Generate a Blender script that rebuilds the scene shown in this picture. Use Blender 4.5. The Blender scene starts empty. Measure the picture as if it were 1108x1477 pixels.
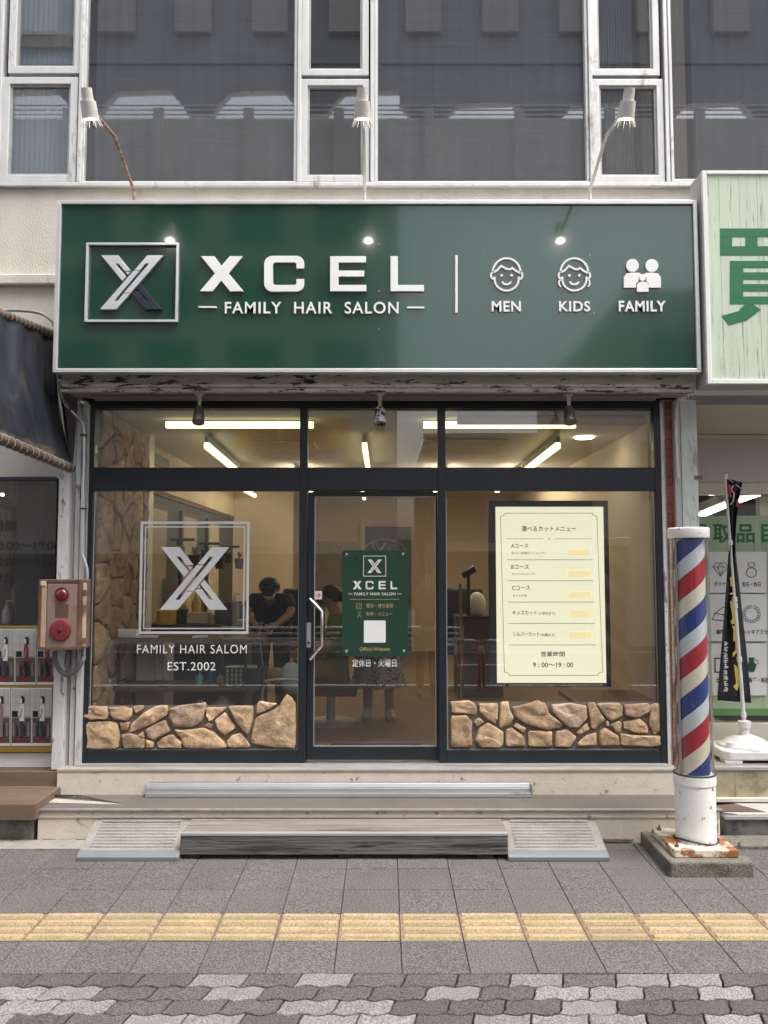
import bpy, bmesh, math, random
from mathutils import Vector, Matrix, noise as mnoise
R = math.radians
random.seed(7)
S = bpy.context.scene
COL = S.collection

# ------------------------------------------------------------------ camera, sky, sun, exposure
H, F, TH = 1.74, 1190.0, R(3.94)
cam = bpy.data.objects.new('camera', bpy.data.cameras.new('camera'))
COL.objects.link(cam); S.camera = cam
cam.location = (0, 0, H); cam.rotation_euler = (R(90) + TH, 0, 0)
cam.data.sensor_fit = 'VERTICAL'; cam.data.sensor_height = 36
cam.data.lens = 36 * F / 1477
cam.data.clip_start = 0.05; cam.data.clip_end = 900

W = bpy.data.worlds.new('World'); S.world = W; W.use_nodes = True
nt = W.node_tree; nt.nodes.clear()
sky = nt.nodes.new('ShaderNodeTexSky'); sky.sky_type = 'NISHITA'; sky.sun_disc = False
SUN_EL, SUN_AZ = 66, 125          # azimuth: the sun stands behind the camera, a little to its right
sky.sun_elevation = R(SUN_EL); sky.sun_rotation = R(SUN_AZ)
sky.air_density = 1.2; sky.dust_density = 6.0; sky.ozone_density = 1.0
hs = nt.nodes.new('ShaderNodeHueSaturation'); hs.inputs['Saturation'].default_value = 0.34
bg = nt.nodes.new('ShaderNodeBackground'); bg.inputs[1].default_value = 0.15
wo = nt.nodes.new('ShaderNodeOutputWorld')
nt.links.new(sky.outputs[0], hs.inputs['Color']); nt.links.new(hs.outputs[0], bg.inputs[0]); nt.links.new(bg.outputs[0], wo.inputs[0])
sl = bpy.data.lights.new('sun', 'SUN'); sl.energy = 0.75; sl.angle = R(25); sl.color = (1, .98, .95)
so = bpy.data.objects.new('sun', sl); COL.objects.link(so)
az = R(SUN_AZ); el = R(SUN_EL)
sd = Vector((math.sin(az) * math.cos(el), math.cos(az) * math.cos(el), math.sin(el)))
so.rotation_euler = (-sd).to_track_quat('-Z', 'Y').to_euler(); so.location = (0, -5, 20)
S.view_settings.view_transform = 'Standard'; S.view_settings.look = 'None'
S.view_settings.exposure = 1.36; S.view_settings.gamma = 1; S.view_settings.use_curve_mapping = False
try:
    S.cycles.max_bounces = 10; S.cycles.transparent_max_bounces = 24; S.cycles.caustics_reflective = False
except Exception: pass

# planes measured from the place (metres, y = distance in front of the camera)
YG = 5.90      # glazing of the shopfront
YS = 5.45      # face of the big sign
YU = 5.95      # upper floor windows
SLOPE = 0.017  # the pavement rises towards the building
def P(px, py, y):
    """point on the vertical plane y seen at a picture position (measured once from the photo)"""
    u = (px - 554) / F; v = (738.5 - py) / F
    dy = math.cos(TH) - v * math.sin(TH); dz = math.sin(TH) + v * math.cos(TH)
    t = y / dy
    return (u * t, H + dz * t)
def gz(y): return -SLOPE * (5.38 - y)

# ------------------------------------------------------------------ materials
MATS = {}
def nd(t, typ, **kw):
    n = t.nodes.new(typ)
    for k, v in kw.items():
        if k in n.inputs.keys(): n.inputs[k].default_value = v
        else: setattr(n, k, v)
    return n
def mat(name, col, rough=.6, metal=0., var=.18, scale=6, bump=.15, bscale=80, dirt=None, dirt_t=.6, dirt_scale=3,
        coat=0., coat_r=.04, emit=None, estr=0., stretch=(1, 1, 1), rnd=0., spec=.5, dirt_soft=.06, speck=0.):
    if name in MATS: return MATS[name]
    m = bpy.data.materials.new(name); m.use_nodes = True; MATS[name] = m
    t = m.node_tree; b = t.nodes['Principled BSDF']; L = t.links.new
    b.inputs['Roughness'].default_value = rough; b.inputs['Metallic'].default_value = metal
    b.inputs['Specular IOR Level'].default_value = spec
    if coat: b.inputs['Coat Weight'].default_value = coat; b.inputs['Coat Roughness'].default_value = coat_r
    if emit:
        b.inputs['Emission Color'].default_value = (*emit, 1); b.inputs['Emission Strength'].default_value = estr
    tc = nd(t, 'ShaderNodeTexCoord'); oi = nd(t, 'ShaderNodeObjectInfo')
    off = nd(t, 'ShaderNodeVectorMath', operation='MULTIPLY_ADD')
    cmb = nd(t, 'ShaderNodeCombineXYZ'); L(oi.outputs['Random'], cmb.inputs[0]); L(oi.outputs['Random'], cmb.inputs[2])
    L(cmb.outputs[0], off.inputs[0]); off.inputs[1].default_value = (37, 37, 37) if rnd else (0, 0, 0); L(tc.outputs['Object'], off.inputs[2])
    mp = nd(t, 'ShaderNodeMapping'); mp.inputs['Scale'].default_value = stretch; L(off.outputs[0], mp.inputs[0])
    n1 = nd(t, 'ShaderNodeTexNoise', Scale=scale, Detail=6, Roughness=.65); L(mp.outputs[0], n1.inputs['Vector'])
    mr = nd(t, 'ShaderNodeMapRange'); mr.inputs['From Min'].default_value = .25; mr.inputs['From Max'].default_value = .75
    mr.inputs['To Min'].default_value = 1 - var; mr.inputs['To Max'].default_value = 1 + var; L(n1.outputs[0], mr.inputs[0])
    mul = nd(t, 'ShaderNodeVectorMath', operation='SCALE'); mul.inputs[0].default_value = col; L(mr.outputs[0], mul.inputs['Scale'])
    out = mul.outputs[0]
    if rnd:
        r2 = nd(t, 'ShaderNodeMapRange'); r2.inputs['To Min'].default_value = 1 - rnd; r2.inputs['To Max'].default_value = 1 + rnd
        L(oi.outputs['Random'], r2.inputs[0])
        m2 = nd(t, 'ShaderNodeVectorMath', operation='SCALE'); L(out, m2.inputs[0]); L(r2.outputs[0], m2.inputs['Scale']); out = m2.outputs[0]
    if speck:
        n4 = nd(t, 'ShaderNodeTexNoise', Scale=125, Detail=2, Roughness=.9); L(mp.outputs[0], n4.inputs['Vector'])
        r4 = nd(t, 'ShaderNodeMapRange'); r4.inputs['From Min'].default_value = .40; r4.inputs['From Max'].default_value = .62
        r4.inputs['To Min'].default_value = 1 - speck; r4.inputs['To Max'].default_value = 1 + speck; L(n4.outputs[0], r4.inputs[0])
        m4 = nd(t, 'ShaderNodeVectorMath', operation='SCALE'); L(out, m4.inputs[0]); L(r4.outputs[0], m4.inputs['Scale']); out = m4.outputs[0]
    if dirt:
        n2 = nd(t, 'ShaderNodeTexNoise', Scale=dirt_scale, Detail=8, Roughness=.7); L(mp.outputs[0], n2.inputs['Vector'])
        r3 = nd(t, 'ShaderNodeMapRange'); r3.inputs['From Min'].default_value = dirt_t - dirt_soft; r3.inputs['From Max'].default_value = dirt_t + dirt_soft
        L(n2.outputs[0], r3.inputs[0])
        mx = nd(t, 'ShaderNodeMix', data_type='RGBA'); L(r3.outputs[0], mx.inputs[0]); L(out, mx.inputs[6]); mx.inputs[7].default_value = (*dirt, 1)
        out = mx.outputs[2]
    L(out, b.inputs['Base Color'])
    rr = nd(t, 'ShaderNodeMapRange'); rr.inputs['To Min'].default_value = max(0, rough - .08); rr.inputs['To Max'].default_value = min(1, rough + .08)
    if rough > .15: L(n1.outputs[0], rr.inputs[0]); L(rr.outputs[0], b.inputs['Roughness'])
    if bump:
        n3 = nd(t, 'ShaderNodeTexNoise', Scale=bscale, Detail=4); L(mp.outputs[0], n3.inputs['Vector'])
        bp = nd(t, 'ShaderNodeBump', Strength=bump, Distance=.01); L(n3.outputs[0], bp.inputs['Height']); L(bp.outputs[0], b.inputs['Normal'])
    return m
def flat(name, col, rough=.5, **k): return mat(name, col, rough, var=.04, bump=0, **k)
def emit(name, col, strength):
    if name in MATS: return MATS[name]
    m = bpy.data.materials.new(name); m.use_nodes = True; MATS[name] = m; t = m.node_tree; t.nodes.clear()
    e = nd(t, 'ShaderNodeEmission'); e.inputs[0].default_value = (*col, 1); e.inputs[1].default_value = strength
    o = nd(t, 'ShaderNodeOutputMaterial'); t.links.new(e.outputs[0], o.inputs[0]); return m
def glass(name, tint=(1, 1, 1), ior=1.5, rough=0.0, gain=1.0, dust=0.0, dustcol=(.5, .5, .5)):
    """thin pane: mirror reflection by Fresnel, the rest passes straight through, a little dust scatters"""
    if name in MATS: return MATS[name]
    m = bpy.data.materials.new(name); m.use_nodes = True; MATS[name] = m; t = m.node_tree; t.nodes.clear(); L = t.links.new
    ge = nd(t, 'ShaderNodeNewGeometry'); io = nd(t, 'ShaderNodeMix', data_type='FLOAT'); L(ge.outputs['Backfacing'], io.inputs[0]); io.inputs[2].default_value = ior; io.inputs[3].default_value = 1 / ior
    fr = nd(t, 'ShaderNodeFresnel'); L(io.outputs[0], fr.inputs['IOR']); g = nd(t, 'ShaderNodeBsdfGlossy', Roughness=rough)
    tr = nd(t, 'ShaderNodeBsdfTransparent'); tr.inputs[0].default_value = (*tint, 1)
    ml = nd(t, 'ShaderNodeMath', operation='MULTIPLY'); ml.inputs[1].default_value = gain; L(fr.outputs[0], ml.inputs[0])
    mx = nd(t, 'ShaderNodeMixShader'); L(ml.outputs[0], mx.inputs[0]); L(tr.outputs[0], mx.inputs[1]); L(g.outputs[0], mx.inputs[2]); out = mx.outputs[0]
    if dust:
        tc = nd(t, 'ShaderNodeTexCoord'); mp = nd(t, 'ShaderNodeMapping'); mp.inputs['Scale'].default_value = (1, 1, .4); L(tc.outputs['Object'], mp.inputs[0])
        n = nd(t, 'ShaderNodeTexNoise', Scale=2.5, Detail=6, Roughness=.7); L(mp.outputs[0], n.inputs['Vector'])
        r = nd(t, 'ShaderNodeMapRange'); r.inputs['From Min'].default_value = .3; r.inputs['From Max'].default_value = .7; r.inputs['To Min'].default_value = dust * .6; r.inputs['To Max'].default_value = dust * 1.4; L(n.outputs[0], r.inputs[0])
        d = nd(t, 'ShaderNodeBsdfDiffuse'); d.inputs[0].default_value = (*dustcol, 1)
        m2 = nd(t, 'ShaderNodeMixShader'); L(r.outputs[0], m2.inputs[0]); L(out, m2.inputs[1]); L(d.outputs[0], m2.inputs[2]); out = m2.outputs[0]
    o = nd(t, 'ShaderNodeOutputMaterial'); L(out, o.inputs[0]); return m

# ------------------------------------------------------------------ mesh tools
class MB:
    def __init__(s): s.v = []; s.f = []
    def add(s, vs, fs):
        n = len(s.v); s.v += [tuple(v) for v in vs]; s.f += [tuple(i + n for i in f) for f in fs]; return s
    def box(s, x0, x1, y0, y1, z0, z1):
        v = [(x0, y0, z0), (x1, y0, z0), (x1, y1, z0), (x0, y1, z0), (x0, y0, z1), (x1, y0, z1), (x1, y1, z1), (x0, y1, z1)]
        return s.add(v, [(0, 3, 2, 1), (4, 5, 6, 7), (0, 1, 5, 4), (1, 2, 6, 5), (2, 3, 7, 6), (3, 0, 4, 7)])
    def prism(s, pts, y0, y1):
        """(x,z) outline between y0 (front) and y1"""
        a = sum(p[0] * q[1] - q[0] * p[1] for p, q in zip(pts, pts[1:] + pts[:1]))
        if a < 0: pts = pts[::-1]
        n = len(pts)
        return s.add([(p[0], y0, p[1]) for p in pts] + [(p[0], y1, p[1]) for p in pts],
                     [tuple(range(n)), tuple(range(2 * n - 1, n - 1, -1))] + [(i, i + n, (i + 1) % n + n, (i + 1) % n) for i in range(n)])
    def slab(s, pts, z0, z1):
        """(x,y) outline between z0 and z1"""
        a = sum(p[0] * q[1] - q[0] * p[1] for p, q in zip(pts, pts[1:] + pts[:1]))
        if a < 0: pts = pts[::-1]
        n = len(pts)
        return s.add([(p[0], p[1], z1) for p in pts] + [(p[0], p[1], z0) for p in pts],
                     [tuple(range(n)), tuple(range(2 * n - 1, n - 1, -1))] + [(i, i + n, (i + 1) % n + n, (i + 1) % n) for i in range(n)])
    def side(s, pts, x0, x1):
        """(y,z) outline extruded along x"""
        n = len(pts)
        return s.add([(x0, p[0], p[1]) for p in pts] + [(x1, p[0], p[1]) for p in pts],
                     [tuple(range(n - 1, -1, -1)), tuple(range(n, 2 * n))] + [(i, (i + 1) % n, (i + 1) % n + n, i + n) for i in range(n)])
    def tube(s, pts, r, n=10, cap=True):
        pts = [Vector(p) for p in pts]; rs = r if isinstance(r, (list, tuple)) else [r] * len(pts)
        rings = []; up = None
        for i, p in enumerate(pts):
            d = (pts[min(i + 1, len(pts) - 1)] - pts[max(i - 1, 0)]).normalized()
            if up is None: up = Vector((0, 0, 1)) if abs(d.z) < .9 else Vector((0, 1, 0))
            a = d.cross(up).normalized(); b = a.cross(d).normalized(); up = b
            rings.append([p + (a * math.cos(2 * math.pi * k / n) + b * math.sin(2 * math.pi * k / n)) * rs[i] for k in range(n)])
        v = [q for rg in rings for q in rg]; f = []
        for i in range(len(rings) - 1):
            for k in range(n):
                k2 = (k + 1) % n; f.append((i * n + k, i * n + k2, (i + 1) * n + k2, (i + 1) * n + k))
        if cap: f.append(tuple(range(n - 1, -1, -1))); f.append(tuple(range((len(rings) - 1) * n, len(rings) * n)))
        return s.add(v, f)
    def lathe(s, prof, c=(0, 0, 0), n=32, axis='z'):
        v = []; f = []
        for r, h in prof:
            for k in range(n):
                a = 2 * math.pi * k / n; p = (r * math.cos(a), r * math.sin(a), h)
                if axis == 'y': p = (p[0], p[2], p[1])
                v.append((p[0] + c[0], p[1] + c[1], p[2] + c[2]))
        for i in range(len(prof) - 1):
            for k in range(n):
                k2 = (k + 1) % n; f.append((i * n + k, i * n + k2, (i + 1) * n + k2, (i + 1) * n + k))
        return s.add(v, f)
    def ell(s, c, r, n=14, m=10):
        v = []; f = []
        for i in range(m + 1):
            ph = math.pi * i / m
            for k in range(n):
                a = 2 * math.pi * k / n
                v.append((c[0] + r[0] * math.sin(ph) * math.cos(a), c[1] + r[1] * math.sin(ph) * math.sin(a), c[2] + r[2] * math.cos(ph)))
        for i in range(m):
            for k in range(n):
                k2 = (k + 1) % n; f.append((i * n + k, (i + 1) * n + k, (i + 1) * n + k2, i * n + k2))
        return s.add(v, f)
    def ribbon(s, pts, w, y0, y1, closed=False):
        """mitred stroke of width w along (x,z) points, raised between y0 and y1"""
        P2 = [Vector(p) for p in pts]; n = len(P2); L_ = []; R_ = []
        for i in range(n):
            a = P2[i - 1] if (i or closed) else None; b = P2[(i + 1) % n] if (i < n - 1 or closed) else None
            d1 = (P2[i] - a).normalized() if a is not None else (b - P2[i]).normalized()
            d2 = (b - P2[i]).normalized() if b is not None else d1
            n1 = Vector((-d1.y, d1.x)); n2 = Vector((-d2.y, d2.x)); nn = (n1 + n2)
            nn = nn.normalized() if nn.length > 1e-6 else n1
            k = w / 2 / max(.35, nn.dot(n1)); L_.append(P2[i] + nn * k); R_.append(P2[i] - nn * k)
        v = []
        for i in range(n):
            v += [(L_[i].x, y0, L_[i].y), (R_[i].x, y0, R_[i].y), (R_[i].x, y1, R_[i].y), (L_[i].x, y1, L_[i].y)]
        f = []
        for i in range(n if closed else n - 1):
            a = i * 4; b = ((i + 1) % n) * 4
            for k in range(4): f.append((a + k, a + (k + 1) % 4, b + (k + 1) % 4, b + k))
        if not closed: f += [(3, 2, 1, 0), (n * 4 - 4, n * 4 - 3, n * 4 - 2, n * 4 - 1)]
        return s.add(v, f)
    def mesh(s, name):
        me = bpy.data.meshes.new(name); me.from_pydata(s.v, [], s.f)
        bm = bmesh.new(); bm.from_mesh(me); bmesh.ops.recalc_face_normals(bm, faces=bm.faces); bm.to_mesh(me); bm.free()
        return me
    def obj(s, name, m, parent=None, smooth=False, bevel=0, **tags):
        me = s.mesh(name); me.materials.append(m)
        return link(name, me, parent, smooth, bevel, **tags)
def link(name, me, parent=None, smooth=False, bevel=0, label=None, cat=None, group=None, kind=None, seg=2):
    o = bpy.data.objects.new(name, me); COL.objects.link(o)
    if parent: o.parent = parent; 
    if smooth:
        me.polygons.foreach_set('use_smooth', [True] * len(me.polygons))
        try: me.set_sharp_from_angle(angle=R(40))
        except Exception: pass
    if bevel:
        b = o.modifiers.new('bevel', 'BEVEL'); b.width = bevel; b.segments = seg; b.limit_method = 'ANGLE'; b.angle_limit = R(40)
    tag(o, label, cat, group, kind); return o
def tag(o, label=None, cat=None, group=None, kind=None):
    if label: o['label'] = label
    if cat: o['category'] = cat
    if group: o['group'] = group
    if kind: o['kind'] = kind
    return o
def thing(name, label, cat, loc=(0, 0, 0), group=None, kind=None):
    o = bpy.data.objects.new(name, None); COL.objects.link(o); o.location = loc; o.empty_display_size = .1
    return tag(o, label, cat, group, kind)
def keep(o, parent):
    """parent without moving (meshes are written in world coordinates)"""
    o.parent = parent; o.matrix_parent_inverse = Matrix.Translation(parent.location).inverted(); return o
def copy_tree(o, parent=None):
    c = o.copy(); COL.objects.link(c); c.parent = parent
    for ch in [x for x in COL.objects if x.parent == o and x != c]: copy_tree(ch, c)
    return c
def part(mb, name, m, t, **k):
    o = mb.obj(name, m, None, **k); return keep(o, t) if t.type == 'EMPTY' else setpar(o, t)
def setpar(o, t):
    o.parent = t; return o

def text_mesh(s_, bold=0., ext=0., sp=1.):
    c = bpy.data.curves.new('t', 'FONT'); c.body = s_; c.size = 1; c.space_character = sp; c.offset = bold; c.extrude = ext; c.resolution_u = 4; c.fill_mode = 'BOTH' if ext else 'FRONT'
    o = bpy.data.objects.new('t', c); COL.objects.link(o); dg = bpy.context.evaluated_depsgraph_get(); dg.update()
    me = bpy.data.meshes.new_from_object(o.evaluated_get(dg)); bpy.data.objects.remove(o); bpy.data.curves.remove(c); return me
def text_at(name, s_, x0, x1, z0, z1, y, m, parent, bold=0., ext=0., back=False, sp=1.):
    """flat lettering filling the rectangle on plane y, read from -y (or from +y if back)"""
    me = text_mesh(s_, bold, ext, sp); vs = [v.co.copy() for v in me.vertices]
    if not vs: return None
    ax0 = min(v.x for v in vs); ax1 = max(v.x for v in vs); ay0 = min(v.y for v in vs); ay1 = max(v.y for v in vs); az = max(v.z for v in vs)
    for v, c in zip(me.vertices, vs):
        u = (c.x - ax0) / max(1e-6, ax1 - ax0); w = (c.y - ay0) / max(1e-6, ay1 - ay0)
        if back: v.co = (x1 - u * (x1 - x0), y + (c.z - az) * 1 * (-1 if not ext else 1) , z0 + w * (z1 - z0))
        else: v.co = (x0 + u * (x1 - x0), y - (c.z + ext) if ext else y, z0 + w * (z1 - z0))
    me.materials.clear(); me.materials.append(m)
    o = bpy.data.objects.new(name, me); COL.objects.link(o)
    if parent is not None:
        keep(o, parent) if parent.type == 'EMPTY' else setpar(o, parent)
    return o
def letters_px(name, s_, rect, y, m, parent, **k):
    """lettering whose characters are pieces of their own"""
    o = text_px('t', s_, rect, y, m, None, **k); me = o.data; bm = bmesh.new(); bm.from_mesh(me); bm.verts.ensure_lookup_table(); seen = set(); isl = []
    for v in bm.verts:
        if v.index in seen: continue
        st_ = [v]; seen.add(v.index); grp = []
        while st_:
            a = st_.pop(); grp.append(a.index)
            for e in a.link_edges:
                b = e.other_vert(a)
                if b.index not in seen: seen.add(b.index); st_.append(b)
        xs = [me.vertices[i].co.x for i in grp]; isl.append([min(xs), max(xs), grp])
    bm.free(); isl.sort(key=lambda q: q[0]); cl = []
    for a in isl:
        if cl and a[0] < cl[-1][1] - 1e-4: cl[-1][1] = max(cl[-1][1], a[1]); cl[-1][2] += a[2]
        else: cl.append(a)
    for a in cl:
        idx = {i: n for n, i in enumerate(a[2])}; fs = [tuple(idx[i] for i in p.vertices) for p in me.polygons if p.vertices[0] in idx]
        n_ = bpy.data.meshes.new(name); n_.from_pydata([tuple(me.vertices[i].co) for i in a[2]], [], fs); n_.materials.append(m)
        q = bpy.data.objects.new(name, n_); COL.objects.link(q)
        if parent is not None: keep(q, parent) if parent.type == 'EMPTY' else setpar(q, parent)
    bpy.data.objects.remove(o)
def text_px(name, s_, rect, y, m, parent, **k):
    x0, z1 = P(rect[0], rect[1], y); x1, z0 = P(rect[2], rect[3], y)
    return text_at(name, s_, x0, x1, z0, z1, y, m, parent, **k)
def pbox(mb, px0, py0, px1, py1, y0, y1, ref=None):
    """box whose front face (plane y0) fills the picture rectangle"""
    cy = (py0 + py1) / 2
    x0 = P(px0, cy, y0)[0]; x1 = P(px1, cy, y0)[0]; z1 = P(554, py0, y0)[1]; z0 = P(554, py1, y0)[1]
    return mb.box(x0, x1, y0, y1, z0, z1)
def pp(pts, y): return [P(a, b, y) for a, b in pts]

def poly_stone(pts, base, height, rng, axis='y', sgn=-1, jitter=.004, cr=.09):
    """irregular raised stone from a 2-D outline: rounded corners, rough face"""
    q = []
    n = len(pts)
    for i in range(n):
        a = Vector(pts[i]); b = Vector(pts[(i + 1) % n]); q += [a.lerp(b, cr), a.lerp(b, .5) + Vector((rng.uniform(-1, 1), rng.uniform(-1, 1))) * jitter, a.lerp(b, 1 - cr)]
    c = sum(q, Vector((0, 0))) / len(q)
    rings = [(1.03, 0.), (1.02, .6), (.965, .88), (.86, 1.), (.68, 1.03), (.45, 1.05), (.2, 1.05)]
    sd_ = rng.uniform(0, 90)
    def rough(e):
        q_ = Vector((e.x * 11, e.y * 11, sd_)); a_ = mnoise.noise(q_); b_ = mnoise.noise(q_ * 3.1)
        return 1 + .55 * a_ + .22 * b_ + .25 * (1 if mnoise.noise(Vector((e.x * 7 + e.y * 5, e.y * 9, sd_ + 9))) > 0 else 0)
    vs = []; fs = []; m = len(q)
    for k, (s_, h) in enumerate(rings):
        for p in q:
            e = c + (p - c) * s_; hh = h * height * (rough(e) if k >= 2 else 1)
            vs.append((e.x, base + sgn * hh, e.y) if axis == 'y' else (base + sgn * hh, e.x, e.y))
    hh = height * 1.05 * rough(c)
    vs.append((c.x, base + sgn * hh, c.y) if axis == 'y' else (base + sgn * hh, c.x, c.y))
    for k in range(len(rings) - 1):
        for i in range(m): j = (i + 1) % m; fs.append((k * m + i, k * m + j, (k + 1) * m + j, (k + 1) * m + i))
    K = (len(rings) - 1) * m
    for i in range(m): fs.append((K + i, K + (i + 1) % m, len(vs) - 1))
    return MB().add(vs, fs)
def clip(poly, a, b):
    """keep the part of poly nearer to a than to b"""
    mid = (a + b) / 2; n = b - a; out = []
    for i in range(len(poly)):
        p = poly[i]; q = poly[(i + 1) % len(poly)]; dp = (p - mid).dot(n); dq = (q - mid).dot(n)
        if dp <= 0: out.append(p)
        if dp * dq < 0: out.append(p + (q - p) * (dp / (dp - dq)))
    return out
def voronoi(pts, x0, x1, z0, z1, gap):
    pts = [Vector(p) for p in pts]; res = []
    for i, a in enumerate(pts):
        poly = [Vector(c) for c in ((x0, z0), (x1, z0), (x1, z1), (x0, z1))]
        for j, b in enumerate(pts):
            if i != j and (a - b).length < 1.2:
                poly = clip(poly, a, b)
                if len(poly) < 3: break
        if len(poly) >= 3:
            c = sum(poly, Vector((0, 0))) / len(poly)
            res.append([tuple(p + (c - p).normalized() * min(gap, (c - p).length * .4)) for p in poly])
    return res
# ------------------------------------------------------------------ materials used all over
m_beige = mat('painted_render', (.62, .575, .51), .8, var=.12, scale=5, bump=.5, bscale=140, dirt=(.34, .29, .24), dirt_t=.66, stretch=(1, 1, .35))
m_step = mat('cream_step_paint', (.63, .555, .47), .7, var=.1, scale=9, bump=.25, bscale=50, dirt=(.24, .19, .145), dirt_t=.635, dirt_scale=14, dirt_soft=.02)
m_agg = mat('dark_step_coating', (.145, .125, .108), .85, var=.15, scale=4, bump=.7, bscale=260, speck=.35)
m_peel = mat('peeling_fascia_paint', (.50, .45, .41), .75, var=.3, scale=14, bump=.9, bscale=35, dirt=(.035, .025, .02), dirt_t=.56, dirt_scale=17, dirt_soft=.015, stretch=(.35, 1, 1.7))
m_soffit = mat('soffit_board', (.27, .26, .25), .7, var=.15, scale=6, bump=.1, dirt=(.16, .14, .12), dirt_t=.68, stretch=(.4, 1, 1))
m_navy = mat('dark_navy_frame', (.013, .018, .025), .38, var=.12, scale=3, bump=.03, bscale=200)
m_alu = mat('dull_aluminium', (.50, .50, .51), .42, .6, var=.1, scale=8, bump=.05, stretch=(.2, 1, 1), dirt=(.28, .27, .26), dirt_t=.72, dirt_scale=8)
m_white = mat('white_coated_metal', (.80, .79, .76), .42, var=.05, scale=5, bump=.04)
m_frame_w = mat('weathered_white_frame', (.66, .66, .66), .45, .25, var=.12, scale=7, bump=.12, dirt=(.30, .28, .27), dirt_t=.63, dirt_scale=7, stretch=(1, 1, .35))
m_old_w = mat('flaking_white_paint', (.60, .60, .60), .6, var=.15, scale=8, bump=.4, dirt=(.22, .19, .16), dirt_t=.60, dirt_scale=16, dirt_soft=.02, stretch=(1, 1, .3))
m_grey = mat('grey_post_paint', (.40, .40, .40), .5, var=.12, scale=8, bump=.15, dirt=(.2, .18, .16), dirt_t=.68, stretch=(1, 1, .3))
m_green = mat('sign_green_sheet', (.010, .052, .034), .20, var=.05, scale=1.2, bump=0, spec=.5, coat=1.0, coat_r=.06)
m_letter = flat('white_letter_face', (.84, .84, .83), .35)
m_silver = mat('brushed_silver', (.78, .79, .82), .34, .55, var=.05, scale=14, bump=.0, stretch=(.3, 1, 3))
m_dark_metal = mat('dark_gunmetal', (.05, .055, .075), .35, .5, var=.1, scale=20, bump=.05)
m_rubber = mat('black_rubber', (.02, .02, .022), .6)
m_black = flat('black_paint', (.015, .015, .017), .4)
m_conduit = mat('grey_conduit', (.27, .28, .29), .45, .3, var=.15)
m_glass = glass('clear_pane', (.96, .97, .965), 1.52, gain=1.75, dust=.008)
m_glass_up = glass('upper_pane', (.86, .89, .94), 1.6, gain=2.6, dust=.03, dustcol=(.50, .51, .54))
m_cream = mat('cream_wall', (.66, .55, .41), .8, var=.05, scale=2, bump=.05)
m_ceil = mat('ceiling_board', (.72, .68, .60), .8, var=.04, scale=2, bump=.05)
m_mortar = mat('dark_mortar', (.15, .135, .12), .9, var=.2, scale=30, bump=.6)
def stone_mat(name, col):
    return mat(name, col, .85, var=.34, scale=11, bump=1.0, bscale=26, rnd=.2, dirt=(.27, .18, .11), dirt_t=.55, dirt_scale=7, dirt_soft=.1, speck=.16)
m_stones = [stone_mat('sandstone_tan', (.56, .38, .235)), stone_mat('sandstone_ochre', (.60, .42, .25)), stone_mat('sandstone_brown', (.42, .28, .19)), stone_mat('sandstone_grey', (.46, .34, .245))]
m_text_dk = flat('dark_print', (.035, .033, .03), .6)
m_wood_dk = mat('dark_wood', (.10, .06, .04), .6, var=.3, scale=10, stretch=(.15, 1, 1))

# ------------------------------------------------------------------ ground
m_ground = mat('ground_asphalt', (.06, .06, .062), .9, var=.2, scale=1.5, bump=.5, bscale=160)
MB().box(-60, 60, -60, 60, -1.4, -.21).obj('ground', m_ground, kind='structure')
MB().slab([(-40, -9), (40, -9), (40, -1.55), (-40, -1.55)], -.20, -.17).obj('road', m_ground, kind='structure')
m_line = mat('road_paint', (.72, .72, .70), .7, dirt=(.2, .2, .2), dirt_t=.65)
for yy in (-1.95, -7.4):
    MB().box(-30, 30, yy, yy + .14, -.169, -.163).obj('road_marking', m_line, kind='structure')
pav = bpy.data.objects.new('pavement', MB().box(-14, 14, -6.9, 1.9, -.30, -.05).mesh('pavement')); COL.objects.link(pav)
pav['kind'] = 'structure'; pav.location = (0, 5.38, 0); pav.rotation_euler = (math.atan(SLOPE), 0, 0)
pav.data.materials.append(mat('joint_sand', (.055, .048, .042), .95, var=.25, scale=30, bump=.7))
m_slab = mat('exposed_aggregate_slab', (.128, .118, .113), .85, var=.12, scale=3, bump=.8, bscale=230, rnd=.06, speck=.62, dirt=(.085, .075, .068), dirt_t=.66, dirt_scale=5, dirt_soft=.05)
m_pav_d = mat('dark_wave_paver', (.098, .088, .08), .85, var=.22, scale=6, bump=.8, bscale=220, rnd=.12, speck=.6)
m_pav_l = mat('pale_wave_paver', (.23, .218, .208), .85, var=.18, scale=6, bump=.8, bscale=220, rnd=.12, speck=.5, dirt=(.17, .155, .14), dirt_t=.60)
m_tact = mat('yellow_tactile_block', (.39, .30, .165), .8, var=.18, scale=5, bump=.7, bscale=200, rnd=.07, speck=.32, dirt=(.36, .27, .17), dirt_t=.6, dirt_scale=7)
def tile_mesh(name, w, d, h, bev, m):
    b = bev; mb = MB()
    mb.add([(-w, -d, -h), (w, -d, -h), (w, d, -h), (-w, d, -h), (-w, -d, -b), (w, -d, -b), (w, d, -b), (-w, d, -b),
            (-w + b, -d + b, 0), (w - b, -d + b, 0), (w - b, d - b, 0), (-w + b, d - b, 0)],
           [(0, 1, 5, 4), (1, 2, 6, 5), (2, 3, 7, 6), (3, 0, 4, 7), (4, 5, 9, 8), (5, 6, 10, 9), (6, 7, 11, 10), (7, 4, 8, 11), (8, 9, 10, 11)])
    me = mb.mesh(name); me.materials.append(m); return me
me_slab = tile_mesh('paving_slab', .1484, .1486, .045, .0025, m_slab)
me_cut = tile_mesh('paving_slab', .1475, .063, .045, .0025, m_slab)
rng = random.Random(3)
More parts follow.
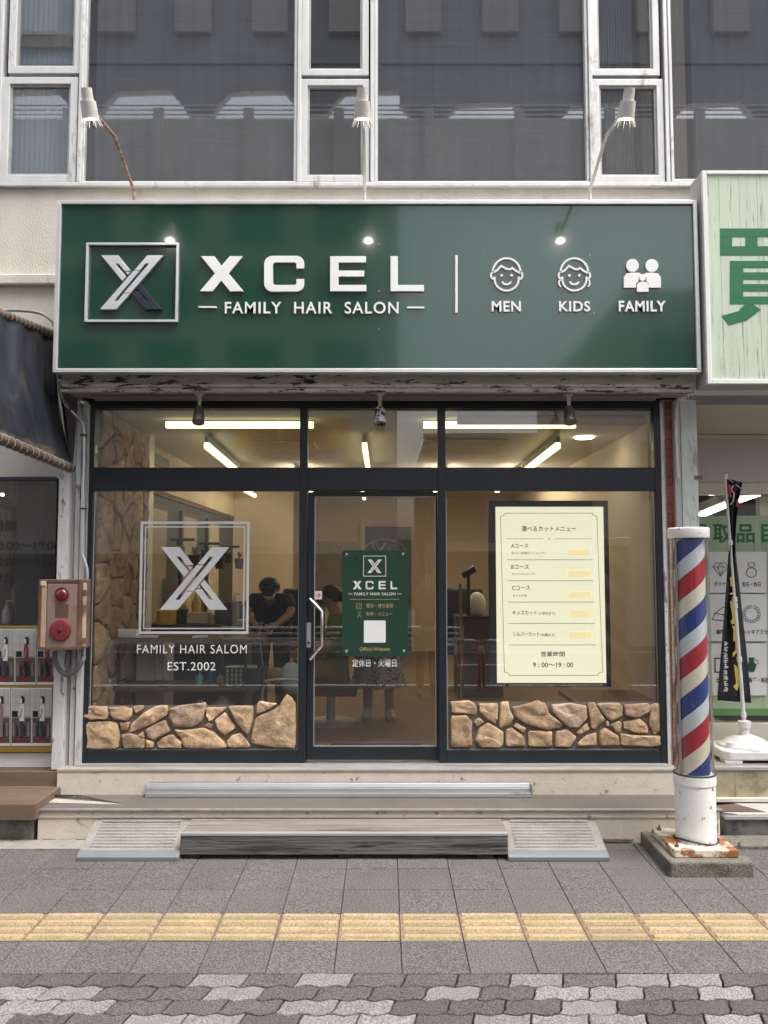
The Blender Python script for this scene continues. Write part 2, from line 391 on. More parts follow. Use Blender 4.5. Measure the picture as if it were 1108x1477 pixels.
for row, y0 in enumerate((3.745, 4.35, 4.65, 4.95, 5.25)):
    me = me_cut if y0 == 5.25 else me_slab; yc = y0 + (.065 if y0 == 5.25 else .15)
    nk = 8 if row else 7
    for k in range(-nk - 2, nk + 3):
        x = .079 + .3 * k + .15
        if abs(x) > 2.95 + .12 * row: continue
        o = link('paving_slab', me, pav); o.location = (x, yc - 5.38, rng.uniform(-.0015, .0015)); o.rotation_euler = (rng.uniform(-.003, .003), rng.uniform(-.003, .003), 0)
# tactile guidance row: raised bars run along the street
mb = MB(); W2, D2 = .1478, .148
mb.box(-W2, W2, -D2, D2, -.045, -.003)
for yb in (-.112, -.037, .038, .113):
    a, b, h = .0205, .0145, .010
    mb.add([(-.140, yb - a, -.003), (.140, yb - a, -.003), (.140, yb + a, -.003), (-.140, yb + a, -.003), (-.132, yb - b, h - .003 + .001), (.132, yb - b, h - .002), (.132, yb + b, h - .002), (-.132, yb + b, h - .002)],
           [(0, 1, 5, 4), (1, 2, 6, 5), (2, 3, 7, 6), (3, 0, 4, 7), (4, 5, 6, 7)])
me = mb.mesh('tactile_block'); me.materials.append(mat('tactile_ground', (.25, .18, .12), .85, var=.2, scale=6, bump=.7, bscale=200, rnd=.08, speck=.4)); me.materials.append(m_tact)
for p_ in me.polygons:
    if p_.center.z > .0005 or abs(p_.normal.z) < .9 and p_.center.z > -.002: p_.material_index = 1
for k in range(-10, 10):
    o = link('tactile_block', me, pav); o.location = (.079 + .3 * k + .15, 4.2 - 5.38, rng.uniform(0, .003)); o.rotation_euler = (0, rng.uniform(-.004, .004), 0)
# wave pavers
Lp, Rp = .2285, .1075
def wv(x):
    t = (x / Lp * 2) % 1.0
    return .0095 * math.sin(2 * math.pi * t + .6)
light_cells = set()
for row, cs in enumerate(((281, 431, 809, 955, 1030), (15, 80, 310, 625, 779, 854, 1085), (25, 103, 424, 502, 827), (5, 214, 295, 466, 545, 713, 793, 873, 1040))):
    yc = 3.745 - (row + .5) * Rp; sh = -.145 + row * .382 * Lp
    for c_ in cs:      # which pavers of the row are pale ones
        light_cells.add((row, round(((c_ - 554) / F * (yc * math.cos(TH) - (H - gz(yc)) * math.sin(TH)) - sh) / Lp - .5)))
for row in range(6):
    yt = 3.745 - row * Rp; yb = yt - Rp; sh = -.145 + row * .382 * Lp
    for k in range(-12, 13):
        xl = sh + k * Lp; xr = xl + Lp
        if abs((xl + xr) / 2) > 2.15: continue
        g = .0046; top = []; bot = []
        def ex(x, f): return x + (.016 if f > .72 else (.002 if f > .3 else -.018))
        pts = []
        N = 9
        tl, tr = xl + .016, xr + .016; bl, br = xl - .016, xr - .016
        straight = row == 0
        for i in range(N): x = tl + g + (tr - tl - 2 * g) * i / (N - 1); pts.append((x, yt - g + (0 if straight else wv(x))))
        pts.append((xr + .004 - g, (yt + yb) / 2 + .012)); pts.append((xr + .004 - g - .003, (yt + yb) / 2 - .018))
        for i in range(N): x = br - g - (br - bl - 2 * g) * i / (N - 1); pts.append((x, yb + g + wv(x)))
        pts.append((xl + .004 + g - .003, (yt + yb) / 2 - .018)); pts.append((xl + .004 + g, (yt + yb) / 2 + .012))
        cx = sum(p[0] for p in pts) / len(pts); cy = sum(p[1] for p in pts) / len(pts)
        loc = [(p[0] - cx, p[1] - cy) for p in pts]; loc = loc[::-1]; n = len(loc)
        ins = [(p[0] * .965, p[1] * .94) for p in loc]
        mb = MB().add([(p[0], p[1], -.04) for p in loc] + [(p[0], p[1], -.003) for p in loc] + [(p[0], p[1], 0) for p in ins],
                      [(i, (i + 1) % n, (i + 1) % n + n, i + n) for i in range(n)] + [(i + n, (i + 1) % n + n, (i + 1) % n + 2 * n, i + 2 * n) for i in range(n)] + [tuple(range(2 * n, 3 * n))])
        lt = (row, k) in light_cells or (row > 3 and rng.random() < .3)
        o = mb.obj('wave_paver', m_pav_l if lt else m_pav_d, pav); o.location = (cx, cy - 5.38, rng.uniform(-.002, .001))
        o.rotation_euler = (rng.uniform(-.006, .006), rng.uniform(-.006, .006), 0)

# ------------------------------------------------------------------ entrance platform (concrete, two steps)
Z1, Z2, YP1, YP2 = .200, .375, 5.40, 5.757
plat = thing('entrance_platform', 'cream painted concrete entrance platform with two steps below the shopfront', 'steps', (0, YP1, 0))
xl, xr = P(50, 1190, YP1)[0], P(1043, 1190, YP1)[0]
part(MB().box(xl + .01, xr - .01, YP1 + .02, YP2 + .2, -.06, Z1 - .006), 'lower_step', m_step, plat, bevel=.006)
part(MB().box(xl + .02, xr - .015, YP1 + .012, YP1 + .03, Z1 - .055, Z1 - .012), 'step_band', m_step, plat, bevel=.004)
part(MB().box(xl, xr, YP1 + .03, YP2 - .002, Z1 - .006, Z1), 'tread_coating', m_agg, plat)
part(MB().box(xl, xr, YP1, YP1 + .03, Z1 - .012, Z1 + .003), 'nosing', mat('worn_nosing', (.33, .30, .28), .45, .5, var=.25, scale=12), plat, bevel=.003)
x2l, x2r = P(82, 1120, YP2)[0], P(980, 1120, YP2)[0]
part(MB().box(x2l, x2r, YP2, YG + .15, Z1 - .1, Z2 - .02), 'upper_step', m_step, plat, bevel=.005)
part(MB().box(x2l, x2r, YP2 - .006, YG + .15, Z2 - .02, Z2 - .002), 'threshold_strip', mat('dirty_threshold', (.42, .38, .33), .6, .3, var=.25, scale=9, stretch=(.3, 1, 1)), plat, bevel=.003)
part(MB().box(x2l + .1, x2r - .05, YG - .075, YG - .015, Z2 - .002, Z2 + .012), 'sill_rail', m_alu, plat, bevel=.003)
# torn corner of the coating at the far left of the tread
ax, ay = P(78, 1148, YP1 + .28)[0], YP1 + .24
part(MB().slab([(ax - .03, ay + .02), (ax + .30, ay - .06), (ax + .52, ay - .13), (ax + .26, ay - .11), (ax - .02, ay - .08)], Z1 + .001, Z1 + .005), 'bare_patch', mat('bare_concrete', (.42, .38, .33), .9, bump=.5), plat)
part(MB().add([(ax - .02, ay + .03, Z1 + .006), (ax + .30, ay - .05, Z1 + .008), (ax + .54, ay - .13, Z1 + .004), (ax + .2, ay - .02, Z1 + .035), (ax, ay + .01, Z1 + .03)], [(0, 1, 3, 4), (1, 2, 3)]), 'lifted_flap', m_agg, plat)

# dark strip added along the platform foot as grime to deepen the contact shade
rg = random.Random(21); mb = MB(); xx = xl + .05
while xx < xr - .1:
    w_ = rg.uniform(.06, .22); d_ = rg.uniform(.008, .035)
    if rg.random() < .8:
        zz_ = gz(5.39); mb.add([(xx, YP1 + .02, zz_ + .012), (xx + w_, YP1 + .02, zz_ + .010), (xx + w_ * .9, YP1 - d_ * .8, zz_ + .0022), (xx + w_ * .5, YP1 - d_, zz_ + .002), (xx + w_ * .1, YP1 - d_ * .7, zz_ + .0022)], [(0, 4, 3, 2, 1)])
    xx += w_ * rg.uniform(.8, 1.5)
mb.obj('contact_grime', mat('dark_contact_grime', (.05, .042, .032), .95, bump=.8, var=.4, scale=40), kind='stuff', label='dark grime strip added along the foot of the platform to deepen its contact shade', cat='contact_grime')
# aluminium profile lying against the upper riser
t = thing('aluminium_step_profile', 'long ribbed aluminium profile lying against the upper riser', 'metal profile', (0, 5.7, Z1))
x0 = P(212, 1135, 5.70)[0]; x1 = P(767, 1135, 5.70)[0]
part(MB().side([(5.752, Z1 + .003), (5.752, Z1 + .084), (5.735, Z1 + .084), (5.725, Z1 + .06), (5.70, Z1 + .058), (5.70, Z1 + .034), (5.678, Z1 + .03), (5.678, Z1 + .003)], x0, x1), 'profile', m_alu, t, bevel=.002)
for i, (yy, zz) in enumerate(((5.712, .0585), (5.689, .0325), (5.743, .0845))):
    part(MB().box(x0 + .001, x1 - .001, yy - .003, yy + .003, Z1 + zz, Z1 + zz + .006), 'rib', m_alu, t)
for xx in (x0, x1):
    part(MB().box(xx - .004, xx + .004, 5.675, 5.755, Z1 + .001, Z1 + .088), 'end_cap', m_alu, t)

# timber step
m_plank = mat('weathered_grey_plank', (.19, .16, .145), .75, var=.4, scale=7, bump=.5, bscale=30, stretch=(.18, 3, 3), rnd=.14, dirt=(.07, .06, .055), dirt_t=.62, dirt_scale=5)
m_plank_f = mat('weathered_dark_timber', (.12, .115, .112), .75, var=.55, scale=5, bump=.6, bscale=25, stretch=(.22, 1, 3.2), dirt=(.03, .028, .027), dirt_t=.56, dirt_scale=6, dirt_soft=.03)
t = thing('timber_step', 'long low weathered timber step with aluminium edge in front of the door', 'step', (0, 5.2, 0))
yf, yb_, zt = 5.087, 5.385, .150
x0, x1 = P(260, 1215, yf)[0], P(733, 1215, yf)[0]
for i in range(4):
    a = yf + .03 + i * .0672
    part(MB().box(x0 + .002 + rng.uniform(0, .004), x1 - rng.uniform(0, .004), a, a + .0645, zt - .025, zt + rng.uniform(-.001, .001)), 'plank', m_plank, t, bevel=.002)
part(MB().box(x0, x1, yf + .004, yf + .028, zt - .125, zt - .006), 'front_board', m_plank_f, t, bevel=.003)
part(MB().box(x0 - .002, x1 + .002, yf, yf + .03, zt - .016, zt + .004), 'edge_trim', m_alu, t, bevel=.004)
for xx in (x0, x1 - .024): part(MB().box(xx, xx + .024, yf + .03, yb_, zt - .125, zt - .027), 'side_board', m_plank_f, t, bevel=.003)
for px in (275, 500, 700):
    xx = P(px, 1240, yf)[0]; part(MB().box(xx - .05, xx + .05, yf + .02, yf + .2, gz(5.1) - .01, zt - .128), 'foot', m_rubber, t)

# kerb ramps
m_ramp = mat('cast_ramp_concrete', (.27, .25, .23), .9, var=.2, scale=5, bump=.6, bscale=170, speck=.14)
m_ramp_e = mat('grey_ramp_edge', (.15, .165, .175), .55, var=.1, scale=9, bump=.12)
for (pa, pb, lab) in ((110, 257, 'grooved kerb ramp at the left end of the timber step'), (734, 879, 'grooved kerb ramp at the right end of the timber step')):
    t = thing('kerb_ramp', lab, 'ramp', (0, 5.2, 0), group='kerb ramps beside the timber step')
    a = P(pa, 1246, 5.06)[0]; b = P(pb, 1246, 5.06)[0]; y0 = 5.06; g0 = gz(5.05)
    part(MB().side([(y0 + .05, g0), (5.385, g0), (5.385, .135), (5.34, .132), (y0 + .05, .045)], a, b), 'ramp_body', m_ramp, t, bevel=.004)
    part(MB().side([(y0, g0), (y0 + .048, g0), (y0 + .048, .046), (y0 + .012, .030), (y0, .020)], a - .002, b + .002), 'front_edge', m_ramp_e, t, bevel=.004)
    for i in range(9):
        f = .06 + i * .10; yy = y0 + .06 + f * .28; zz = .045 + (.132 - .045) * ((yy - y0 - .05) / (5.34 - y0 - .05))
        part(MB().side([(yy - .007, zz - .002), (yy + .007, zz + .002), (yy + .005, zz + .009), (yy - .004, zz + .006)], a + .055, b - .055), 'ridge', m_ramp, t)

# ------------------------------------------------------------------ shop building shell
shop = thing('shop_building', 'two storey shop building with beige upper wall and green signboard over glazed front', 'building', (0, YG, Z2))
GX0, GX1 = P(117, 1100, YG)[0], P(963, 1100, YG)[0]      # navy frame outer edges
zT = P(554, 579, YG)[1]
# upper wall (beige), between the shopfront head and the upper windows
zs = P(554, 268, YU)[1]
part(MB().box(-9, 9, YU, YU + .25, zT + .20, zs - .02), 'upper_wall', m_beige, shop)
part(MB().box(-9, P(85, 400, YU - .03)[0], YU - .05, YU - .001, P(554, 413, YU)[1], P(554, 398, YU)[1]), 'wall_ledge', m_beige, shop, bevel=.01)
part(MB().box(-9, 12, YU - .035, YU + .24, zs - .018, zs + .014), 'window_sill', m_frame_w, shop, bevel=.004)
# canopy slab carrying the sign
cz0, cz1 = P(554, 566, YS + .12)[1], P(554, 292, YS + .1)[1]
CX0, CX1 = P(88, 550, YS + .1)[0], P(1003, 550, YS + .1)[0]
part(MB().box(CX0, CX1, YS + .10, YS + .16, cz0, cz0 + .135), 'canopy_fascia', m_peel, shop, bevel=.004)
part(MB().box(CX0 + .02, CX1 - .02, YS + .085, YS + .10, cz0 + .03, cz0 + .05), 'drip_edge', m_peel, shop)
part(MB().box(CX0 + .01, CX1 - .01, YS + .16, YU, cz0 + .012, cz0 + .10), 'canopy_soffit', m_soffit, shop)
part(MB().box(CX0 + .01, CX1 - .01, YS + .16, YU - .002, cz0 + .11, P(554, 292, YS)[1] - .03), 'bounce_cap', m_beige, shop)  # pale cap added out of view to bounce light onto the wall strip
for yy in (YS + .24, YS + .32):
    part(MB().box(CX0 + .15, CX1 - .2, yy, yy + .03, cz0 - .012, cz0 + .011), 'soffit_batten', m_soffit, shop, bevel=.003)
part(MB().box(GX0 - .03, GX1 + .1, YG - .09, YG + .05, zT + .012, cz0 + .012), 'head_trim', m_grey, shop, bevel=.004)
part(MB().box(GX0 - .03, GX1 + .03, YG - .11, YG - .092, zT + .020, zT + .034), 'head_bead', m_alu, shop)
# dark room behind the sign / roof slab to stop light
part(MB().box(-9, 9, YU + .1, 15, 3.12, 3.3), 'floor_slab', m_soffit, shop)

# navy storefront frame
fr = thing('storefront_frame', 'dark navy aluminium storefront frame with three bays and a transom bar', 'shopfront', (0, YG, Z2))
D0, D1 = YG - .035, YG + .055
zb = P(554, 1100, YG)[1]; zr = P(554, 1081, YG)[1]; zta, ztb = P(554, 675, YG)[1], P(554, 708, YG)[1]; zg = P(554, 590, YG)[1]
def X(px, py=1100): return P(px, py, YG)[0]
xa, xb, xc, xd = GX0, GX1, X(437, 900), X(638, 900)
M = .055
part(MB().box(xa, xa + .052, D0, D1, zb, zT), 'left_stile', m_navy, fr, bevel=.003)
part(MB().box(xb - .055, xb, D0, D1, zb, zT), 'right_stile', m_navy, fr, bevel=.003)
for xx in (xc, xd): part(MB().box(xx - M / 2, xx + M / 2, D0, D1, zb, zT - .045), 'mullion', m_navy, fr, bevel=.003)
part(MB().box(xa + .052, xb - .055, D0 + .002, D1 - .002, zg, zT), 'top_rail', m_navy, fr, bevel=.003)
for a, b in ((xa + .052, xc - M / 2), (xc + M / 2, xd - M / 2), (xd + M / 2, xb - .055)):
    part(MB().box(a, b, D0 + .003, D1 - .003, ztb, zta), 'transom_bar', m_navy, fr, bevel=.003)
    part(MB().box(a + .001, b - .001, YG - .003, YG + .003, zta + .001, zg - .001), 'glass_pane', m_glass, fr)
for a, b in ((xa + .052, xc - M / 2), (xd + M / 2, xb - .055)):
    part(MB().box(a, b, D0 + .003, D1 - .003, zb, zr), 'bottom_rail', m_navy, fr, bevel=.003)
    part(MB().box(a + .001, b - .001, YG - .003, YG + .003, zr + .001, ztb - .001), 'glass_pane', m_glass, fr)
# thin light bead round the panes
m_bead = mat('glazing_bead', (.42, .42, .40), .5, .3)
for a, b in ((xa + .053, xc - M / 2 - .001), (xd + M / 2 + .001, xb - .056)):
    part(MB().ribbon([(a + .003, zr + .003), (b - .003, zr + .003), (b - .003, ztb - .003), (a + .003, ztb - .003)], .005, YG - .012, YG - .004, True), 'glazing_bead', m_bead, fr)
# sliding door
dr = thing('entrance_door', 'glazed sliding door with dark navy frame and bent steel handle', 'door', (X(538), YG, Z2))
xe0, xe1 = xc + M / 2 + .004, xd - M / 2 - .004
yd0, yd1 = YG + .0, YG + .04
dz0 = P(554, 1096, YG)[1]; gl0, gl1 = X(453, 900), X(629, 900); gz0, gz1 = P(554, 1077, YG)[1], P(554, 716, YG)[1]
part(MB().box(xe0, gl0, yd0, yd1, dz0, ztb - .006), 'stile', m_navy, dr, bevel=.003)
part(MB().box(gl1, xe1, yd0, yd1, dz0, ztb - .006), 'stile', m_navy, dr, bevel=.003)
part(MB().box(gl0, gl1, yd0 + .002, yd1 - .002, dz0, gz0), 'bottom_rail', m_navy, dr, bevel=.003)
part(MB().box(gl0, gl1, yd0 + .002, yd1 - .002, gz1, ztb - .006), 'top_rail', m_navy, dr, bevel=.003)
part(MB().box(gl0 + .001, gl1 - .001, YG + .015, YG + .021, gz0 + .001, gz1 - .001), 'glass_pane', m_glass, dr)
part(MB().ribbon([(gl0 + .003, gz0 + .003), (gl1 - .003, gz0 + .003), (gl1 - .003, gz1 - .003), (gl0 + .003, gz1 - .003)], .005, YG + .004, YG + .014, True), 'glazing_bead', m_bead, dr)
part(MB().box(xe0 - .03, xe1 + .03, YG - .10, YG + .02, zb - .02, zb - .004), 'door_track', m_alu, dr, bevel=.003)
hp = [P(448, 864, YG - .0), P(465, 882, YG - .05), P(465, 930, YG - .05), P(448, 950, YG - .0)]
yy = [YG - .03, YG - .075, YG - .075, YG - .03]
pts = [(hp[0][0], YG + .0, hp[0][1])] + [(hp[i][0], yy[i], hp[i][1]) for i in range(4)] + [(hp[3][0], YG + .0, hp[3][1])]
part(MB().tube(pts, .0115, 12), 'handle', mat('polished_steel', (.75, .75, .74), .16, 1.0, var=.03, bump=0), dr, smooth=True)
lk = part(pbox(MB(), 442, 898, 448.5, 934, YG - .004, YG + .0), 'lock_plate', m_alu, dr, bevel=.002)
c = P(445.4, 927, YG - .006); part(MB().lathe([(0, -.004), (.009, -.004), (.009, .003)], (c[0], YG - .005, c[1]), 16, 'y'), 'keyhole', m_black, dr)
st = part(pbox(MB(), 452.5, 852.5, 464.5, 864.5, YG + .010, YG + .0135), 'direction_sticker', flat('sticker_white', (.72, .68, .66), .5), dr)
q = pp([(454.5, 858.5), (461.8, 858.5)], YG + .009); setpar(MB().ribbon(q, .006, YG + .008, YG + .0095).obj('arrow', flat('print_pink', (.62, .12, .14), .5)), st)
q = pp([(458.5, 855), (462.3, 858.5), (458.5, 862)], YG + .009); setpar(MB().ribbon(q, .006, YG + .0078, YG + .0095).obj('arrow', MATS['print_pink']), st)

# stone panels behind the glass
def stone_panel(label, polys, ox, oy, sc, rect, seed):
    rg = random.Random(seed); y = YG - .006
    t = thing('stone_panel', label, 'stone panel', (P((rect[0] + rect[2]) / 2, rect[3], y)[0], y, Z2), group='low stone panels across the shop windows')
    x0, z1 = P(rect[0], rect[1], y); x1, z0 = P(rect[2], rect[3], y)
    part(MB().box(x0, x1, y, y + .0015, zr, z1), 'mortar', m_mortar, t)
    for i, p in enumerate(polys):
        w = [P(ox + a / sc, oy + b / sc, y) for a, b in p]
        cx = sum(a for a, _ in w) / len(w); cz = sum(b for _, b in w) / len(w); 
        area = abs(sum(a[0] * b[1] - b[0] * a[1] for a, b in zip(w, w[1:] + w[:1]))) / 2
        m = m_stones[rg.choice([0, 0, 1, 1, 2] if area < .02 else [0, 1, 1, 3])]
        o = part(poly_stone(w, y, .016 + .010 * min(1, area / .02), rg), 'stone', m, t, smooth=True)
left_polys = [[(8,738),(60,732),(115,735),(130,765),(118,795),(40,798),(8,785)],[(125,738),(200,735),(240,745),(238,780),(215,802),(150,795),(135,770)],[(245,735),(298,730),(285,755),(258,765)],
 [(5,812),(90,806),(165,812),(178,860),(172,935),(80,940),(8,935)],[(180,812),(230,808),(215,850),(185,850)],[(225,862),(240,815),(300,762),(350,735),(410,730),(408,775),(330,820)],
 [(190,870),(230,862),(300,890),(302,935),(205,937),(192,900)],[(258,878),(292,856),(300,885)],[(305,845),(400,800),(423,855),(345,897),(315,880)],[(308,895),(345,905),(340,935),(310,935)],
 [(360,910),(385,885),(440,870),(480,910),(475,935),(365,935)],[(420,745),(470,730),(560,720),(592,715),(595,740),(580,800),(530,832),(440,828),(420,790)],[(445,845),(480,850),(590,838),(640,862),(698,925),(690,935),(495,935),(480,890)],
 [(598,740),(698,738),(640,790),(610,805),(598,780)],[(592,822),(610,812),(626,822),(620,838),(600,832)],[(640,800),(688,762),(742,835),(690,873),(655,840)],[(700,900),(720,875),(765,862),(812,930),(715,935),(700,915)],
 [(705,735),(765,732),(825,735),(822,800),(800,870),(770,840),(735,790)],[(845,720),(860,708),(940,720),(905,745),(838,772)],[(960,715),(985,678),(1010,695),(1030,720),(1030,935),(935,930),(820,910),(815,890),(838,790),(905,760),(950,735)]]
right_polys = [[(65,690),(150,685),(178,700),(188,735),(180,750),(70,742)],[(65,758),(140,755),(165,785),(165,895),(140,903),(68,900)],[(172,785),(198,765),(222,785),(190,810)],[(198,700),(285,698),(285,770),(275,793),(235,770),(200,735)],
 [(180,870),(200,815),(240,790),(310,830),(312,880),(295,905),(210,903)],[(298,695),(335,690),(342,730),(360,765),(345,795),(298,812),(292,790)],[(325,820),(350,812),(405,850),(415,895),(325,900)],[(360,805),(375,788),(420,815),(408,835)],
 [(358,715),(430,700),(475,685),(510,700),(525,745),(590,795),(580,808),(520,822),(410,790),(365,755)],[(430,828),(540,828),(540,895),(520,900),(430,898)],[(540,705),(625,697),(700,710),(705,765),(665,810),(620,810),(560,755),(540,730)],
 [(558,830),(610,820),(655,855),(625,900),(556,900)],[(655,835),(705,790),(716,818),(670,845)],[(660,885),(700,850),(748,835),(750,895),(665,897)],[(706,700),(740,695),(765,740),(788,775),(745,818),(722,810),(715,750)],
 [(752,700),(855,697),(872,712),(870,755),(820,780),(790,755)],[(765,830),(790,812),(850,850),(858,895),(765,897)],[(790,785),(805,780),(810,800),(795,805)],[(815,800),(850,782),(868,790),(862,832),(845,835)],
 [(880,705),(980,697),(1005,712),(1000,735),(940,765),(885,755)],[(876,785),(950,768),(985,800),(990,835),(930,835),(880,815)],[(1005,705),(1045,698),(1050,830),(1020,840),(995,800),(1000,745)],[(865,840),(950,848),(1050,850),(1062,890),(1000,900),(865,893)]]
stone_panel('low tan stone panel across the foot of the left window below the black table', left_polys, 120, 800, 3.3576, (121, 1017, 428, 1081), 1)
stone_panel('low tan stone panel across the foot of the right window below the menu board', right_polys, 630, 800, 3.2588, (648, 1012, 954, 1081), 2)

# interior side wall clad with stones
sw = thing('stone_clad_wall', 'brown stone clad side wall just inside the left window', 'wall', (-2.14, 6.5, .36))
wx = xa + .03
part(MB().box(wx - .12, wx, YG + .06, 7.22, .3, 2.93), 'mortar', m_mortar, sw)
rg = random.Random(11); seeds = []
for i in range(5):
    for j in range(11):
        seeds.append((6.02 + (i + .5) * .245 + rg.uniform(-.08, .08), .36 + (j + .5) * .236 + rg.uniform(-.075, .075) + (.11 if i % 2 else 0)))
for pl in voronoi(seeds, 5.98, 7.2, .34, 2.92, .011):
    part(poly_stone(pl, wx, .035, rg, axis='x', sgn=1, jitter=.016, cr=.05), 'stone', m_stones[rg.choice([0, 2, 2, 3])], sw, smooth=True)

# red tiled pier at the right of the glass
tp = thing('tiled_pier', 'narrow pier faced with small red tiles right of the right window', 'pier', (xb + .06, YG, Z2))
txa, txb = xb + .022, xb + .135
part(MB().box(txa - .03, txb + .015, YG - .03, YG + .25, Z2, zT + .05), 'pier_core', mat('pale_tile_grout', (.5, .42, .38), .8), tp)
m_tile = mat('glazed_red_tile', (.27, .065, .05), .3, var=.2, scale=20, bump=.1, rnd=.25)
me = MB().box(0, .0625, -.008, 0, 0, .062).mesh('tile'); me.materials.append(m_tile)
zz = Z2 + .002
ntile = 0
while zz < zT - .06:
    for k in range(1):
        o = link('tile', me, None); o.location = (txa + .006, YG - .0305, zz); o.scale = (1.45, 1, 1); o.name = 'tile'; keep(o, tp)
    zz += .0675
# posts left and right of the shopfront
def post(name, label, px0, px1, pybot, pytop, y0, y1, m, grp=None, z0=None, z1=None):
    a = P(px0, 1100, y0)[0]; b = P(px1, 1100, y0)[0]
    t = MB().box(a, b, y0, y1, z0 if z0 is not None else Z2 - .02, z1 if z1 is not None else P(554, pytop, y0)[1]).obj(name, m, bevel=.003)
    return tag(t, label, 'post', grp)
post('silver_trim_post', 'slim silver trim post against the left edge of the navy storefront frame', 107, 115.5, 1100, 582, YG - .07, YG + .1, m_frame_w)
post('thin_white_post', 'thinnest white post beside the silver trim at the left window edge', 99, 106, 1100, 582, YG - .05, YG + .1, m_old_w)
post('grey_steel_post', 'grey steel post behind the conduits left of the shopfront', 90, 98.5, 1100, 582, YG - .03, YG + .12, m_grey)
post('flaking_white_post', 'flaking white post carrying the red alarm cabinet left of the shop', 74, 90, 1100, 680, YG - .09, YG + .1, m_old_w, z1=P(554, 682, YG)[1])
post('white_edge_post', 'thin pale strip between the navy frame and the red tiled pier', 964, 968.5, 1100, 580, YG - .045, YG - .032, m_old_w)
post('galvanised_post', 'galvanised square post behind the barber pole at the shop corner', 984, 993, 1100, 577, YG - .08, YG + .3, m_grey)
post('panelled_white_post', 'pale green tinged panelled post right of the galvanised post', 994, 1018, 1100, 577, YG - .06, YG + .3, mat('greenish_white_paint', (.56, .60, .57), .55, var=.14, scale=8, bump=.2, dirt=(.25, .22, .16), dirt_t=.62, dirt_scale=9, stretch=(1, 1, .3)))
p_ = P(1009, 689, YG - .062)
tag(MB().box(p_[0] - .035, p_[0] + .022, YG - .066, YG - .061, p_[1] - .014, p_[1] + .014).obj('post_label', flat('faded_label', (.12, .12, .11), .6)), 'small dark rectangular label on the pale panelled post', 'label')

# ------------------------------------------------------------------ upper windows
def up_frame(t, x0, y0, x1, y1, w, name='frame'):
    """picture rectangle -> window frame and pane"""
    a, zt_ = P(x0, y1 if False else 200, YU)[0], P(554, y0, YU)[1]; b = P(x1, 200, YU)[0]; z0 = P(554, y1, YU)[1]
    o = part(MB().ribbon([(a + w / 2, z0 + w / 2), (b - w / 2, z0 + w / 2), (b - w / 2, zt_ - w / 2), (a + w / 2, zt_ - w / 2)], w, YU - .02, YU + .03, True), name, m_frame_w, t, bevel=.004)
    part(MB().ribbon([(a + w * 1.15, z0 + w * 1.15), (b - w * 1.15, z0 + w * 1.15), (b - w * 1.15, zt_ - w * 1.15), (a + w * 1.15, zt_ - w * 1.15)], w * .28, YU - .004, YU + .02, True), 'inner_bead', m_bead, t)
    part(MB().box(a + w - .002, b - w + .002, YU + .012, YU + .018, z0 + w - .002, zt_ - w + .002), 'glass_pane', m_glass_up, t)
TOP = -170
uw = lambda lab, grp: thing('upper_window', lab, 'window', (0, YU, zs), group=grp)
t = uw('narrow two-pane upper window at far left with a pale wooden rail behind', 'upper floor windows'); up_frame(t, 3, 113, 112, 264, .055); up_frame(t, 10, TOP, 116, 108, .055)
t = uw('large dark upper window above the left half of the green sign', 'upper floor windows'); up_frame(t, 119, TOP, 429, 267, .022)
t = uw('narrow two-pane upper window behind the middle sign lamp', 'upper floor windows'); up_frame(t, 434, 116, 533, 264, .05); up_frame(t, 435, TOP, 532, 111, .05)
t = uw('large dark upper window above the middle of the green sign', 'upper floor windows'); up_frame(t, 540, TOP, 849, 267, .022)
t = uw('narrow two-pane upper window behind the right sign lamp', 'upper floor windows'); up_frame(t, 855, 116, 957, 264, .05); up_frame(t, 854, TOP, 953, 111, .05)
t = uw('large dark upper window at far right above the pale green sign', 'upper floor windows'); up_frame(t, 966, TOP, 1290, 264, .022)
t = uw('large dark upper window cut off at the left edge', 'upper floor windows'); up_frame(t, -300, TOP, -2, 267, .022)
zt2 = P(554, TOP, YU)[1]
for px in (117, 432, 537, 852, 961, 0.5):
    a = P(px, 200, YU)[0]; tag(MB().box(a - .014, a + .014, YU - .035, YU + .05, zs + .014, zt2).obj('window_post', m_frame_w, bevel=.004),
        {117: 'white window post between left narrow window and left large window', 432: 'white window post left of the middle narrow window', 537: 'white window post right of the middle narrow window', 852: 'white window post left of the right narrow window', 961: 'white window post right of the right narrow window', 0.5: 'white window post at the left picture edge'}[px], 'window post', 'upper window posts')
# behind the upper windows
def lined(name, col):
    m = bpy.data.materials.new(name); m.use_nodes = True; t = m.node_tree; b = t.nodes['Principled BSDF']; b.inputs['Roughness'].default_value = .9
    tc = nd(t, 'ShaderNodeTexCoord'); mp = nd(t, 'ShaderNodeMapping'); mp.inputs['Scale'].default_value = (1.2, 1, 95); t.links.new(tc.outputs['Object'], mp.inputs[0])
    n = nd(t, 'ShaderNodeTexNoise', Scale=1.0, Detail=5, Roughness=.75); t.links.new(mp.outputs[0], n.inputs['Vector'])
    r = nd(t, 'ShaderNodeMapRange'); r.inputs['From Min'].default_value = .3; r.inputs['From Max'].default_value = .7; r.inputs['To Min'].default_value = .7; r.inputs['To Max'].default_value = 1.3; t.links.new(n.outputs[0], r.inputs[0])
    s_ = nd(t, 'ShaderNodeVectorMath', operation='SCALE'); s_.inputs[0].default_value = col; t.links.new(r.outputs[0], s_.inputs['Scale']); t.links.new(s_.outputs[0], b.inputs['Base Color']); return m
m_blind = lined('woven_blind', (.15, .135, .12)); m_curt = mat('pale_lace_curtain', (.62, .66, .64), .9, var=.1, scale=12, stretch=(6, 1, .2), bump=.2)
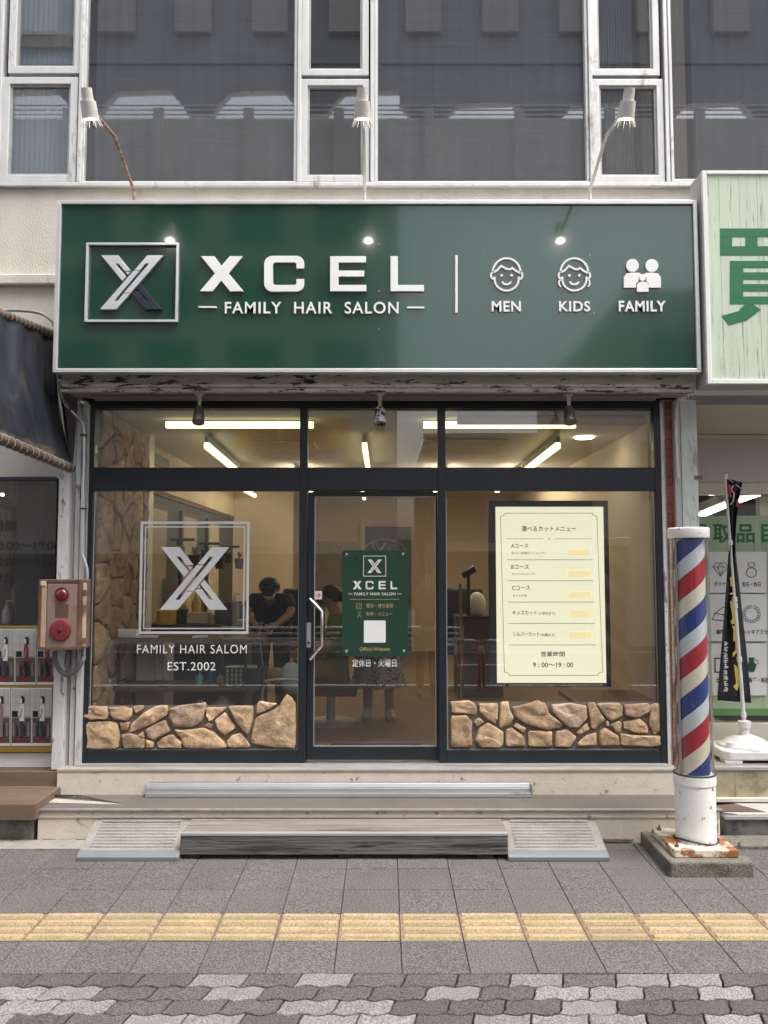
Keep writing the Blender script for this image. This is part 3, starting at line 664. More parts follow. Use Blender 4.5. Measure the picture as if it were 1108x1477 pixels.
def blind(px0, px1, lab, m, y=YU + .10, py0=TOP, py1=262, nm='window_blind'):
    a, b = P(px0, 200, y)[0], P(px1, 200, y)[0]; mb = MB(); n = 40; vs = []; fs = []
    z0, z1 = P(554, py1, y)[1], P(554, py0, y)[1]
    for i in range(n + 1):
        x = a + (b - a) * i / n; d = .004 * math.sin(i * 2.1); vs += [(x, y + d, z0), (x, y + d, z1), (x, y + d + .004, z1), (x, y + d + .004, z0)]
    for i in range(n):
        for k in range(4): fs.append((i * 4 + k, i * 4 + (k + 1) % 4, i * 4 + 4 + (k + 1) % 4, i * 4 + 4 + k))
    return tag(mb.add(vs, fs).obj(nm, m), lab, 'curtain' if m is m_curt else 'blind')
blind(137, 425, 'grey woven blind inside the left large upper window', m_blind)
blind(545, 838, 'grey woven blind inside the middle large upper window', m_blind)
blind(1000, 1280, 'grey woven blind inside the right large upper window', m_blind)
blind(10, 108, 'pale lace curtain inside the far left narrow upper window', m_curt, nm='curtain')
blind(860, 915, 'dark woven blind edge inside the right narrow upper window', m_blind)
m_lumber = mat('bare_lumber', (.36, .25, .16), .7, var=.25, scale=8, stretch=(4, 4, .3), bump=.2)
for px0, px1, lab, y in ((926, 941, 'bare wooden stud inside the right narrow upper window', YU + .14), (968, 991, 'wide weathered wooden board inside the right large upper window', YU + .12)):
    a, b = P(px0, 200, y)[0], P(px1, 200, y)[0]; tag(MB().box(a, b, y, y + .05, zs + .03, zt2).obj('wooden_stud', m_lumber, bevel=.003), lab, 'timber')
a, b = P(22, 100, YU + .07)[0], P(103, 100, YU + .07)[0]
tag(MB().box(a, b, YU + .06, YU + .085, P(554, 60, YU)[1], P(554, 42, YU)[1]).obj('wooden_rail', m_lumber, bevel=.002), 'horizontal wooden rail behind the far left narrow upper window', 'timber')
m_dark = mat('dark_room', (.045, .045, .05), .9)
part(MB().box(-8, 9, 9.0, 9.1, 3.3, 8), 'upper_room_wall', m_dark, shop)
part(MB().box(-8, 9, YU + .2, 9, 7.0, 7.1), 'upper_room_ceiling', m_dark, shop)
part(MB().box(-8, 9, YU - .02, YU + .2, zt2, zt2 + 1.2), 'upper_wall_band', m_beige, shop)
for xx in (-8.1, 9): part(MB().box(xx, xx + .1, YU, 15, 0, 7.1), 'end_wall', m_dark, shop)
# ------------------------------------------------------------------ the big green signboard
sg = thing('signboard', 'long glossy green signboard reading XCEL FAMILY HAIR SALON in a silver frame', 'sign', (0, YS, P(554, 537, YS)[1]))
sx0, sz1 = P(81, 290, YS)[0], P(554, 290, YS)[1]; sx1 = P(1007, 400, YS)[0]; sz0 = P(554, 538, YS)[1]; sx0 = P(81, 400, YS)[0]
w = .028
part(MB().box(sx0 + w, sx1 - w, YS, YS + .02, sz0 + w, sz1 - w), 'panel', m_green, sg)
part(MB().box(sx0 + .01, sx1 - .01, YS + .02, YS + .14, sz0 + .01, sz1 - .01), 'box_body', m_grey, sg)
m_sfr = mat('satin_sign_frame', (.72, .72, .72), .32, .55, var=.06, scale=6)
for nm, pts in (('frame', [(sx0, sz0), (sx1, sz0), (sx1 - w, sz0 + w), (sx0 + w, sz0 + w)]), ('frame', [(sx0, sz1), (sx1, sz1), (sx1 - w, sz1 - w), (sx0 + w, sz1 - w)]),
                ('frame', [(sx0, sz0), (sx0, sz1), (sx0 + w, sz1 - w), (sx0 + w, sz0 + w)]), ('frame', [(sx1, sz0), (sx1, sz1), (sx1 - w, sz1 - w), (sx1 - w, sz0 + w)])):
    part(MB().prism(pts, YS - .018, YS + .06), nm, m_sfr, sg, bevel=.003)
EX = YS - .022
def L_(name, pts, m=m_letter, d=.015, parent=None, y=None, bev=.0015):
    y = YS - .002 if y is None else y
    return part(MB().prism(pp(pts, y), y - d, y), name, m, parent or sg, bevel=bev)
def c2(a, b, n=8): pass
def conv(pts, ox, oy, s): return [(ox + x / s, oy + y / s) for x, y in pts]
# X
L_('letter', conv([(456,199),(495,199),(515,226),(538,199),(576,199),(535,248),(578,299),(539,299),(514,269),(489,299),(453,299),(496,248)], 60, 270, 1.9786))
def arcpts(cx, cy, rx, ry, a0, a1, n=6): return [(cx + rx * math.cos(R(a0 + (a1 - a0) * i / n)), cy - ry * math.sin(R(a0 + (a1 - a0) * i / n))) for i in range(n + 1)]
Cp = arcpts(728, 219, 22, 21, 0, 90) + arcpts(660, 221, 24, 23, 90, 180) + arcpts(660, 277, 24, 23, 180, 270) + arcpts(728, 279, 22, 21, 270, 360) + [(750, 264), (728, 264), (728, 277), (724, 281), (667, 281), (661, 276), (661, 222), (667, 217), (724, 217), (728, 221), (728, 234), (750, 234)]
L_('letter', conv(Cp, 60, 270, 1.9786))
L_('letter', conv([(824,199),(926,199),(926,217),(848,217),(848,240),(921,240),(921,257),(848,257),(848,281),(927,281),(927,299),(824,299)], 60, 270, 1.9786))
L_('letter', conv([(996,199),(1017,199),(1017,281),(1091,281),(1091,299),(996,299)], 60, 270, 1.9786))
L_('dash', [(287, 442.3), (313, 442.6), (313, 445), (287, 444.6)], d=.012); L_('dash', [(587, 443), (612, 443.2), (612, 445.8), (587, 445.5)], d=.012)
letters_px('letter', 'FAMILY  HAIR  SALON', (325, 436, 575, 453), YS - .002, m_letter, sg, bold=.010, ext=.006, sp=1.14)
L_('divider', [(656.5, 369), (660, 369), (660, 452), (656.5, 452)], d=.012)
for s_, r_ in (('MEN', (709, 435, 751, 450)), ('KIDS', (806, 435, 851, 450)), ('FAMILY', (892, 434.5, 960, 450))):
    letters_px('letter', s_, r_, YS - .002, m_letter, sg, bold=.020, ext=.006, sp=1.1)
# logo
LOGO = [[(262,303),(428,303),(550,462),(490,466),(430,388),(398,388),(506,520),(468,568)], [(500,474),(545,474),(520,503)],
        [(250,858),(408,858),(545,697),(478,697),(425,770),(388,770),(638,462),(578,462)], [(868,303),(712,303),(586,455),(642,455),(694,388),(730,388),(482,690),(550,690)],
        [(645,592),(850,858),(692,858),(566,694),(580,674),(624,674),(690,768),(722,768),(610,632)], [(600,642),(612,664),(582,664)]]
def logo(box, y, d, m, parent, dark=None, name='logo_piece', bev=.001):
    for i, q in enumerate(LOGO):
        pts = [(box[0] + (a - 250) / 618 * (box[2] - box[0]), box[1] + (b - 303) / 555 * (box[3] - box[1])) for a, b in q]
        part(MB().prism(pp(pts, y), y - d, y), name, dark if (dark and i >= 4) else m, parent, bevel=bev)
logo((146, 370, 237, 447.5), YS - .002, .024, m_silver, sg, dark=m_dark_metal)
a, b_ = P(126.5, 352, YS); c_, d_ = P(257, 466, YS)
part(MB().ribbon([(a + .008, b_ - .008), (c_ - .006, b_ - .008), (c_ - .006, d_ + .008), (a + .008, d_ + .008)], .015, YS - .028, YS - .002, True), 'logo_frame', m_silver, sg, bevel=.001)
# faces
def icon(cx, cy, s, kids):
    y0, y1 = YS - .014, YS - .001
    def q(pts): return pp([(cx + a * s, cy + b * s) for a, b in pts], YS)
    wd = P(100 + 2.6, 0, YS)[0] - P(100, 0, YS)[0]
    face = [(-17.5, 4)] + [(-17.5 * math.cos(R(a)), 7 + 17 * math.sin(R(a))) for a in range(10, 171, 10)] + [(17.5, 4)]
    part(MB().ribbon(q(face), wd, y0, y1), 'face_outline', m_letter, sg)
    part(MB().ribbon(q([(-20 * math.cos(R(a)), -2 - 20.5 * math.sin(R(a))) for a in range(0, 181, 12)]), wd, y0, y1), 'hair_outline', m_letter, sg)
    part(MB().ribbon(q([(-19.5, -2), (-14, -5), (-8, -11.5), (0, -7), (5, -6.5), (8, -8.5), (14, -4), (19.5, -1)]), wd, y0, y1), 'fringe_outline', m_letter, sg)
    for sx in (-1, 1):
        part(MB().ribbon(q([(sx * (19 + 4 * math.sin(R(a)) * .9), 2.2 - 5 * math.cos(R(a))) for a in range(0, 181, 20)]), wd, y0, y1), 'ear_outline', m_letter, sg)
        part(MB().lathe([(0, -.012), (wd * .75, -.012), (wd * .75, 0)], (P(cx + sx * 7.2 * s, cy + 2 * s, YS)[0], YS - .001, P(554, cy + 2 * s, YS)[1]), 14, 'y'), 'eye', m_letter, sg)
        if kids: part(MB().ribbon(q([(sx * (19 - 3.2 * math.sin(R(a))), 13 + 5 * math.cos(R(a))) for a in range(180, 361, 20)]), wd * .8, y0, y1), 'side_lock', m_letter, sg)
    part(MB().ribbon(q([(-6 * math.cos(R(a)), 11 + 4 * math.sin(R(a))) for a in range(0, 181, 20)]), wd * .95, y0, y1), 'mouth', m_letter, sg)
icon(730.5, 396, 1.0, False); icon(828, 396, 1.0, True)
def circ(cx, cy, r): return [(cx + r * math.cos(R(a)), cy + r * math.sin(R(a))) for a in range(0, 360, 15)]
for cx in (911.5, 939.5):
    L_('family_head', circ(cx, 384, 9.3), d=.014)
L_('family_body', [(899, 416), (899, 401), (903, 395.5), (909, 394.5), (920.5, 394.5), (924, 396.5), (920, 402), (920.5, 406), (917, 410), (916.5, 416)], d=.014)
L_('family_body', [(952.5, 416), (952.5, 401), (948.5, 395.5), (942, 394.5), (931, 394.5), (928, 396.5), (932, 402), (931, 406), (934.5, 410), (935, 416)], d=.014)
L_('family_head', circ(926, 401.5, 5), d=.016)
L_('family_body', [(917.8, 422), (917.8, 413), (920, 409), (923, 407.6), (929.5, 407.6), (932.5, 409), (934.6, 413), (934.6, 422)], d=.016)
for px, py in ((547, 352), (547, 420), (547, 475), (697, 368), (851, 368), (857, 452)):
    c = P(px, py, YS); part(MB().lathe([(0, -.004), (.004, -.003), (.005, 0)], (c[0], YS, c[1]), 10, 'y'), 'screw', m_grey, sg)
xs = P(546, 400, YS)[0]
part(MB().box(xs - .0008, xs + .0008, YS - .0012, YS, sz0 + w, sz1 - w), 'sheet_joint', flat('joint_green', (.03, .09, .065), .5), sg)  # thin joint line in a slightly lighter green than the sheet

# sign lamps: arm from the wall above the sign, floodlight aimed back at the sign
m_lampw = mat('aged_white_plastic', (.66, .64, .58), .5, var=.12, scale=20, dirt=(.40, .35, .28), dirt_t=.62, dirt_scale=12)
m_lit = emit('lit_floodlight', (1, .97, .9), 16)
m_lens = glass('lamp_glass', (.9, .9, .88), 1.5)
def sign_lamp(px, base, lab, m_arm, tilt):
    y = 4.58; x = P(px, 185, y)[0]; z = P(px, 180, y)[1]
    t = thing('sign_lamp', lab, 'lamp', (x, y, z), group='floodlights above the green sign')
    ax = Vector((math.sin(tilt) * -.35 * 0 + tilt, .42, -1)).normalized()      # pointing down and back to the sign
    top = Vector((x, y, z)) - ax * .19
    fr_ = Vector((x, y, z))
    bx, bz = P(base[0], base[1], YS + .1)
    a = fr_ - ax * .1 + Vector((0, .03, .0))
    part(MB().tube([a, a.lerp(Vector((bx, YS + .12, bz + .12)), .5) + Vector((0, 0, .10)), (bx, YS + .13, bz + .10), (bx, YS + .13, bz - .04)], .011, 10), 'arm', m_arm, t, smooth=True)
    part(MB().tube([top, top + ax * .065, top + ax * .068, top + ax * .155], [.030, .032, .043, .046], 20), 'lamp_holder', m_lampw, t, smooth=True)
    part(MB().tube([top + ax * .155, top + ax * .20], [.040, .060], 20, cap=False), 'lamp_shade', m_lens, t, smooth=True)
    rim = MB()
    for k in range(10):
        an = 2 * math.pi * k / 10; u = ax.orthogonal().normalized(); v = ax.cross(u)
        d = u * math.cos(an) + v * math.sin(an); rim.tube([top + ax * .155 + d * .043, top + ax * .20 + d * .062], .0018, 5)
    part(rim, 'shade_ribs', m_lampw, t)
    part(MB().tube([top + ax * .1555, top + ax * .157], [.036, .036], 20), 'bulb', m_lit, t)
    part(MB().tube([top + ax * .156, top + ax * .162], [.0465, .0475], 20, cap=False), 'lens_rim', m_lampw, t)
m_rust_arm = mat('rusty_striped_arm', (.45, .36, .30), .7, var=.25, scale=8, dirt=(.30, .13, .07), dirt_t=.5, dirt_scale=22, dirt_soft=.03)
sign_lamp(132, (191, 292), 'left floodlight above the sign on a rusty bent arm', m_rust_arm, .05)
sign_lamp(523, (526, 292), 'middle floodlight above the sign on a straight grey arm', m_frame_w, 0)
sign_lamp(902, (853, 292), 'right floodlight above the sign on an arm leaning right', m_frame_w, -.04)

# spotlights under the canopy
def spot(px, lab, m, aim, scl=1.):
    y = YG - .22; x, z = P(px, 562, y); zc = cz0 + .012
    t = thing('spotlight', lab, 'spotlight', (x, y, zc), group='spotlights under the canopy')
    part(MB().tube([(x, y, zc - .0), (x, y, zc - .012)], [.035, .032], 18), 'mount', m_old_w, t, smooth=True)
    zb2 = P(px, 590, y)[1]
    part(MB().tube([(x, y, zc - .012), (x + .002, y, (zc + zb2) / 2), (x, y, zb2)], [.018, .013, .011], 12), 'stem', m_old_w, t, smooth=True)
    c = Vector((x, y, zb2)); ax = Vector(aim).normalized()
    part(MB().tube([c - ax * .018, c, c + ax * .085, c + ax * .112, c + ax * .113, c + ax * .095], [.020, .034, .040, .043, .036, .033], 24, cap=False), 'lamp_head', m, t, smooth=True)
    part(MB().tube([c + ax * .07, c + ax * .094], [.012, .033], 18), 'reflector', m_black, t)
m_spotb = mat('worn_bronze_metal', (.20, .18, .16), .4, .7, var=.2, scale=20)
m_spotp = mat('peeling_black_white', (.55, .54, .52), .5, var=.2, dirt=(.02, .02, .02), dirt_t=.5, dirt_scale=28, dirt_soft=.015)
spot(288, 'left small spotlight under the canopy tilted aside', m_spotb, (.03, -.25, -.55))
spot(548, 'middle spotlight under the canopy with flaking paint', m_spotp, (0, -.3, -1))
spot(820, 'right dark spotlight under the canopy near the tiled pier', m_spotb, (0, -.35, -.8))

# ------------------------------------------------------------------ plaque on the door
yp = YG - .002
pl = thing('door_plaque', 'dark green plaque with salon name fixed to the door glass', 'plaque', (P(540, 870, yp)[0], yp, P(540, 947, yp)[1]))
def rrect(x0, y0, x1, y1, r, n=5):
    return arcpts(x1 - r, y0 + r, r, r, 0, 90, n) + arcpts(x0 + r, y0 + r, r, r, 90, 180, n) + arcpts(x0 + r, y1 - r, r, r, 180, 270, n) + arcpts(x1 - r, y1 - r, r, r, 270, 360, n)
part(MB().prism(pp(rrect(493.5, 793.5, 588.5, 946.5, 5), yp), yp - .006, yp + .012), 'board', mat('plaque_green', (.018, .055, .035), .3, var=.03, bump=0), pl, bevel=.001)
m_pl = flat('plaque_print', (.78, .77, .68), .5); m_gold = flat('plaque_gold_print', (.42, .33, .13), .5)
yq = yp - .0075
logo((530, 807, 551, 826.5), yq, .001, m_pl, pl, bev=0, name='logo_print')
a, b_ = P(524.5, 802, yq); c_, d_ = P(556.5, 831, yq)
part(MB().ribbon([(a, b_), (c_, b_), (c_, d_), (a, d_)], .0045, yq - .001, yq, True), 'logo_border', m_pl, pl)
for q in ([(455,198),(497,198),(516,225),(538,198),(577,198),(537,248),(579,300),(537,300),(514,271),(490,300),(451,300),(495,248)], Cp,
          [(823,198),(927,198),(927,220),(850,220),(850,238),(922,238),(922,258),(850,258),(850,278),(928,278),(928,300),(823,300)], [(996,198),(1020,198),(1020,278),(1092,278),(1092,300),(996,300)]):
    pts = [(509 + (x - 451) / 641 * 64, 838 + (y - 198) / 102 * 12) for x, y in q]
    part(MB().prism(pp(pts, yq), yq - .001, yq), 'letter_print', m_pl, pl)
text_px('lettering', 'FAMILY HAIR SALON', (511, 854.5, 570.5, 858.8), yq, m_pl, pl, bold=.012, sp=1.15)
for a, b_ in ((502.5, 508.5), (573, 579)): part(MB().prism(pp([(a, 856.2), (b_, 856.2), (b_, 857), (a, 857)], yq), yq - .001, yq), 'dash', m_pl, pl)
part(MB().prism(pp([(505.5, 864.2), (576, 864.2), (576, 864.9), (505.5, 864.9)], yq), yq - .001, yq), 'rule', m_gold, pl)
text_px('lettering', '受付・待ち状況', (528.5, 870.5, 567, 877), yq, m_gold, pl, bold=.012)
text_px('lettering', '料金・メニュー', (528.5, 882.5, 566, 888.5), yq, m_gold, pl, bold=.012)
part(MB().ribbon(pp([(514.5, 870.5), (521.5, 870.5), (521.5, 878), (514.5, 878)], yq), .003, yq - .001, yq, True), 'list_icon', m_gold, pl)
for k in range(3): part(MB().ribbon(pp([(516, 872.4 + 1.8 * k), (520, 872.4 + 1.8 * k)], yq), .002, yq - .001, yq), 'list_icon_line', m_gold, pl)
for s_ in (-1, 1):
    part(MB().ribbon(pp([(518.5 - 2 * s_, 882), (518.5 + 1.6 * s_, 889)], yq), .0025, yq - .001, yq), 'scissors_icon', m_gold, pl)
    part(MB().ribbon(pp([(518.5 + s_ * 2.4 + 1.1 * math.cos(R(a)), 889.6 + 1.1 * math.sin(R(a))) for a in range(0, 360, 45)], yq), .0018, yq - .001, yq, True), 'scissors_icon', m_gold, pl)
part(MB().prism(pp(rrect(525, 895, 556.5, 927, 1.6), yq), yq - .001, yq), 'white_card', flat('card_white', (.82, .82, .82), .5), pl)
text_px('lettering', 'Official Website', (519, 933.5, 562, 938.8), yq, m_gold, pl, bold=.006)
for px, py in ((500, 800), (581.5, 799.5), (499.7, 940), (582.5, 939.5)):
    c = P(px, py, yp - .006); part(MB().lathe([(0, -.007), (.009, -.006), (.0125, -.002), (.013, .0)], (c[0], yp - .006, c[1]), 20, 'y'), 'cap_screw', MATS['polished_steel'], pl, smooth=True)
t = thing('closed_day_lettering', 'white closing day lettering on the door glass below the green plaque', 'lettering', (0, YG + .012, 1.1))
letters_px('character', '定休日・火曜日', (508, 950.5, 572, 962), YG + .012, m_letter, t, bold=.014)

# ------------------------------------------------------------------ logo decal on the left window
ydc = YG - .0045
m_decal = mat('silver_film', (.74, .75, .77), .35, .45, var=.08, scale=5, bump=0)
dc = thing('window_decal', 'large silver film logo with double border on the left window', 'decal', (P(280, 914, ydc)[0], ydc, P(280, 914, ydc)[1]))
logo((230.5, 789, 331, 879.5), ydc, .001, m_decal, dc, bev=0)
for (x0, y0, x1, y1, wd) in ((203, 754, 358.5, 912.5, .018), (208.5, 760, 353, 906.5, .0085)):
    a, b_ = P(x0, y0, ydc)[0], P(554, y0, ydc)[1]; c_, d_ = P(x1, y0, ydc)[0], P(554, y1, ydc)[1]
    part(MB().ribbon([(P(x0 - 1, 900, ydc)[0], b_), (c_, b_), (c_, d_), (P(x0 - 1, 900, ydc)[0], d_)], wd, ydc - .001, ydc, True), 'border_strip', m_decal, dc)
letters_px('letter', 'FAMILY HAIR SALOM', (198, 930, 356, 942.5), ydc, m_letter, dc, bold=-.004, sp=1.14)
letters_px('letter', 'EST.2002', (242, 955, 311, 967), ydc, m_letter, dc, bold=.0, sp=1.08)

# ------------------------------------------------------------------ menu board inside the right window
ym = YG + .03
mn = thing('menu_board', 'black framed glowing cream menu board inside the right window', 'menu board', (P(792, 990, ym)[0], ym, P(792, 990, ym)[1]))
a = P(706, 830, ym)[0]; b_ = P(880, 860, ym)[0]; z1 = P(554, 722, ym)[1]; z0 = P(554, 991, ym)[1]
part(MB().box(a, b_, ym + .004, ym + .06, z0, z1), 'frame', mat('black_cabinet', (.022, .02, .02), .4), mn, bevel=.003)
m_scr = mat('lit_menu_screen', (.55, .55, .42), .4, var=.0, bump=0, emit=(.90, .86, .62), estr=.36)
sx_0, sx_1 = P(716, 857, ym)[0], P(872.5, 857, ym)[0]; sz_1, sz_0 = P(554, 731, ym)[1], P(554, 985, ym)[1]
part(MB().box(sx_0, sx_1, ym, ym + .004, sz_0, sz_1), 'screen', m_scr, mn)
yt = ym - .001
def mx(px, py):      # picture position measured on the screen crop (1002 x 1477)
    return (700 + px / 5.274, 720 + py / 5.275)
def mt(s_, x0, y0, x1, y1, **k):
    p, q = mx(x0, y0), mx(x1, y1); text_px('lettering', s_, (p[0], p[1], q[0], q[1]), yt, m_text_dk, mn, **k)
mt('選べるカットメニュー', 277, 205, 690, 245, bold=.013)
mt('Aコース' , 196, 340, 328, 371, bold=.013); mt('カット＋顔剃り＋シャンプー', 198, 400, 464, 419, bold=.013)
mt('Bコース' , 198, 500, 333, 531, bold=.013); mt('カット＋シャンプー', 204, 559, 388, 579, bold=.013)
mt('Cコース' , 203, 660, 341, 691, bold=.013); mt('カットのみ', 209, 724, 316, 744, bold=.013)
mt('キッズカット', 206, 846, 393, 880, bold=.013); mt('（小学生まで）', 404, 857, 534, 881, bold=.013)
mt('シルバーカット', 211, 1008, 412, 1044, bold=.013); mt('（65歳以上）', 420, 1020, 530, 1044, bold=.013)
mt('営業時間', 423, 1158, 605, 1198, bold=.013); mt('9 : 00～19 : 00', 363, 1242, 670, 1280, bold=.013)
def ml(pts, wd=.0022, m=m_text_dk, nm='rule'): part(MB().ribbon(pp([mx(*p) for p in pts], yt), wd, yt - .001, yt), nm, m, mn)
ml([(162, 301), (442, 301)]); ml([(530, 301), (812, 301)]); ml([(478, 294), (496, 309)], .0016); ml([(496, 294), (478, 309)], .0016)
for x0, x1, y in ((165, 818, 461), (169, 823, 620), (173, 829, 783), (177, 835, 945), (181, 842, 1109)): ml([(x0, y), (x1, y)], .003)
for k in range(1):
    A = [(152, 107), (815, 106)] + [(817, 118), (828, 126), (849, 129)] + [(893, 1316)] + [(872, 1318), (862, 1325), (859, 1340)] + [(183, 1341)] + [(179, 1326), (166, 1318), (146, 1317)] + [(116, 129), (134, 127), (146, 120), (152, 107)]
    ml(A, .003, nm='border_line')
m_patch = mat('price_sticker', (.80, .68, .42), .5, var=.0, bump=0, emit=(.84, .70, .36), estr=.36)
for x0, y0, x1, y1 in ((621, 380, 788, 431), (629, 543, 796, 594), (635, 703, 801, 755), (638, 845, 806, 897), (643, 1010, 810, 1061)):
    p, q = mx(x0, y0), mx(x1, y1)
    part(MB().prism(pp([(p[0], p[1]), (q[0], p[1]), (q[0], q[1]), (p[0], q[1])], yt), yt - .001, yt), 'price_sticker', m_patch, mn)

# ------------------------------------------------------------------ red alarm cabinet and conduits
ya = YG - .30
ab = thing('alarm_cabinet', 'rusty pink fire alarm cabinet with red lamp and bell on the left post', 'alarm cabinet', (P(87, 940, ya)[0], YG - .1, P(87, 940, ya)[1]))
m_cab = mat('faded_pink_cabinet', (.24, .17, .148), .55, var=.14, scale=7, bump=.1, dirt=(.20, .11, .08), dirt_t=.62, dirt_scale=5)
m_cab2 = mat('brown_cabinet_edge', (.17, .09, .075), .6, var=.2, scale=9, dirt=(.10, .05, .03), dirt_t=.55)
ax0, az1 = P(54.5, 836, ya); ax1 = P(117, 880, ya)[0]; az0 = P(87, 938, ya)[1]
part(MB().box(ax0, ax1 - .01, ya + .012, YG - .09, az0, az1), 'box_body', m_cab2, ab, bevel=.006)
part(MB().ribbon([(ax0 + .018, az0 + .012), (ax1 - .02, az0 + .012), (ax1 - .02, az1 - .012), (ax0 + .018, az1 - .012)], .022, ya + .002, ya + .014, True), 'rim', m_cab2, ab, bevel=.003)
part(MB().box(P(67, 890, ya)[0], P(111, 890, ya)[0], ya + .003, ya + .013, P(554, 934, ya)[1], P(554, 842, ya)[1]), 'door_panel', m_cab, ab, bevel=.004)
part(MB().box(P(57.5, 890, ya)[0], P(66, 890, ya)[0], ya + .004, ya + .013, P(554, 935, ya)[1], P(554, 839, ya)[1]), 'side_strip', mat('tan_strip', (.42, .29, .19), .6, var=.2), ab, bevel=.003)
part(pbox(MB(), 59, 838, 66.5, 844.5, ya - .001, ya + .003), 'paper_sticker', flat('yellowed_paper', (.60, .52, .33), .7), ab)
c = P(89, 858, ya); m_redlens = mat('red_lens', (.14, .008, .014), .15, var=.1, coat=.5)
part(MB().lathe([(0, -.018), (.022, -.016), (.036, -.009), (.04, 0), (.042, .004)], (c[0], ya, c[1]), 28, 'y'), 'alarm_lamp', m_redlens, ab, smooth=True)
part(MB().lathe([(.040, .0), (.049, -.006), (.052, .004)], (c[0], ya, c[1]), 28, 'y'), 'lamp_ring', mat('dark_red_ring', (.16, .04, .045), .5), ab, smooth=True)
c = P(87, 909, ya)
part(MB().lathe([(0, -.014), (.020, -.013), (.055, -.016), (.068, -.012), (.074, .002)], (c[0], ya, c[1]), 36, 'y'), 'bell', mat('bell_red', (.19, .026, .036), .35, var=.15, scale=12), ab, smooth=True)
part(MB().lathe([(0, -.022), (.012, -.021), (.017, -.012)], (c[0], ya, c[1]), 20, 'y'), 'bell_hub', m_dark_metal, ab, smooth=True)
gl_ = MB()
for i in range(9):
    x = P(80 + i * 2.25, 881, ya)[0]; gl_.box(x - .001, x + .001, ya + .001, ya + .003, P(554, 890.5, ya)[1], P(554, 871.5, ya)[1])
for i in range(9):
    z = P(554, 872 + i * 2.25, ya)[1]; gl_.box(P(79.5, 881, ya)[0], P(98.5, 881, ya)[0], ya + .001, ya + .003, z - .001, z + .001)
part(gl_, 'speaker_grille', m_cab2, ab)
m_hinge = mat('cream_hinge', (.55, .50, .36), .6, dirt=(.2, .1, .06), dirt_t=.6)
part(MB().box(P(119, 890, ya + .05)[0], P(123, 890, ya + .05)[0], ya + .05, ya + .07, P(554, 933, ya)[1], P(554, 841, ya)[1]), 'hinge_rod', m_hinge, ab)
for py in (855, 925): part(MB().box(ax1 - .012, P(124, 890, ya + .05)[0], ya + .045, ya + .075, P(554, py + 4, ya)[1], P(554, py - 4, ya)[1]), 'hinge', m_cab2, ab, bevel=.002)
def pv(px, py, y): a, b = P(px, py, y); return (a, y, b)
def smooth_path(p, k=6):
    P_ = [Vector(q) for q in p]; out = []
    for i in range(len(P_) - 1):
        p0 = P_[max(i - 1, 0)]; p1 = P_[i]; p2 = P_[i + 1]; p3 = P_[min(i + 2, len(P_) - 1)]
        for j in range(k):
            t = j / k; out.append(.5 * ((2 * p1) + (p2 - p0) * t + (2 * p0 - 5 * p1 + 4 * p2 - p3) * t * t + (3 * p1 - p0 - 3 * p2 + p3) * t ** 3))
    return out + [P_[-1]]
y = YG - .10
tag(MB().tube(smooth_path([pv(86, 548, YS + .15), pv(87, 566, YS + .2), pv(96, 585, y), pv(112, 602, y), pv(120, 614, y), pv(121, 640, y), pv(120, 700, y), pv(118.5, 790, y), pv(120, 803, y), pv(125.5, 822, y), pv(125.5, 850, y), pv(122, 930, y), pv(121, 952, y)]), .011, 12).obj('conduit', mat('galvanised_pipe', (.50, .52, .54), .38, .6, var=.1), smooth=True), 'galvanised conduit bending from the sign corner down beside the left window', 'conduit')
tag(MB().tube(smooth_path([pv(122, 560, y), pv(116, 566, y), pv(115, 580, y), pv(124, 605, y + .02), pv(126, 625, y + .02), pv(123.5, 800, y + .03), pv(118, 960, y + .03)]), .007, 10).obj('cable', m_conduit, smooth=True), 'thin grey cable running down behind the galvanised conduit', 'cable')
y = YG - .16
tag(MB().tube(smooth_path([pv(79, 939, y), pv(80, 952, y), pv(86, 966, y), pv(97, 973, y), pv(110, 967, y), pv(119, 953, y), pv(121, 948, y + .05)]), .017, 14).obj('flexible_hose', mat('grey_flex_hose', (.13, .135, .14), .6, bump=.6, bscale=90), smooth=True), 'thick grey flexible hose looping under the alarm cabinet', 'hose')
tag(MB().tube(smooth_path([pv(99, 939, y + .02), pv(96, 955, y + .02), pv(99, 968, y + .02), pv(106, 972, y + .02)]), .015, 14).obj('flexible_hose', mat('grey_flex_hose', (.13, .135, .14)), smooth=True), 'short grey hose dropping straight down behind the looping hose', 'hose')
for py in (631, 735):
    tag(MB().box(P(116, py, YG - .115)[0], P(125, py, YG - .115)[0], YG - .118, YG - .09, P(554, py + 1, YG)[1], P(554, py - 1, YG)[1]).obj('pipe_clip', m_black), {631: 'upper black clip holding the conduit', 735: 'lower black clip holding the conduit'}[py], 'clip', 'conduit clips')
# loose wires at the right end of the canopy
y = YS + .2
for i, q in enumerate(([(997, 548), (999, 556), (996, 562)], [(1001, 545), (1005, 553), (1004, 560)], [(1011, 541), (1008, 550)], [(993, 560), (984, 566), (977, 577), (975, 620), (978, 690)])):
    lab = ['short dangling wire at the canopy corner nearest the panel', 'short dangling wire crossing between the two signs', 'bright cable end between the two signs', 'long pale cable bending down the right posts'][i]
    tag(MB().tube(smooth_path([pv(a, b, (YG - .1) if i == 3 else y) for a, b in q]), .004 if i < 3 else .010, 8).obj('wire', m_conduit if i != 3 else m_old_w, smooth=True), lab, 'wire')

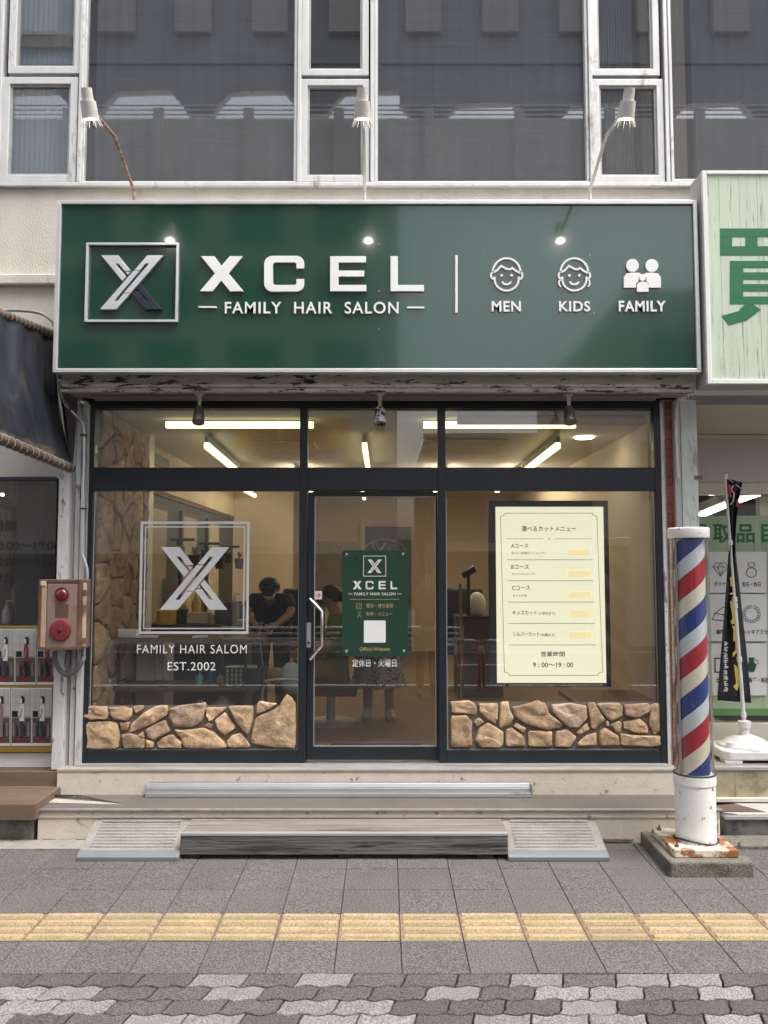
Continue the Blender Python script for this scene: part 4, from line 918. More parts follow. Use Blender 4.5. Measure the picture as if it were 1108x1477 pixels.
# ------------------------------------------------------------------ barber pole
bx, by = 1.875, 5.08; g0 = gz(4.83)
cb = MB(); bxl, bxr = P(967, 1262, 4.82)[0], P(1089, 1262, 4.82)[0]
tag(cb.box(bxl, bxr, 4.82, 5.375, g0 - .02, g0 + .085).obj('pole_plinth', mat('mossy_concrete', (.17, .155, .13), .9, var=.35, scale=7, bump=.8, bscale=90, dirt=(.085, .085, .055), dirt_t=.55, dirt_scale=7, speck=.3), bevel=.012), 'mossy concrete plinth under the barber pole', 'plinth')
zb0 = g0 + .085
bpole = thing('barber_pole', 'tall striped red white and blue barber pole on a rusty white base', 'barber pole', (bx, by, zb0))
m_rust = mat('rusty_white_enamel', (.74, .70, .63), .5, var=.08, scale=9, bump=.15, dirt=(.30, .11, .04), dirt_t=.60, dirt_scale=5.5, dirt_soft=.03)
m_rust2 = mat('rusty_cream_plate', (.66, .60, .48), .6, var=.12, scale=9, bump=.3, dirt=(.26, .10, .04), dirt_t=.52, dirt_scale=7, dirt_soft=.035)
m_enamel = mat('white_enamel', (.78, .77, .75), .38, var=.05, scale=9, bump=.05, dirt=(.30, .13, .06), dirt_t=.625, dirt_scale=17, dirt_soft=.012)
part(MB().box(bxl + .05, bxr - .06, 4.885, 5.30, zb0, zb0 + .045), 'base_plate', m_rust2, bpole, bevel=.006)
zt_ = zb0 + .045
zc1 = P(1002, 1121, by - .1)[1]
part(MB().lathe([(.118, zt_), (.118, zc1 - .055), (.123, zc1 - .055), (.123, zc1), (.112, zc1 + .002), (0, zc1 + .002)], (bx, by, 0), 48), 'lower_drum', m_enamel, bpole, smooth=True)
part(MB().lathe([(.1225, zc1 - .004), (.1245, zc1 + .004), (.118, zc1 + .008)], (bx, by, 0), 48), 'seal_ring', m_rubber, bpole, smooth=True)
ztop = P(994, 776, by)[1]
# striped cylinder
m_str = bpy.data.materials.new('barber_stripes'); m_str.use_nodes = True; t_ = m_str.node_tree; b = t_.nodes['Principled BSDF']; L = t_.links.new
b.inputs['Roughness'].default_value = .35
tc = nd(t_, 'ShaderNodeTexCoord'); sp = nd(t_, 'ShaderNodeSeparateXYZ'); L(tc.outputs['Object'], sp.inputs[0])
at = nd(t_, 'ShaderNodeMath', operation='ARCTAN2'); L(sp.outputs[1], at.inputs[0]); L(sp.outputs[0], at.inputs[1])
m1 = nd(t_, 'ShaderNodeMath', operation='DIVIDE'); L(at.outputs[0], m1.inputs[0]); m1.inputs[1].default_value = 2 * math.pi
m2 = nd(t_, 'ShaderNodeMath', operation='DIVIDE'); L(sp.outputs[2], m2.inputs[0]); m2.inputs[1].default_value = .47
m3 = nd(t_, 'ShaderNodeMath', operation='SUBTRACT'); L(m2.outputs[0], m3.inputs[0]); L(m1.outputs[0], m3.inputs[1])
m4 = nd(t_, 'ShaderNodeMath', operation='ADD'); L(m3.outputs[0], m4.inputs[0]); m4.inputs[1].default_value = 10 - .20
m5 = nd(t_, 'ShaderNodeMath', operation='FRACT'); L(m4.outputs[0], m5.inputs[0])
cr = nd(t_, 'ShaderNodeValToRGB'); cr.color_ramp.interpolation = 'CONSTANT'; e = cr.color_ramp.elements
e[0].position = 0; e[0].color = (.02, .045, .22, 1); e[1].position = .27; e[1].color = (.72, .68, .56, 1)
x_ = e.new(.5); x_.color = (.40, .018, .035, 1); x_ = e.new(.77); x_.color = (.60, .66, .72, 1)
L(m5.outputs[0], cr.inputs[0]); L(cr.outputs[0], b.inputs['Base Color'])
o = MB().lathe([(.092, zc1 + .003), (.092, ztop)], (0, 0, 0), 64).obj('striped_cylinder', m_str, None, smooth=True); o.location = (bx, by, 0); keep(o, bpole)
part(MB().lathe([(.1155, zc1 + .003), (.1155, ztop), (.1125, ztop), (.1125, zc1 + .003)], (bx, by, 0), 56), 'clear_tube', glass('acrylic_tube', (.96, .96, .95), 1.45, rough=.04, gain=1.2, dust=.006), bpole, smooth=True)
for an in (-155, -20, 200):
    xx = bx + .104 * math.cos(R(an)); yy = by + .104 * math.sin(R(an)); part(MB().tube([(xx, yy, zc1), (xx, yy, ztop)], .004, 8), 'tie_rod', m_alu, bpole)
part(MB().lathe([(0, ztop - .002), (.121, ztop - .002), (.123, ztop + .002), (.123, ztop + .056), (.117, ztop + .062), (0, ztop + .066)], (bx, by, 0), 48), 'top_cap', m_enamel, bpole, smooth=True)
for dx, dy in ((-.195, -.14), (-.195, .17), (.17, -.14)):
    part(MB().lathe([(0, zt_ + .03), (.006, zt_ + .028), (.007, zt_ + .014), (.013, zt_ + .013), (.014, zt_)], (bx + dx + .03, by + dy, 0), 8), 'anchor_bolt', m_spotb, bpole)
tag(MB().tube(smooth_path([(bx + .125 * math.cos(R(a)), by + .13 * math.sin(R(a)), zt_ + .010 + .01 * math.sin(R(a) * 2)) for a in range(150, 390, 15)] + [(bx + .18, by + .16, zt_ + .02), (bx + .23, by + .26, zt_ - .0), (bx + .24, by + .30, .05)], 3), .0055, 8).obj('power_cord', m_rubber, smooth=True), 'black cord looped round the foot of the barber pole', 'cord')
# ------------------------------------------------------------------ left neighbour
YL = 5.97
ln = thing('left_shop_building', 'neighbouring shop at left with beige head wall and dark window', 'building', (-2.8, YL, .34))
LX = P(76, 900, YL)[0]
part(MB().box(-7, LX + .06, YL, YL + .1, P(554, 690, YL)[1], P(554, 600, YL)[1] + .5), 'head_wall', mat('grey_beige_board', (.46, .44, .40), .8, var=.08), ln)
part(MB().box(-7, LX, YL - .01, YL + .05, P(554, 693, YL)[1], P(554, 688, YL)[1]), 'window_head_strip', m_dark_metal, ln)
part(MB().box(-7, LX, YL + .01, YL + .016, P(554, 903, YL)[1], P(554, 693, YL)[1]), 'glass_pane', glass('hazy_pane', (.9, .9, .9), 1.52, gain=1.4, dust=.10, dustcol=(.3, .29, .28)), ln)
part(MB().box(-7, LX + .02, YL + .002, YL + .15, P(554, 1113, YL)[1], P(554, 1086, YL)[1]), 'base_panel', m_white, ln)
part(MB().box(-7, LX + .02, YL + .03, YL + .12, P(554, 1086, YL)[1], P(554, 904, YL)[1]), 'lower_panel', m_white, ln)
part(MB().box(-7, LX - .1, 8.4, 8.5, .3, 3), 'room_back_wall', mat('brown_slat_wall', (.55, .50, .44), .8, var=.3, scale=5, stretch=(6, 1, .2)), ln)
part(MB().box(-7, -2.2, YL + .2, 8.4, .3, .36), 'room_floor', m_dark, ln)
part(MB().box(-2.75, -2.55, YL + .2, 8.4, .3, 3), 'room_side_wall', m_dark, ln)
part(MB().box(-7, -2.2, YL + .1, 8.4, 2.75, 2.85), 'room_ceiling', m_soffit, ln)
m_beam = mat('brown_beam', (.14, .08, .05), .6, var=.2, scale=8, stretch=(.2, 1, 1))
part(MB().tube([pv(-60, 700, 7.2), pv(95, 760, 7.6)], .05, 4), 'roof_beam', m_beam, ln)
part(MB().tube([pv(22, 735, 7.25), pv(20, 900, 7.25)], .045, 4), 'wooden_post', m_beam, ln)
m_dktext = flat('dark_window_lettering', (.03, .028, .027), .6)
for s_, r_, lab in (('時間', (-8, 750, 22, 766), 'dark heading lettering at the top of the left shop window'), ('10:00～19:00', (-9, 781, 85, 793), 'upper opening hours line ending 19:00 on the left shop window'),
                   ('10:00～15:00', (-10, 804, 85, 816), 'lower opening hours line ending 15:00 on the left shop window'), ('休診', (-8, 827, 20, 840), 'dark lettering for closed consultation at the bottom left of the left window')):
    t = thing('window_lettering', lab, 'lettering', pv((r_[0] + r_[2]) / 2, r_[3], YL + .006)); letters_px('character', s_, r_, YL + .006, m_dktext, t, bold=.0)
# things in the left window
t = thing('electric_fan', 'white electric fan standing inside the left shop window', 'fan', (P(38, 900, 6.5)[0], 6.5, P(38, 903, 6.5)[1]))
c = Vector(pv(38, 857, 6.5)); cage = MB()
for k in range(28):
    a = 2 * math.pi * k / 28; d = Vector((math.cos(a), 0, math.sin(a)))
    cage.tube([c + Vector((0, -.05, 0)) + d * .02, c + Vector((0, -.055, 0)) + d * .07, c + Vector((0, -.02, 0)) + d * .115], .0016, 4)
part(cage, 'cage', m_white, t)
part(MB().lathe([(.118, -.02), (.122, 0), (.10, .04), (.05, .06), (0, .065)], tuple(c), 28, 'y'), 'cage_back', m_white, t, smooth=True)
part(MB().lathe([(0, -.055), (.02, -.052), (.022, -.03)], tuple(c), 16, 'y'), 'hub', m_white, t, smooth=True)
part(MB().tube([c + Vector((0, .04, -.05)), c + Vector((0, .04, -.32))], .014, 10), 'stand', m_white, t)
t = thing('pump_bottle', 'white pump dispenser inside the left shop window', 'dispenser', pv(9, 900, 6.4))
c = Vector(pv(9, 899, 6.4)); part(MB().lathe([(0, 0), (.030, 0), (.031, .10), (.012, .125), (.012, .14), (.006, .14), (.005, .17), (0, .17)], tuple(c), 20), 'bottle', m_white, t, smooth=True)
part(MB().tube([c + Vector((-.01, 0, .172)), c + Vector((.05, 0, .170)), c + Vector((.055, 0, .158))], .006, 8), 'nozzle', m_white, t)
t = thing('paper_box', 'small white stepped box beside the fan in the left window', 'box', pv(34, 900, 6.3)); a = P(27, 900, 6.3)
part(MB().box(a[0], a[0] + .09, 6.3, 6.36, a[1], a[1] + .07), 'lower_box', m_white, t, bevel=.003); part(MB().box(a[0] + .02, a[0] + .09, 6.302, 6.358, a[1] + .071, a[1] + .105), 'upper_box', m_white, t, bevel=.003)
t = thing('clothes_hanger', 'dark clothes hanger hanging inside the left shop window', 'hanger', pv(38, 770, 6.6))
part(MB().tube([pv(30, 758, 6.6), pv(33, 754, 6.6), pv(36, 758, 6.6), pv(34, 764, 6.6), pv(56, 774, 6.6), pv(24, 774, 6.6), pv(34, 764, 6.6)], .006, 6), 'wire', m_navy, t)
part(MB().ell(pv(31, 762, 6.6), (.04, .02, .035)), 'cap_cloth', m_navy, t, smooth=True)
tag(MB().tube([pv(-6, 714, 7.5), pv(5, 713.5, 7.5)], .014, 8).obj('tube_light', emit('cool_tube', (1, .98, .94), 5)), 'short lit tube lamp inside the left shop at the picture edge', 'lamp')
# poster board
yb = YL - .03
pb = thing('poster_board', 'gold framed board with two rows of hair style posters at left', 'poster board', (-2.8, yb, P(554, 1085, yb)[1]))
m_goldf = mat('gold_frame', (.42, .27, .07), .4, .4, var=.1)
bxr_ = P(77, 990, yb)[0]
part(MB().box(-4.2, bxr_, yb, yb + .055, P(554, 1085, yb)[1], P(554, 903, yb)[1]), 'board', m_goldf, pb, bevel=.003)
m_tilep = mat('poster_grey_print', (.50, .51, .50), .5, var=.08, scale=9, bump=0)
m_floorp = mat('poster_dark_print', (.085, .075, .07), .5, var=.8, scale=28, bump=0)
m_redp = mat('poster_red_print', (.26, .025, .035), .5, var=.1, bump=0); m_hairp = flat('poster_black_print', (.012, .012, .013), .5); m_whp = flat('poster_white_print', (.72, .72, .72), .45)
m_navp = flat('poster_navy_print', (.03, .04, .06), .5); m_skinp = flat('poster_skin_print', (.34, .22, .17), .5); m_gridp = flat('poster_grid_print', (.36, .37, .37), .5); m_pinkp = flat('poster_grey_pink_print', (.26, .19, .19), .5)
def poster(x0, y0, x1, y1, lab, kind):
    y = yb - .004; rr = thing('poster', lab, 'poster', (P((x0 + x1) / 2, y1, y)[0], y, P(554, y1, y)[1]), group='hair style posters on the gold board')
    W_, H_ = x1 - x0, y1 - y0
    def f(name, pts, m, d): part(MB().prism(pp([(x0 + a * W_, y0 + b * H_) for a, b in pts], y), y - d, y - d + .0006 if d else y + .002), name, m, rr)
    f('sheet', [(-.03, -.01), (1.03, -.01), (1.03, 1.02), (-.03, 1.02)], m_whp, 0)
    f('wall_print', [(0, .01), (1, .01), (1, .55), (0, .55)], m_tilep, .0012)
    f('floor_print', [(0, .50), (1, .50), (1, .97), (0, .97)], m_floorp, .002)
    g = MB()
    for k in (.2, .45, .7, .93): g.prism(pp([(x0 + k * W_ - .2, y0 + .02 * H_), (x0 + k * W_ + .2, y0 + .02 * H_), (x0 + k * W_ + .2, y0 + .5 * H_), (x0 + k * W_ - .2, y0 + .5 * H_)], y), y - .0024, y - .0019)
    for k in (.13, .27, .41): g.prism(pp([(x0, y0 + k * H_ - .2), (x1, y0 + k * H_ - .2), (x1, y0 + k * H_ + .2), (x0, y0 + k * H_ + .2)], y), y - .0024, y - .0019)
    part(g, 'tile_grid_print', m_gridp, rr)
    top = {'w': m_whp, 'r': m_redp, 'p': m_pinkp}[kind]; bot = {'w': m_navp, 'r': m_hairp, 'p': m_pinkp}[kind]
    f('counter_print', [(.02, .40), (.32, .40), (.32, .50), (.02, .50)], m_hairp, .0030)
    f('counter_edge_print', [(0, .51), (1, .51), (1, .525), (0, .525)], m_gridp, .0030)
    f('legs_print', [(.42, .56), (.62, .56), (.63, .86), (.45, .86)], bot, .0036)
    f('torso_print', [(.48, .27), (.60, .27), (.66, .35), (.66, .58), (.40, .58), (.42, .36)], top, .0042)
    f('arm_print', [(.50, .36), (.57, .36), (.50, .50), (.38, .545), (.38, .52), (.46, .47)], m_skinp, .0048)
    f('hair_print', [(.47, .16), (.54, .135), (.64, .14), (.68, .18), (.68, .27 if kind != 'w' else .25), (.58, .27), (.50, .25)], m_hairp, .0054)
    f('face_print', [(.45, .18), (.50, .165), (.555, .19), (.55, .245), (.49, .265), (.45, .235)], m_whp, .0060)
    f('shoe_print', [(.40, .86), (.60, .86), (.62, .885), (.38, .885)], m_hairp, .0042)
    for k in range(4): f('red_print', [(.24 + .13 * k, .875), (.34 + .13 * k, .88), (.34 + .13 * k, .945), (.24 + .13 * k, .94)], m_redp, .0060)
    for k in range(5): f('clutter_print', [(.05 + .19 * k, .62 + .05 * (k % 2)), (.13 + .19 * k, .60 + .05 * (k % 2)), (.15 + .19 * k, .84), (.04 + .19 * k, .86)], m_hairp if k % 2 else m_pinkp, .0030)
for args in ((-34, 908, -8, 986, 'upper row poster just beyond the picture edge', 'p'), (-6, 908, 20.5, 986, 'upper row poster at the left picture edge with a long haired figure in white', 'w'), (23, 908, 51, 986, 'upper row poster with a figure in a red dress, mid board', 'r'), (54, 908, 81, 986, 'upper row poster partly hidden under the alarm cabinet', 'r'),
             (-12, 993, 14, 1074, 'lower row poster at the left picture edge with a grey pink dress', 'p'), (17, 993, 45, 1074, 'lower row poster, middle one, figure in white top and dark skirt', 'w'), (47, 993, 73.5, 1074, 'lower row poster nearest the white post, figure in white top', 'w')):
    poster(*args)
# deck and plinth of the left shop
dk = thing('wooden_deck', 'brown wooden deck step in front of the left shop', 'deck', (-2.8, 5.4, .15))
m_deck = mat('brown_deck_board', (.155, .105, .075), .65, var=.25, scale=8, stretch=(.15, 2, 2), bump=.2, rnd=.12)
dxr = P(54, 1165, 5.35)[0] - .01; dxr2 = P(88, 1125, 5.8)[0]
for i in range(4): part(MB().box(-4.5, dxr - .02, 5.37 + i * .107, 5.37 + i * .107 + .103, .225, .25), 'plank', m_deck, dk, bevel=.002)
part(MB().box(-4.5, dxr, 5.35, 5.368, .15, .25), 'front_board', m_deck, dk, bevel=.002); part(MB().box(dxr - .018, dxr, 5.37, 5.79, .15, .252), 'side_board', m_deck, dk, bevel=.002)
part(MB().box(-4.5, dxr2, 5.80, 5.83, .2, .345), 'upper_board', m_deck, dk, bevel=.002)
part(MB().box(-4.5, dxr2 - .02, 5.832, YL + .1, .2, .335), 'upper_plank', m_deck, dk)
tag(MB().box(-5, P(50, 1200, 5.42)[0] - .01, 5.42, 5.85, -.1, .149).obj('concrete_plinth', mat('wet_stained_concrete', (.25, .235, .21), .9, var=.3, scale=6, bump=.5, dirt=(.11, .105, .09), dirt_t=.52)), 'stained concrete plinth under the brown wooden deck', 'plinth')
tag(MB().box(-5, P(128, 1240, 5.3)[0], 5.24, 5.41, gz(5.3) - .03, gz(5.3) + .012).obj('gutter_stone', mat('gutter_concrete', (.27, .25, .22), .9, var=.25, scale=6, bump=.6, dirt=(.09, .10, .05), dirt_t=.6)), 'flat concrete gutter edge at the foot of the left plinth', 'kerb')
# awning
m_awn = mat('navy_tarpaulin', (.013, .016, .024), .36, var=.35, scale=3.5, stretch=(3, 3, .35), bump=.15, bscale=14, dirt=(.045, .038, .034), dirt_t=.6, dirt_scale=2.2, coat=.1)
aw = thing('tarpaulin_awning', 'worn dark navy tarpaulin awning laced to rusty pipes at left', 'awning', (-2.6, 5.0, 2.4))
TR, TL = Vector(pv(79, 484, 5.78)), Vector(pv(-6, 450, 5.28)); BR, BL = Vector(pv(103, 676, 5.78)), Vector(pv(-6, 630, 4.42))
d1 = (TL - TR); d2 = (BL - BR); TL = TR + d1 * 2.2; BL = BR + d2 * 2.2
vs = []; fs = []; NU, NV = 60, 10
nrm = (BL - BR).cross(TR - BR).normalized()
for i in range(NU + 1):
    u = i / NU
    for j in range(NV + 1):
        v = j / NV; p = (TL.lerp(TR, u)).lerp(BL.lerp(BR, u), v)
        p = p + nrm * (.010 * math.sin(u * 42) * (1 - .4 * v) + .03 * math.sin(math.pi * v) * math.sin(u * 5 + 1) + .05 * math.sin(math.pi * v)); vs.append(tuple(p))
for i in range(NU):
    for j in range(NV): a = i * (NV + 1) + j; fs.append((a, a + 1, a + NV + 2, a + NV + 1))
o = part(MB().add(vs, fs), 'canvas', m_awn, aw, smooth=True); so_ = o.modifiers.new('s', 'SOLIDIFY'); so_.thickness = .006
side = [TR, BR, BR + Vector((.0, .15, .04)), TR + Vector((0, .15, 0))]
q = [P(79, 484, 5.78), P(83, 548, 5.8), P(112, 575, 5.8), P(104, 676, 5.8), P(98, 676, 5.8)]
part(MB().prism(q, 5.80, 5.812), 'side_flap', mat('brown_black_tarpaulin', (.035, .028, .025), .5, var=.4, scale=3, stretch=(3, 1, .4)), aw)
m_pipe = mat('rusty_brown_pipe', (.16, .11, .085), .6, .3, var=.3, scale=14, bump=.4, dirt=(.08, .05, .035), dirt_t=.5)
part(MB().tube([TL, TR], .028, 12), 'top_pipe', m_pipe, aw, smooth=True); part(MB().tube([BL, BR], .030, 12), 'bottom_pipe', m_pipe, aw, smooth=True)
lace = MB()
for A, B, s_ in ((TR, TL, -1), (BR, BL, 1)):
    for i in range(26):
        c = A.lerp(B, (i + .5) / 30); d = (B - A).normalized(); u = Vector((0, 0, 1)); w_ = d.cross(u)
        lace.tube([c + (u * math.cos(a) + w_ * math.sin(a)) * .034 + d * (a * .003) for a in [k * .7 for k in range(10)]], .0028, 5, cap=False)
part(lace, 'lacing_cord', mat('dirty_cord', (.30, .27, .24), .8), aw)
tag(MB().tube(smooth_path([pv(-20, 448, 5.8), pv(30, 448, 5.8), pv(58, 452, 5.8), pv(74, 462, 5.8), pv(78, 470, 5.8)]), .011, 10).obj('cable', m_conduit, smooth=True), 'dark cable along the wall above the tarpaulin awning', 'cable')

# ------------------------------------------------------------------ right neighbour
YR = 6.40
rn = thing('right_shop_building', 'neighbouring shop at right with beige porch ceiling and lilac wall', 'building', (3, YR, .38))
RX = P(1003, 900, YG)[0]
m_lilac = mat('lilac_grey_wall', (.52, .48, .50), .7, var=.04); m_ivory = mat('ivory_board', (.56, .53, .45), .7, var=.05)
zc_ = P(554, 584, YG)[1]
part(MB().add([(RX, YG + .02, P(554, 583, YG + .02)[1]), (8, YG + .02, P(554, 583, YG + .02)[1]), (8, YR - .01, P(554, 628, YR)[1]), (RX, YR - .01, P(554, 628, YR)[1]), (RX, YG + .02, 3.3), (8, YG + .02, 3.3), (8, YR - .01, 3.3), (RX, YR - .01, 3.3)],
                [(0, 1, 2, 3), (7, 6, 5, 4), (0, 4, 5, 1), (3, 2, 6, 7), (0, 3, 7, 4), (1, 5, 6, 2)]), 'porch_ceiling', m_ivory, rn)
part(MB().box(RX, 8, YG - .04, YG + .018, P(554, 583, YG)[1], P(554, 572, YG)[1]), 'porch_beam', m_conduit, rn)
part(MB().box(RX, 8, YR - .03, YR + .1, P(554, 634, YR)[1], P(554, 628, YR)[1]), 'wall_trim', m_ivory, rn)
part(MB().box(RX, 8, YR, YR + .1, P(554, 696, YR)[1], P(554, 634, YR)[1]), 'upper_wall', m_lilac, rn)
part(MB().box(RX, 8, YR - .02, YR + .1, P(554, 713, YR)[1], P(554, 697, YR)[1]), 'window_head', m_ivory, rn)
part(MB().box(RX, 8, YR + .02, YR + .026, P(554, 1042, YR)[1], P(554, 714, YR)[1]), 'glass_pane', m_glass, rn)
part(MB().box(RX, 8, YR - .02, YR + .1, P(554, 1078, YR)[1] - .02, P(554, 1043, YR)[1]), 'window_sill', m_ivory, rn, bevel=.003)
part(MB().box(RX + .0, RX + .04, YG + .3, YR, .3, 3), 'porch_side_wall', m_ivory, rn)
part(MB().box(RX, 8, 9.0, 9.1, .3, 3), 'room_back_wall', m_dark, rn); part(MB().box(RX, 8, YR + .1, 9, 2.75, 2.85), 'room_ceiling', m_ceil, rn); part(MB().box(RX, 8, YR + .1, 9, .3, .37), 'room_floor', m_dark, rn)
part(MB().box(P(1096, 720, 8.5)[0], P(1120, 720, 8.5)[0], 8.5, 8.6, .3, 2.8), 'inner_column', m_ivory, rn)
for (a, b, lab) in (((1000, 748, 6.9), (1052, 727, 7.6), 'lit fluorescent tube nearer the posts inside the right shop'), ((1066, 722, 7.6), (1096, 712, 8.2), 'lit fluorescent tube behind the flag top inside the right shop')):
    t = thing('fluorescent_lamp', lab, 'lamp', pv(*a), group='tube lamps in the right shop')
    part(MB().tube([pv(*a), pv(*b)], .022, 8), 'tube', emit('neighbour_tube', (1, .98, .92), 9), t)
    part(MB().tube([Vector(pv(*a)) + Vector((0, 0, .06)), Vector(pv(*b)) + Vector((0, 0, .06))], .05, 4), 'housing', m_white, t)
# green banner and cards
yv = YR + .012
m_pale = mat('pale_green_planks', (.36, .46, .32), .6, var=.12, scale=5, stretch=(5, 1, .3), dirt=(.22, .26, .18), dirt_t=.62)
bn = thing('purchase_banner', 'pale green window banner reading 買取品目 in dark green', 'banner', pv(1060, 1032, yv))
ba = P(996, 800, yv)[0]
part(MB().box(ba, 4.4, yv, yv + .004, P(554, 1028, yv)[1], P(554, 744, yv)[1]), 'sheet', m_pale, bn)
part(MB().box(ba, 4.4, yv - .001, yv + .003, P(554, 1032, yv)[1], P(554, 1022, yv)[1]), 'lower_band', flat('green_band', (.10, .26, .08), .5), bn)
m_gtxt = flat('banner_green_print', (.012, .15, .055), .5)
for ch, r_ in (('買', (991, 756, 1022, 783)), ('取', (1028, 756, 1056, 783)), ('品', (1062, 756, 1089, 783)), ('目', (1098, 756, 1122, 783))): text_px('lettering', ch, r_, yv - .002, m_gtxt, bn, bold=.022)
yc_ = YR - .004
m_cardm = mat('pale_card', (.70, .71, .71), .5, var=.04)
def card(x0, y0, x1, y1, txt, lab, shape, tr):
    t = thing('goods_card', lab, 'card', pv((x0 + x1) / 2, y1, yc_), group='goods cards in the right shop window')
    part(MB().prism(pp([(x0, y0), (x1, y0), (x1, y1), (x0, y1)], yc_), yc_, yc_ + .006), 'sheet', m_cardm, t)
    text_px('lettering', txt, tr, yc_ - .0015, m_hairp, t, bold=.012)
    cx, cy = (x0 + x1) / 2, y0 + (y1 - y0) * .42; mb = MB(); y = yc_ - .001; wd = .006
    if shape == 'ring':
        mb.ribbon(pp(circ(cx, cy + 5, 7), y), wd, y - .001, y, True); mb.ribbon(pp([(cx - 4, cy - 9), (cx + 4, cy - 9), (cx + 5, cy - 6), (cx, cy - 2), (cx - 5, cy - 6)], y), .004, y - .001, y, True)
    elif shape == 'gem':
        for q in ([(-11, -3), (-7, -9), (7, -9), (11, -3), (0, 10)], [(-11, -3), (11, -3)], [(-4, -3), (0, 10), (4, -3), (0, -9), (-4, -3)]): mb.ribbon(pp([(cx + a, cy + b) for a, b in q], y), .004, y - .001, y, len(q) == 5 and q[0] != q[-1])
    elif shape == 'chain':
        for k in range(16):
            a = R(100 + k * 21.5); mb.ribbon(pp([(cx + 11 * math.cos(a) + 2.2 * math.cos(R(b)), cy - 11 * math.sin(a) + 2.2 * math.sin(R(b))) for b in range(0, 360, 60)], y), .003, y - .001, y, True)
    elif shape == 'bar':
        for q in ([(-12, 8), (-8, -1), (10, 2), (9, 10)], [(-8, -1), (4, -10), (16, -8), (10, 2)]): mb.ribbon(pp([(cx + a, cy + b) for a, b in q], y), .005, y - .001, y, True)
    elif shape == 'vase':
        mb.prism(pp([(cx + a, cy + b) for a, b in [(-5, -11), (5, -11), (3, -8), (3, -5), (7, -1), (6, 5), (3, 10), (-3, 10), (-6, 5), (-7, -1), (-3, -5), (-3, -8)]], y), y - .001, y)
        for s_ in (-1, 1): mb.ribbon(pp([(cx + s_ * a, cy + b) for a, b in [(3, -6), (8, -8), (10, -3), (6, 1)]], y), .004, y - .001, y)
    elif shape == 'frame': mb.ribbon(pp([(cx - 8, cy - 10), (cx + 8, cy - 10), (cx + 8, cy + 10), (cx - 8, cy + 10)], y), .009, y - .001, y, True)
    part(mb, 'icon', mat('icon_green_black', (.02, .07, .04), .5, bump=0) if shape == 'vase' else m_hairp, t)
card(1020, 796, 1059, 855, 'ダイヤ', 'card with a diamond icon behind the flag in the right window', 'gem', (1030, 839, 1047, 845.5))
card(1062, 796, 1106, 855, '宝石・色石', 'card with a ring icon, top right beside the flag', 'ring', (1070, 839, 1098, 846))
card(1020, 857, 1059, 925, '銀製品', 'card with a silver bar icon behind the flag middle', 'bar', (1033, 908, 1055, 915))
card(1062, 857, 1106, 925, 'メッキアクセ', 'card with a chain bracelet icon right of the flag', 'chain', (1071, 908, 1108, 915))
card(1020, 928, 1059, 1003, '絵画', 'card with a picture frame icon behind the flag bottom', 'frame', (1033, 977, 1048, 985))
card(1062, 928, 1106, 1003, '骨董・美術', 'card with a two handled vase icon right of the flag bottom', 'vase', (1080, 977, 1109, 985))
# porch floor and steps (right)
m_ptile = mat('brown_stone_tile', (.24, .20, .165), .5, var=.2, scale=4, rnd=.12, dirt=(.18, .14, .11), dirt_t=.55)
pf = thing('tiled_porch', 'tiled porch with metal edged step at right of the barber pole', 'porch', (3, 5.8, .38))
ZR = P(554, 1106, 5.80)[1]
rx0 = P(1019, 1106, 5.80)[0] - .06
for i in range(6):
    for j in range(2): part(MB().box(rx0 + .3 * i + .001, rx0 + .3 * (i + 1) - .002, 5.83 + .29 * j, 5.83 + .29 * (j + 1) - .002, ZR - .02, ZR), 'tile', m_ptile, pf)
part(MB().box(rx0, 5, 5.79, 5.828, ZR - .022, ZR + .002), 'metal_nosing', m_alu, pf, bevel=.003)
m_rt = mat('mottled_olive_tile', (.34, .30, .20), .6, var=.2, scale=9, bump=.15, dirt=(.22, .19, .12), dirt_t=.55, dirt_scale=8)
xx = rx0
for i, w_ in enumerate((.255, .42, .42, .42)):
    part(MB().box(xx + .001, xx + w_ - .001, 5.80, 5.82, .165, ZR - .024), 'riser_tile', m_rt, pf); xx += w_
part(MB().box(rx0, 5, 5.821, YR + .1, .0, ZR - .021), 'porch_core', m_mortar, pf)
part(MB().box(rx0 - .01, 5, 5.76, 5.80, .15, .172), 'riser_footing', m_step, pf)
ls = thing('lower_stone_step', 'low right step with brown and pale stone top and dark stone front', 'step', (2.6, 5.5, 0))
lx0 = P(1046, 1185, 5.47)[0]
part(MB().box(lx0, 5, 5.49, 5.80, -.05, .128), 'step_core', mat('dark_granite', (.075, .078, .08), .6, var=.3, scale=12, speck=.6, dirt=(.17, .17, .15), dirt_t=.56, dirt_scale=3), ls)
part(MB().box(lx0, 5, 5.47, 5.492, .118, .140), 'metal_nosing', m_alu, ls, bevel=.002)
m_bs, m_ps = mat('red_brown_stone', (.115, .075, .06), .6, var=.2), mat('pale_stone', (.42, .40, .38), .6, var=.12)
part(MB().slab([(lx0 - .02, 5.70), (lx0 + .17, 5.75), (lx0 + .30, 5.56), (lx0 + .02, 5.57)], .129, .142), 'top_stone', m_bs, ls)
part(MB().slab([(lx0 + .18, 5.76), (lx0 + .42, 5.76), (lx0 + .62, 5.50), (lx0 + .1, 5.50), (lx0 + .02, 5.555), (lx0 + .31, 5.552)], .129, .142), 'top_stone', m_ps, ls)
part(MB().slab([(lx0 + .43, 5.78), (lx0 + .9, 5.78), (lx0 + .9, 5.50), (lx0 + .64, 5.50)], .129, .142), 'top_stone', m_bs, ls)
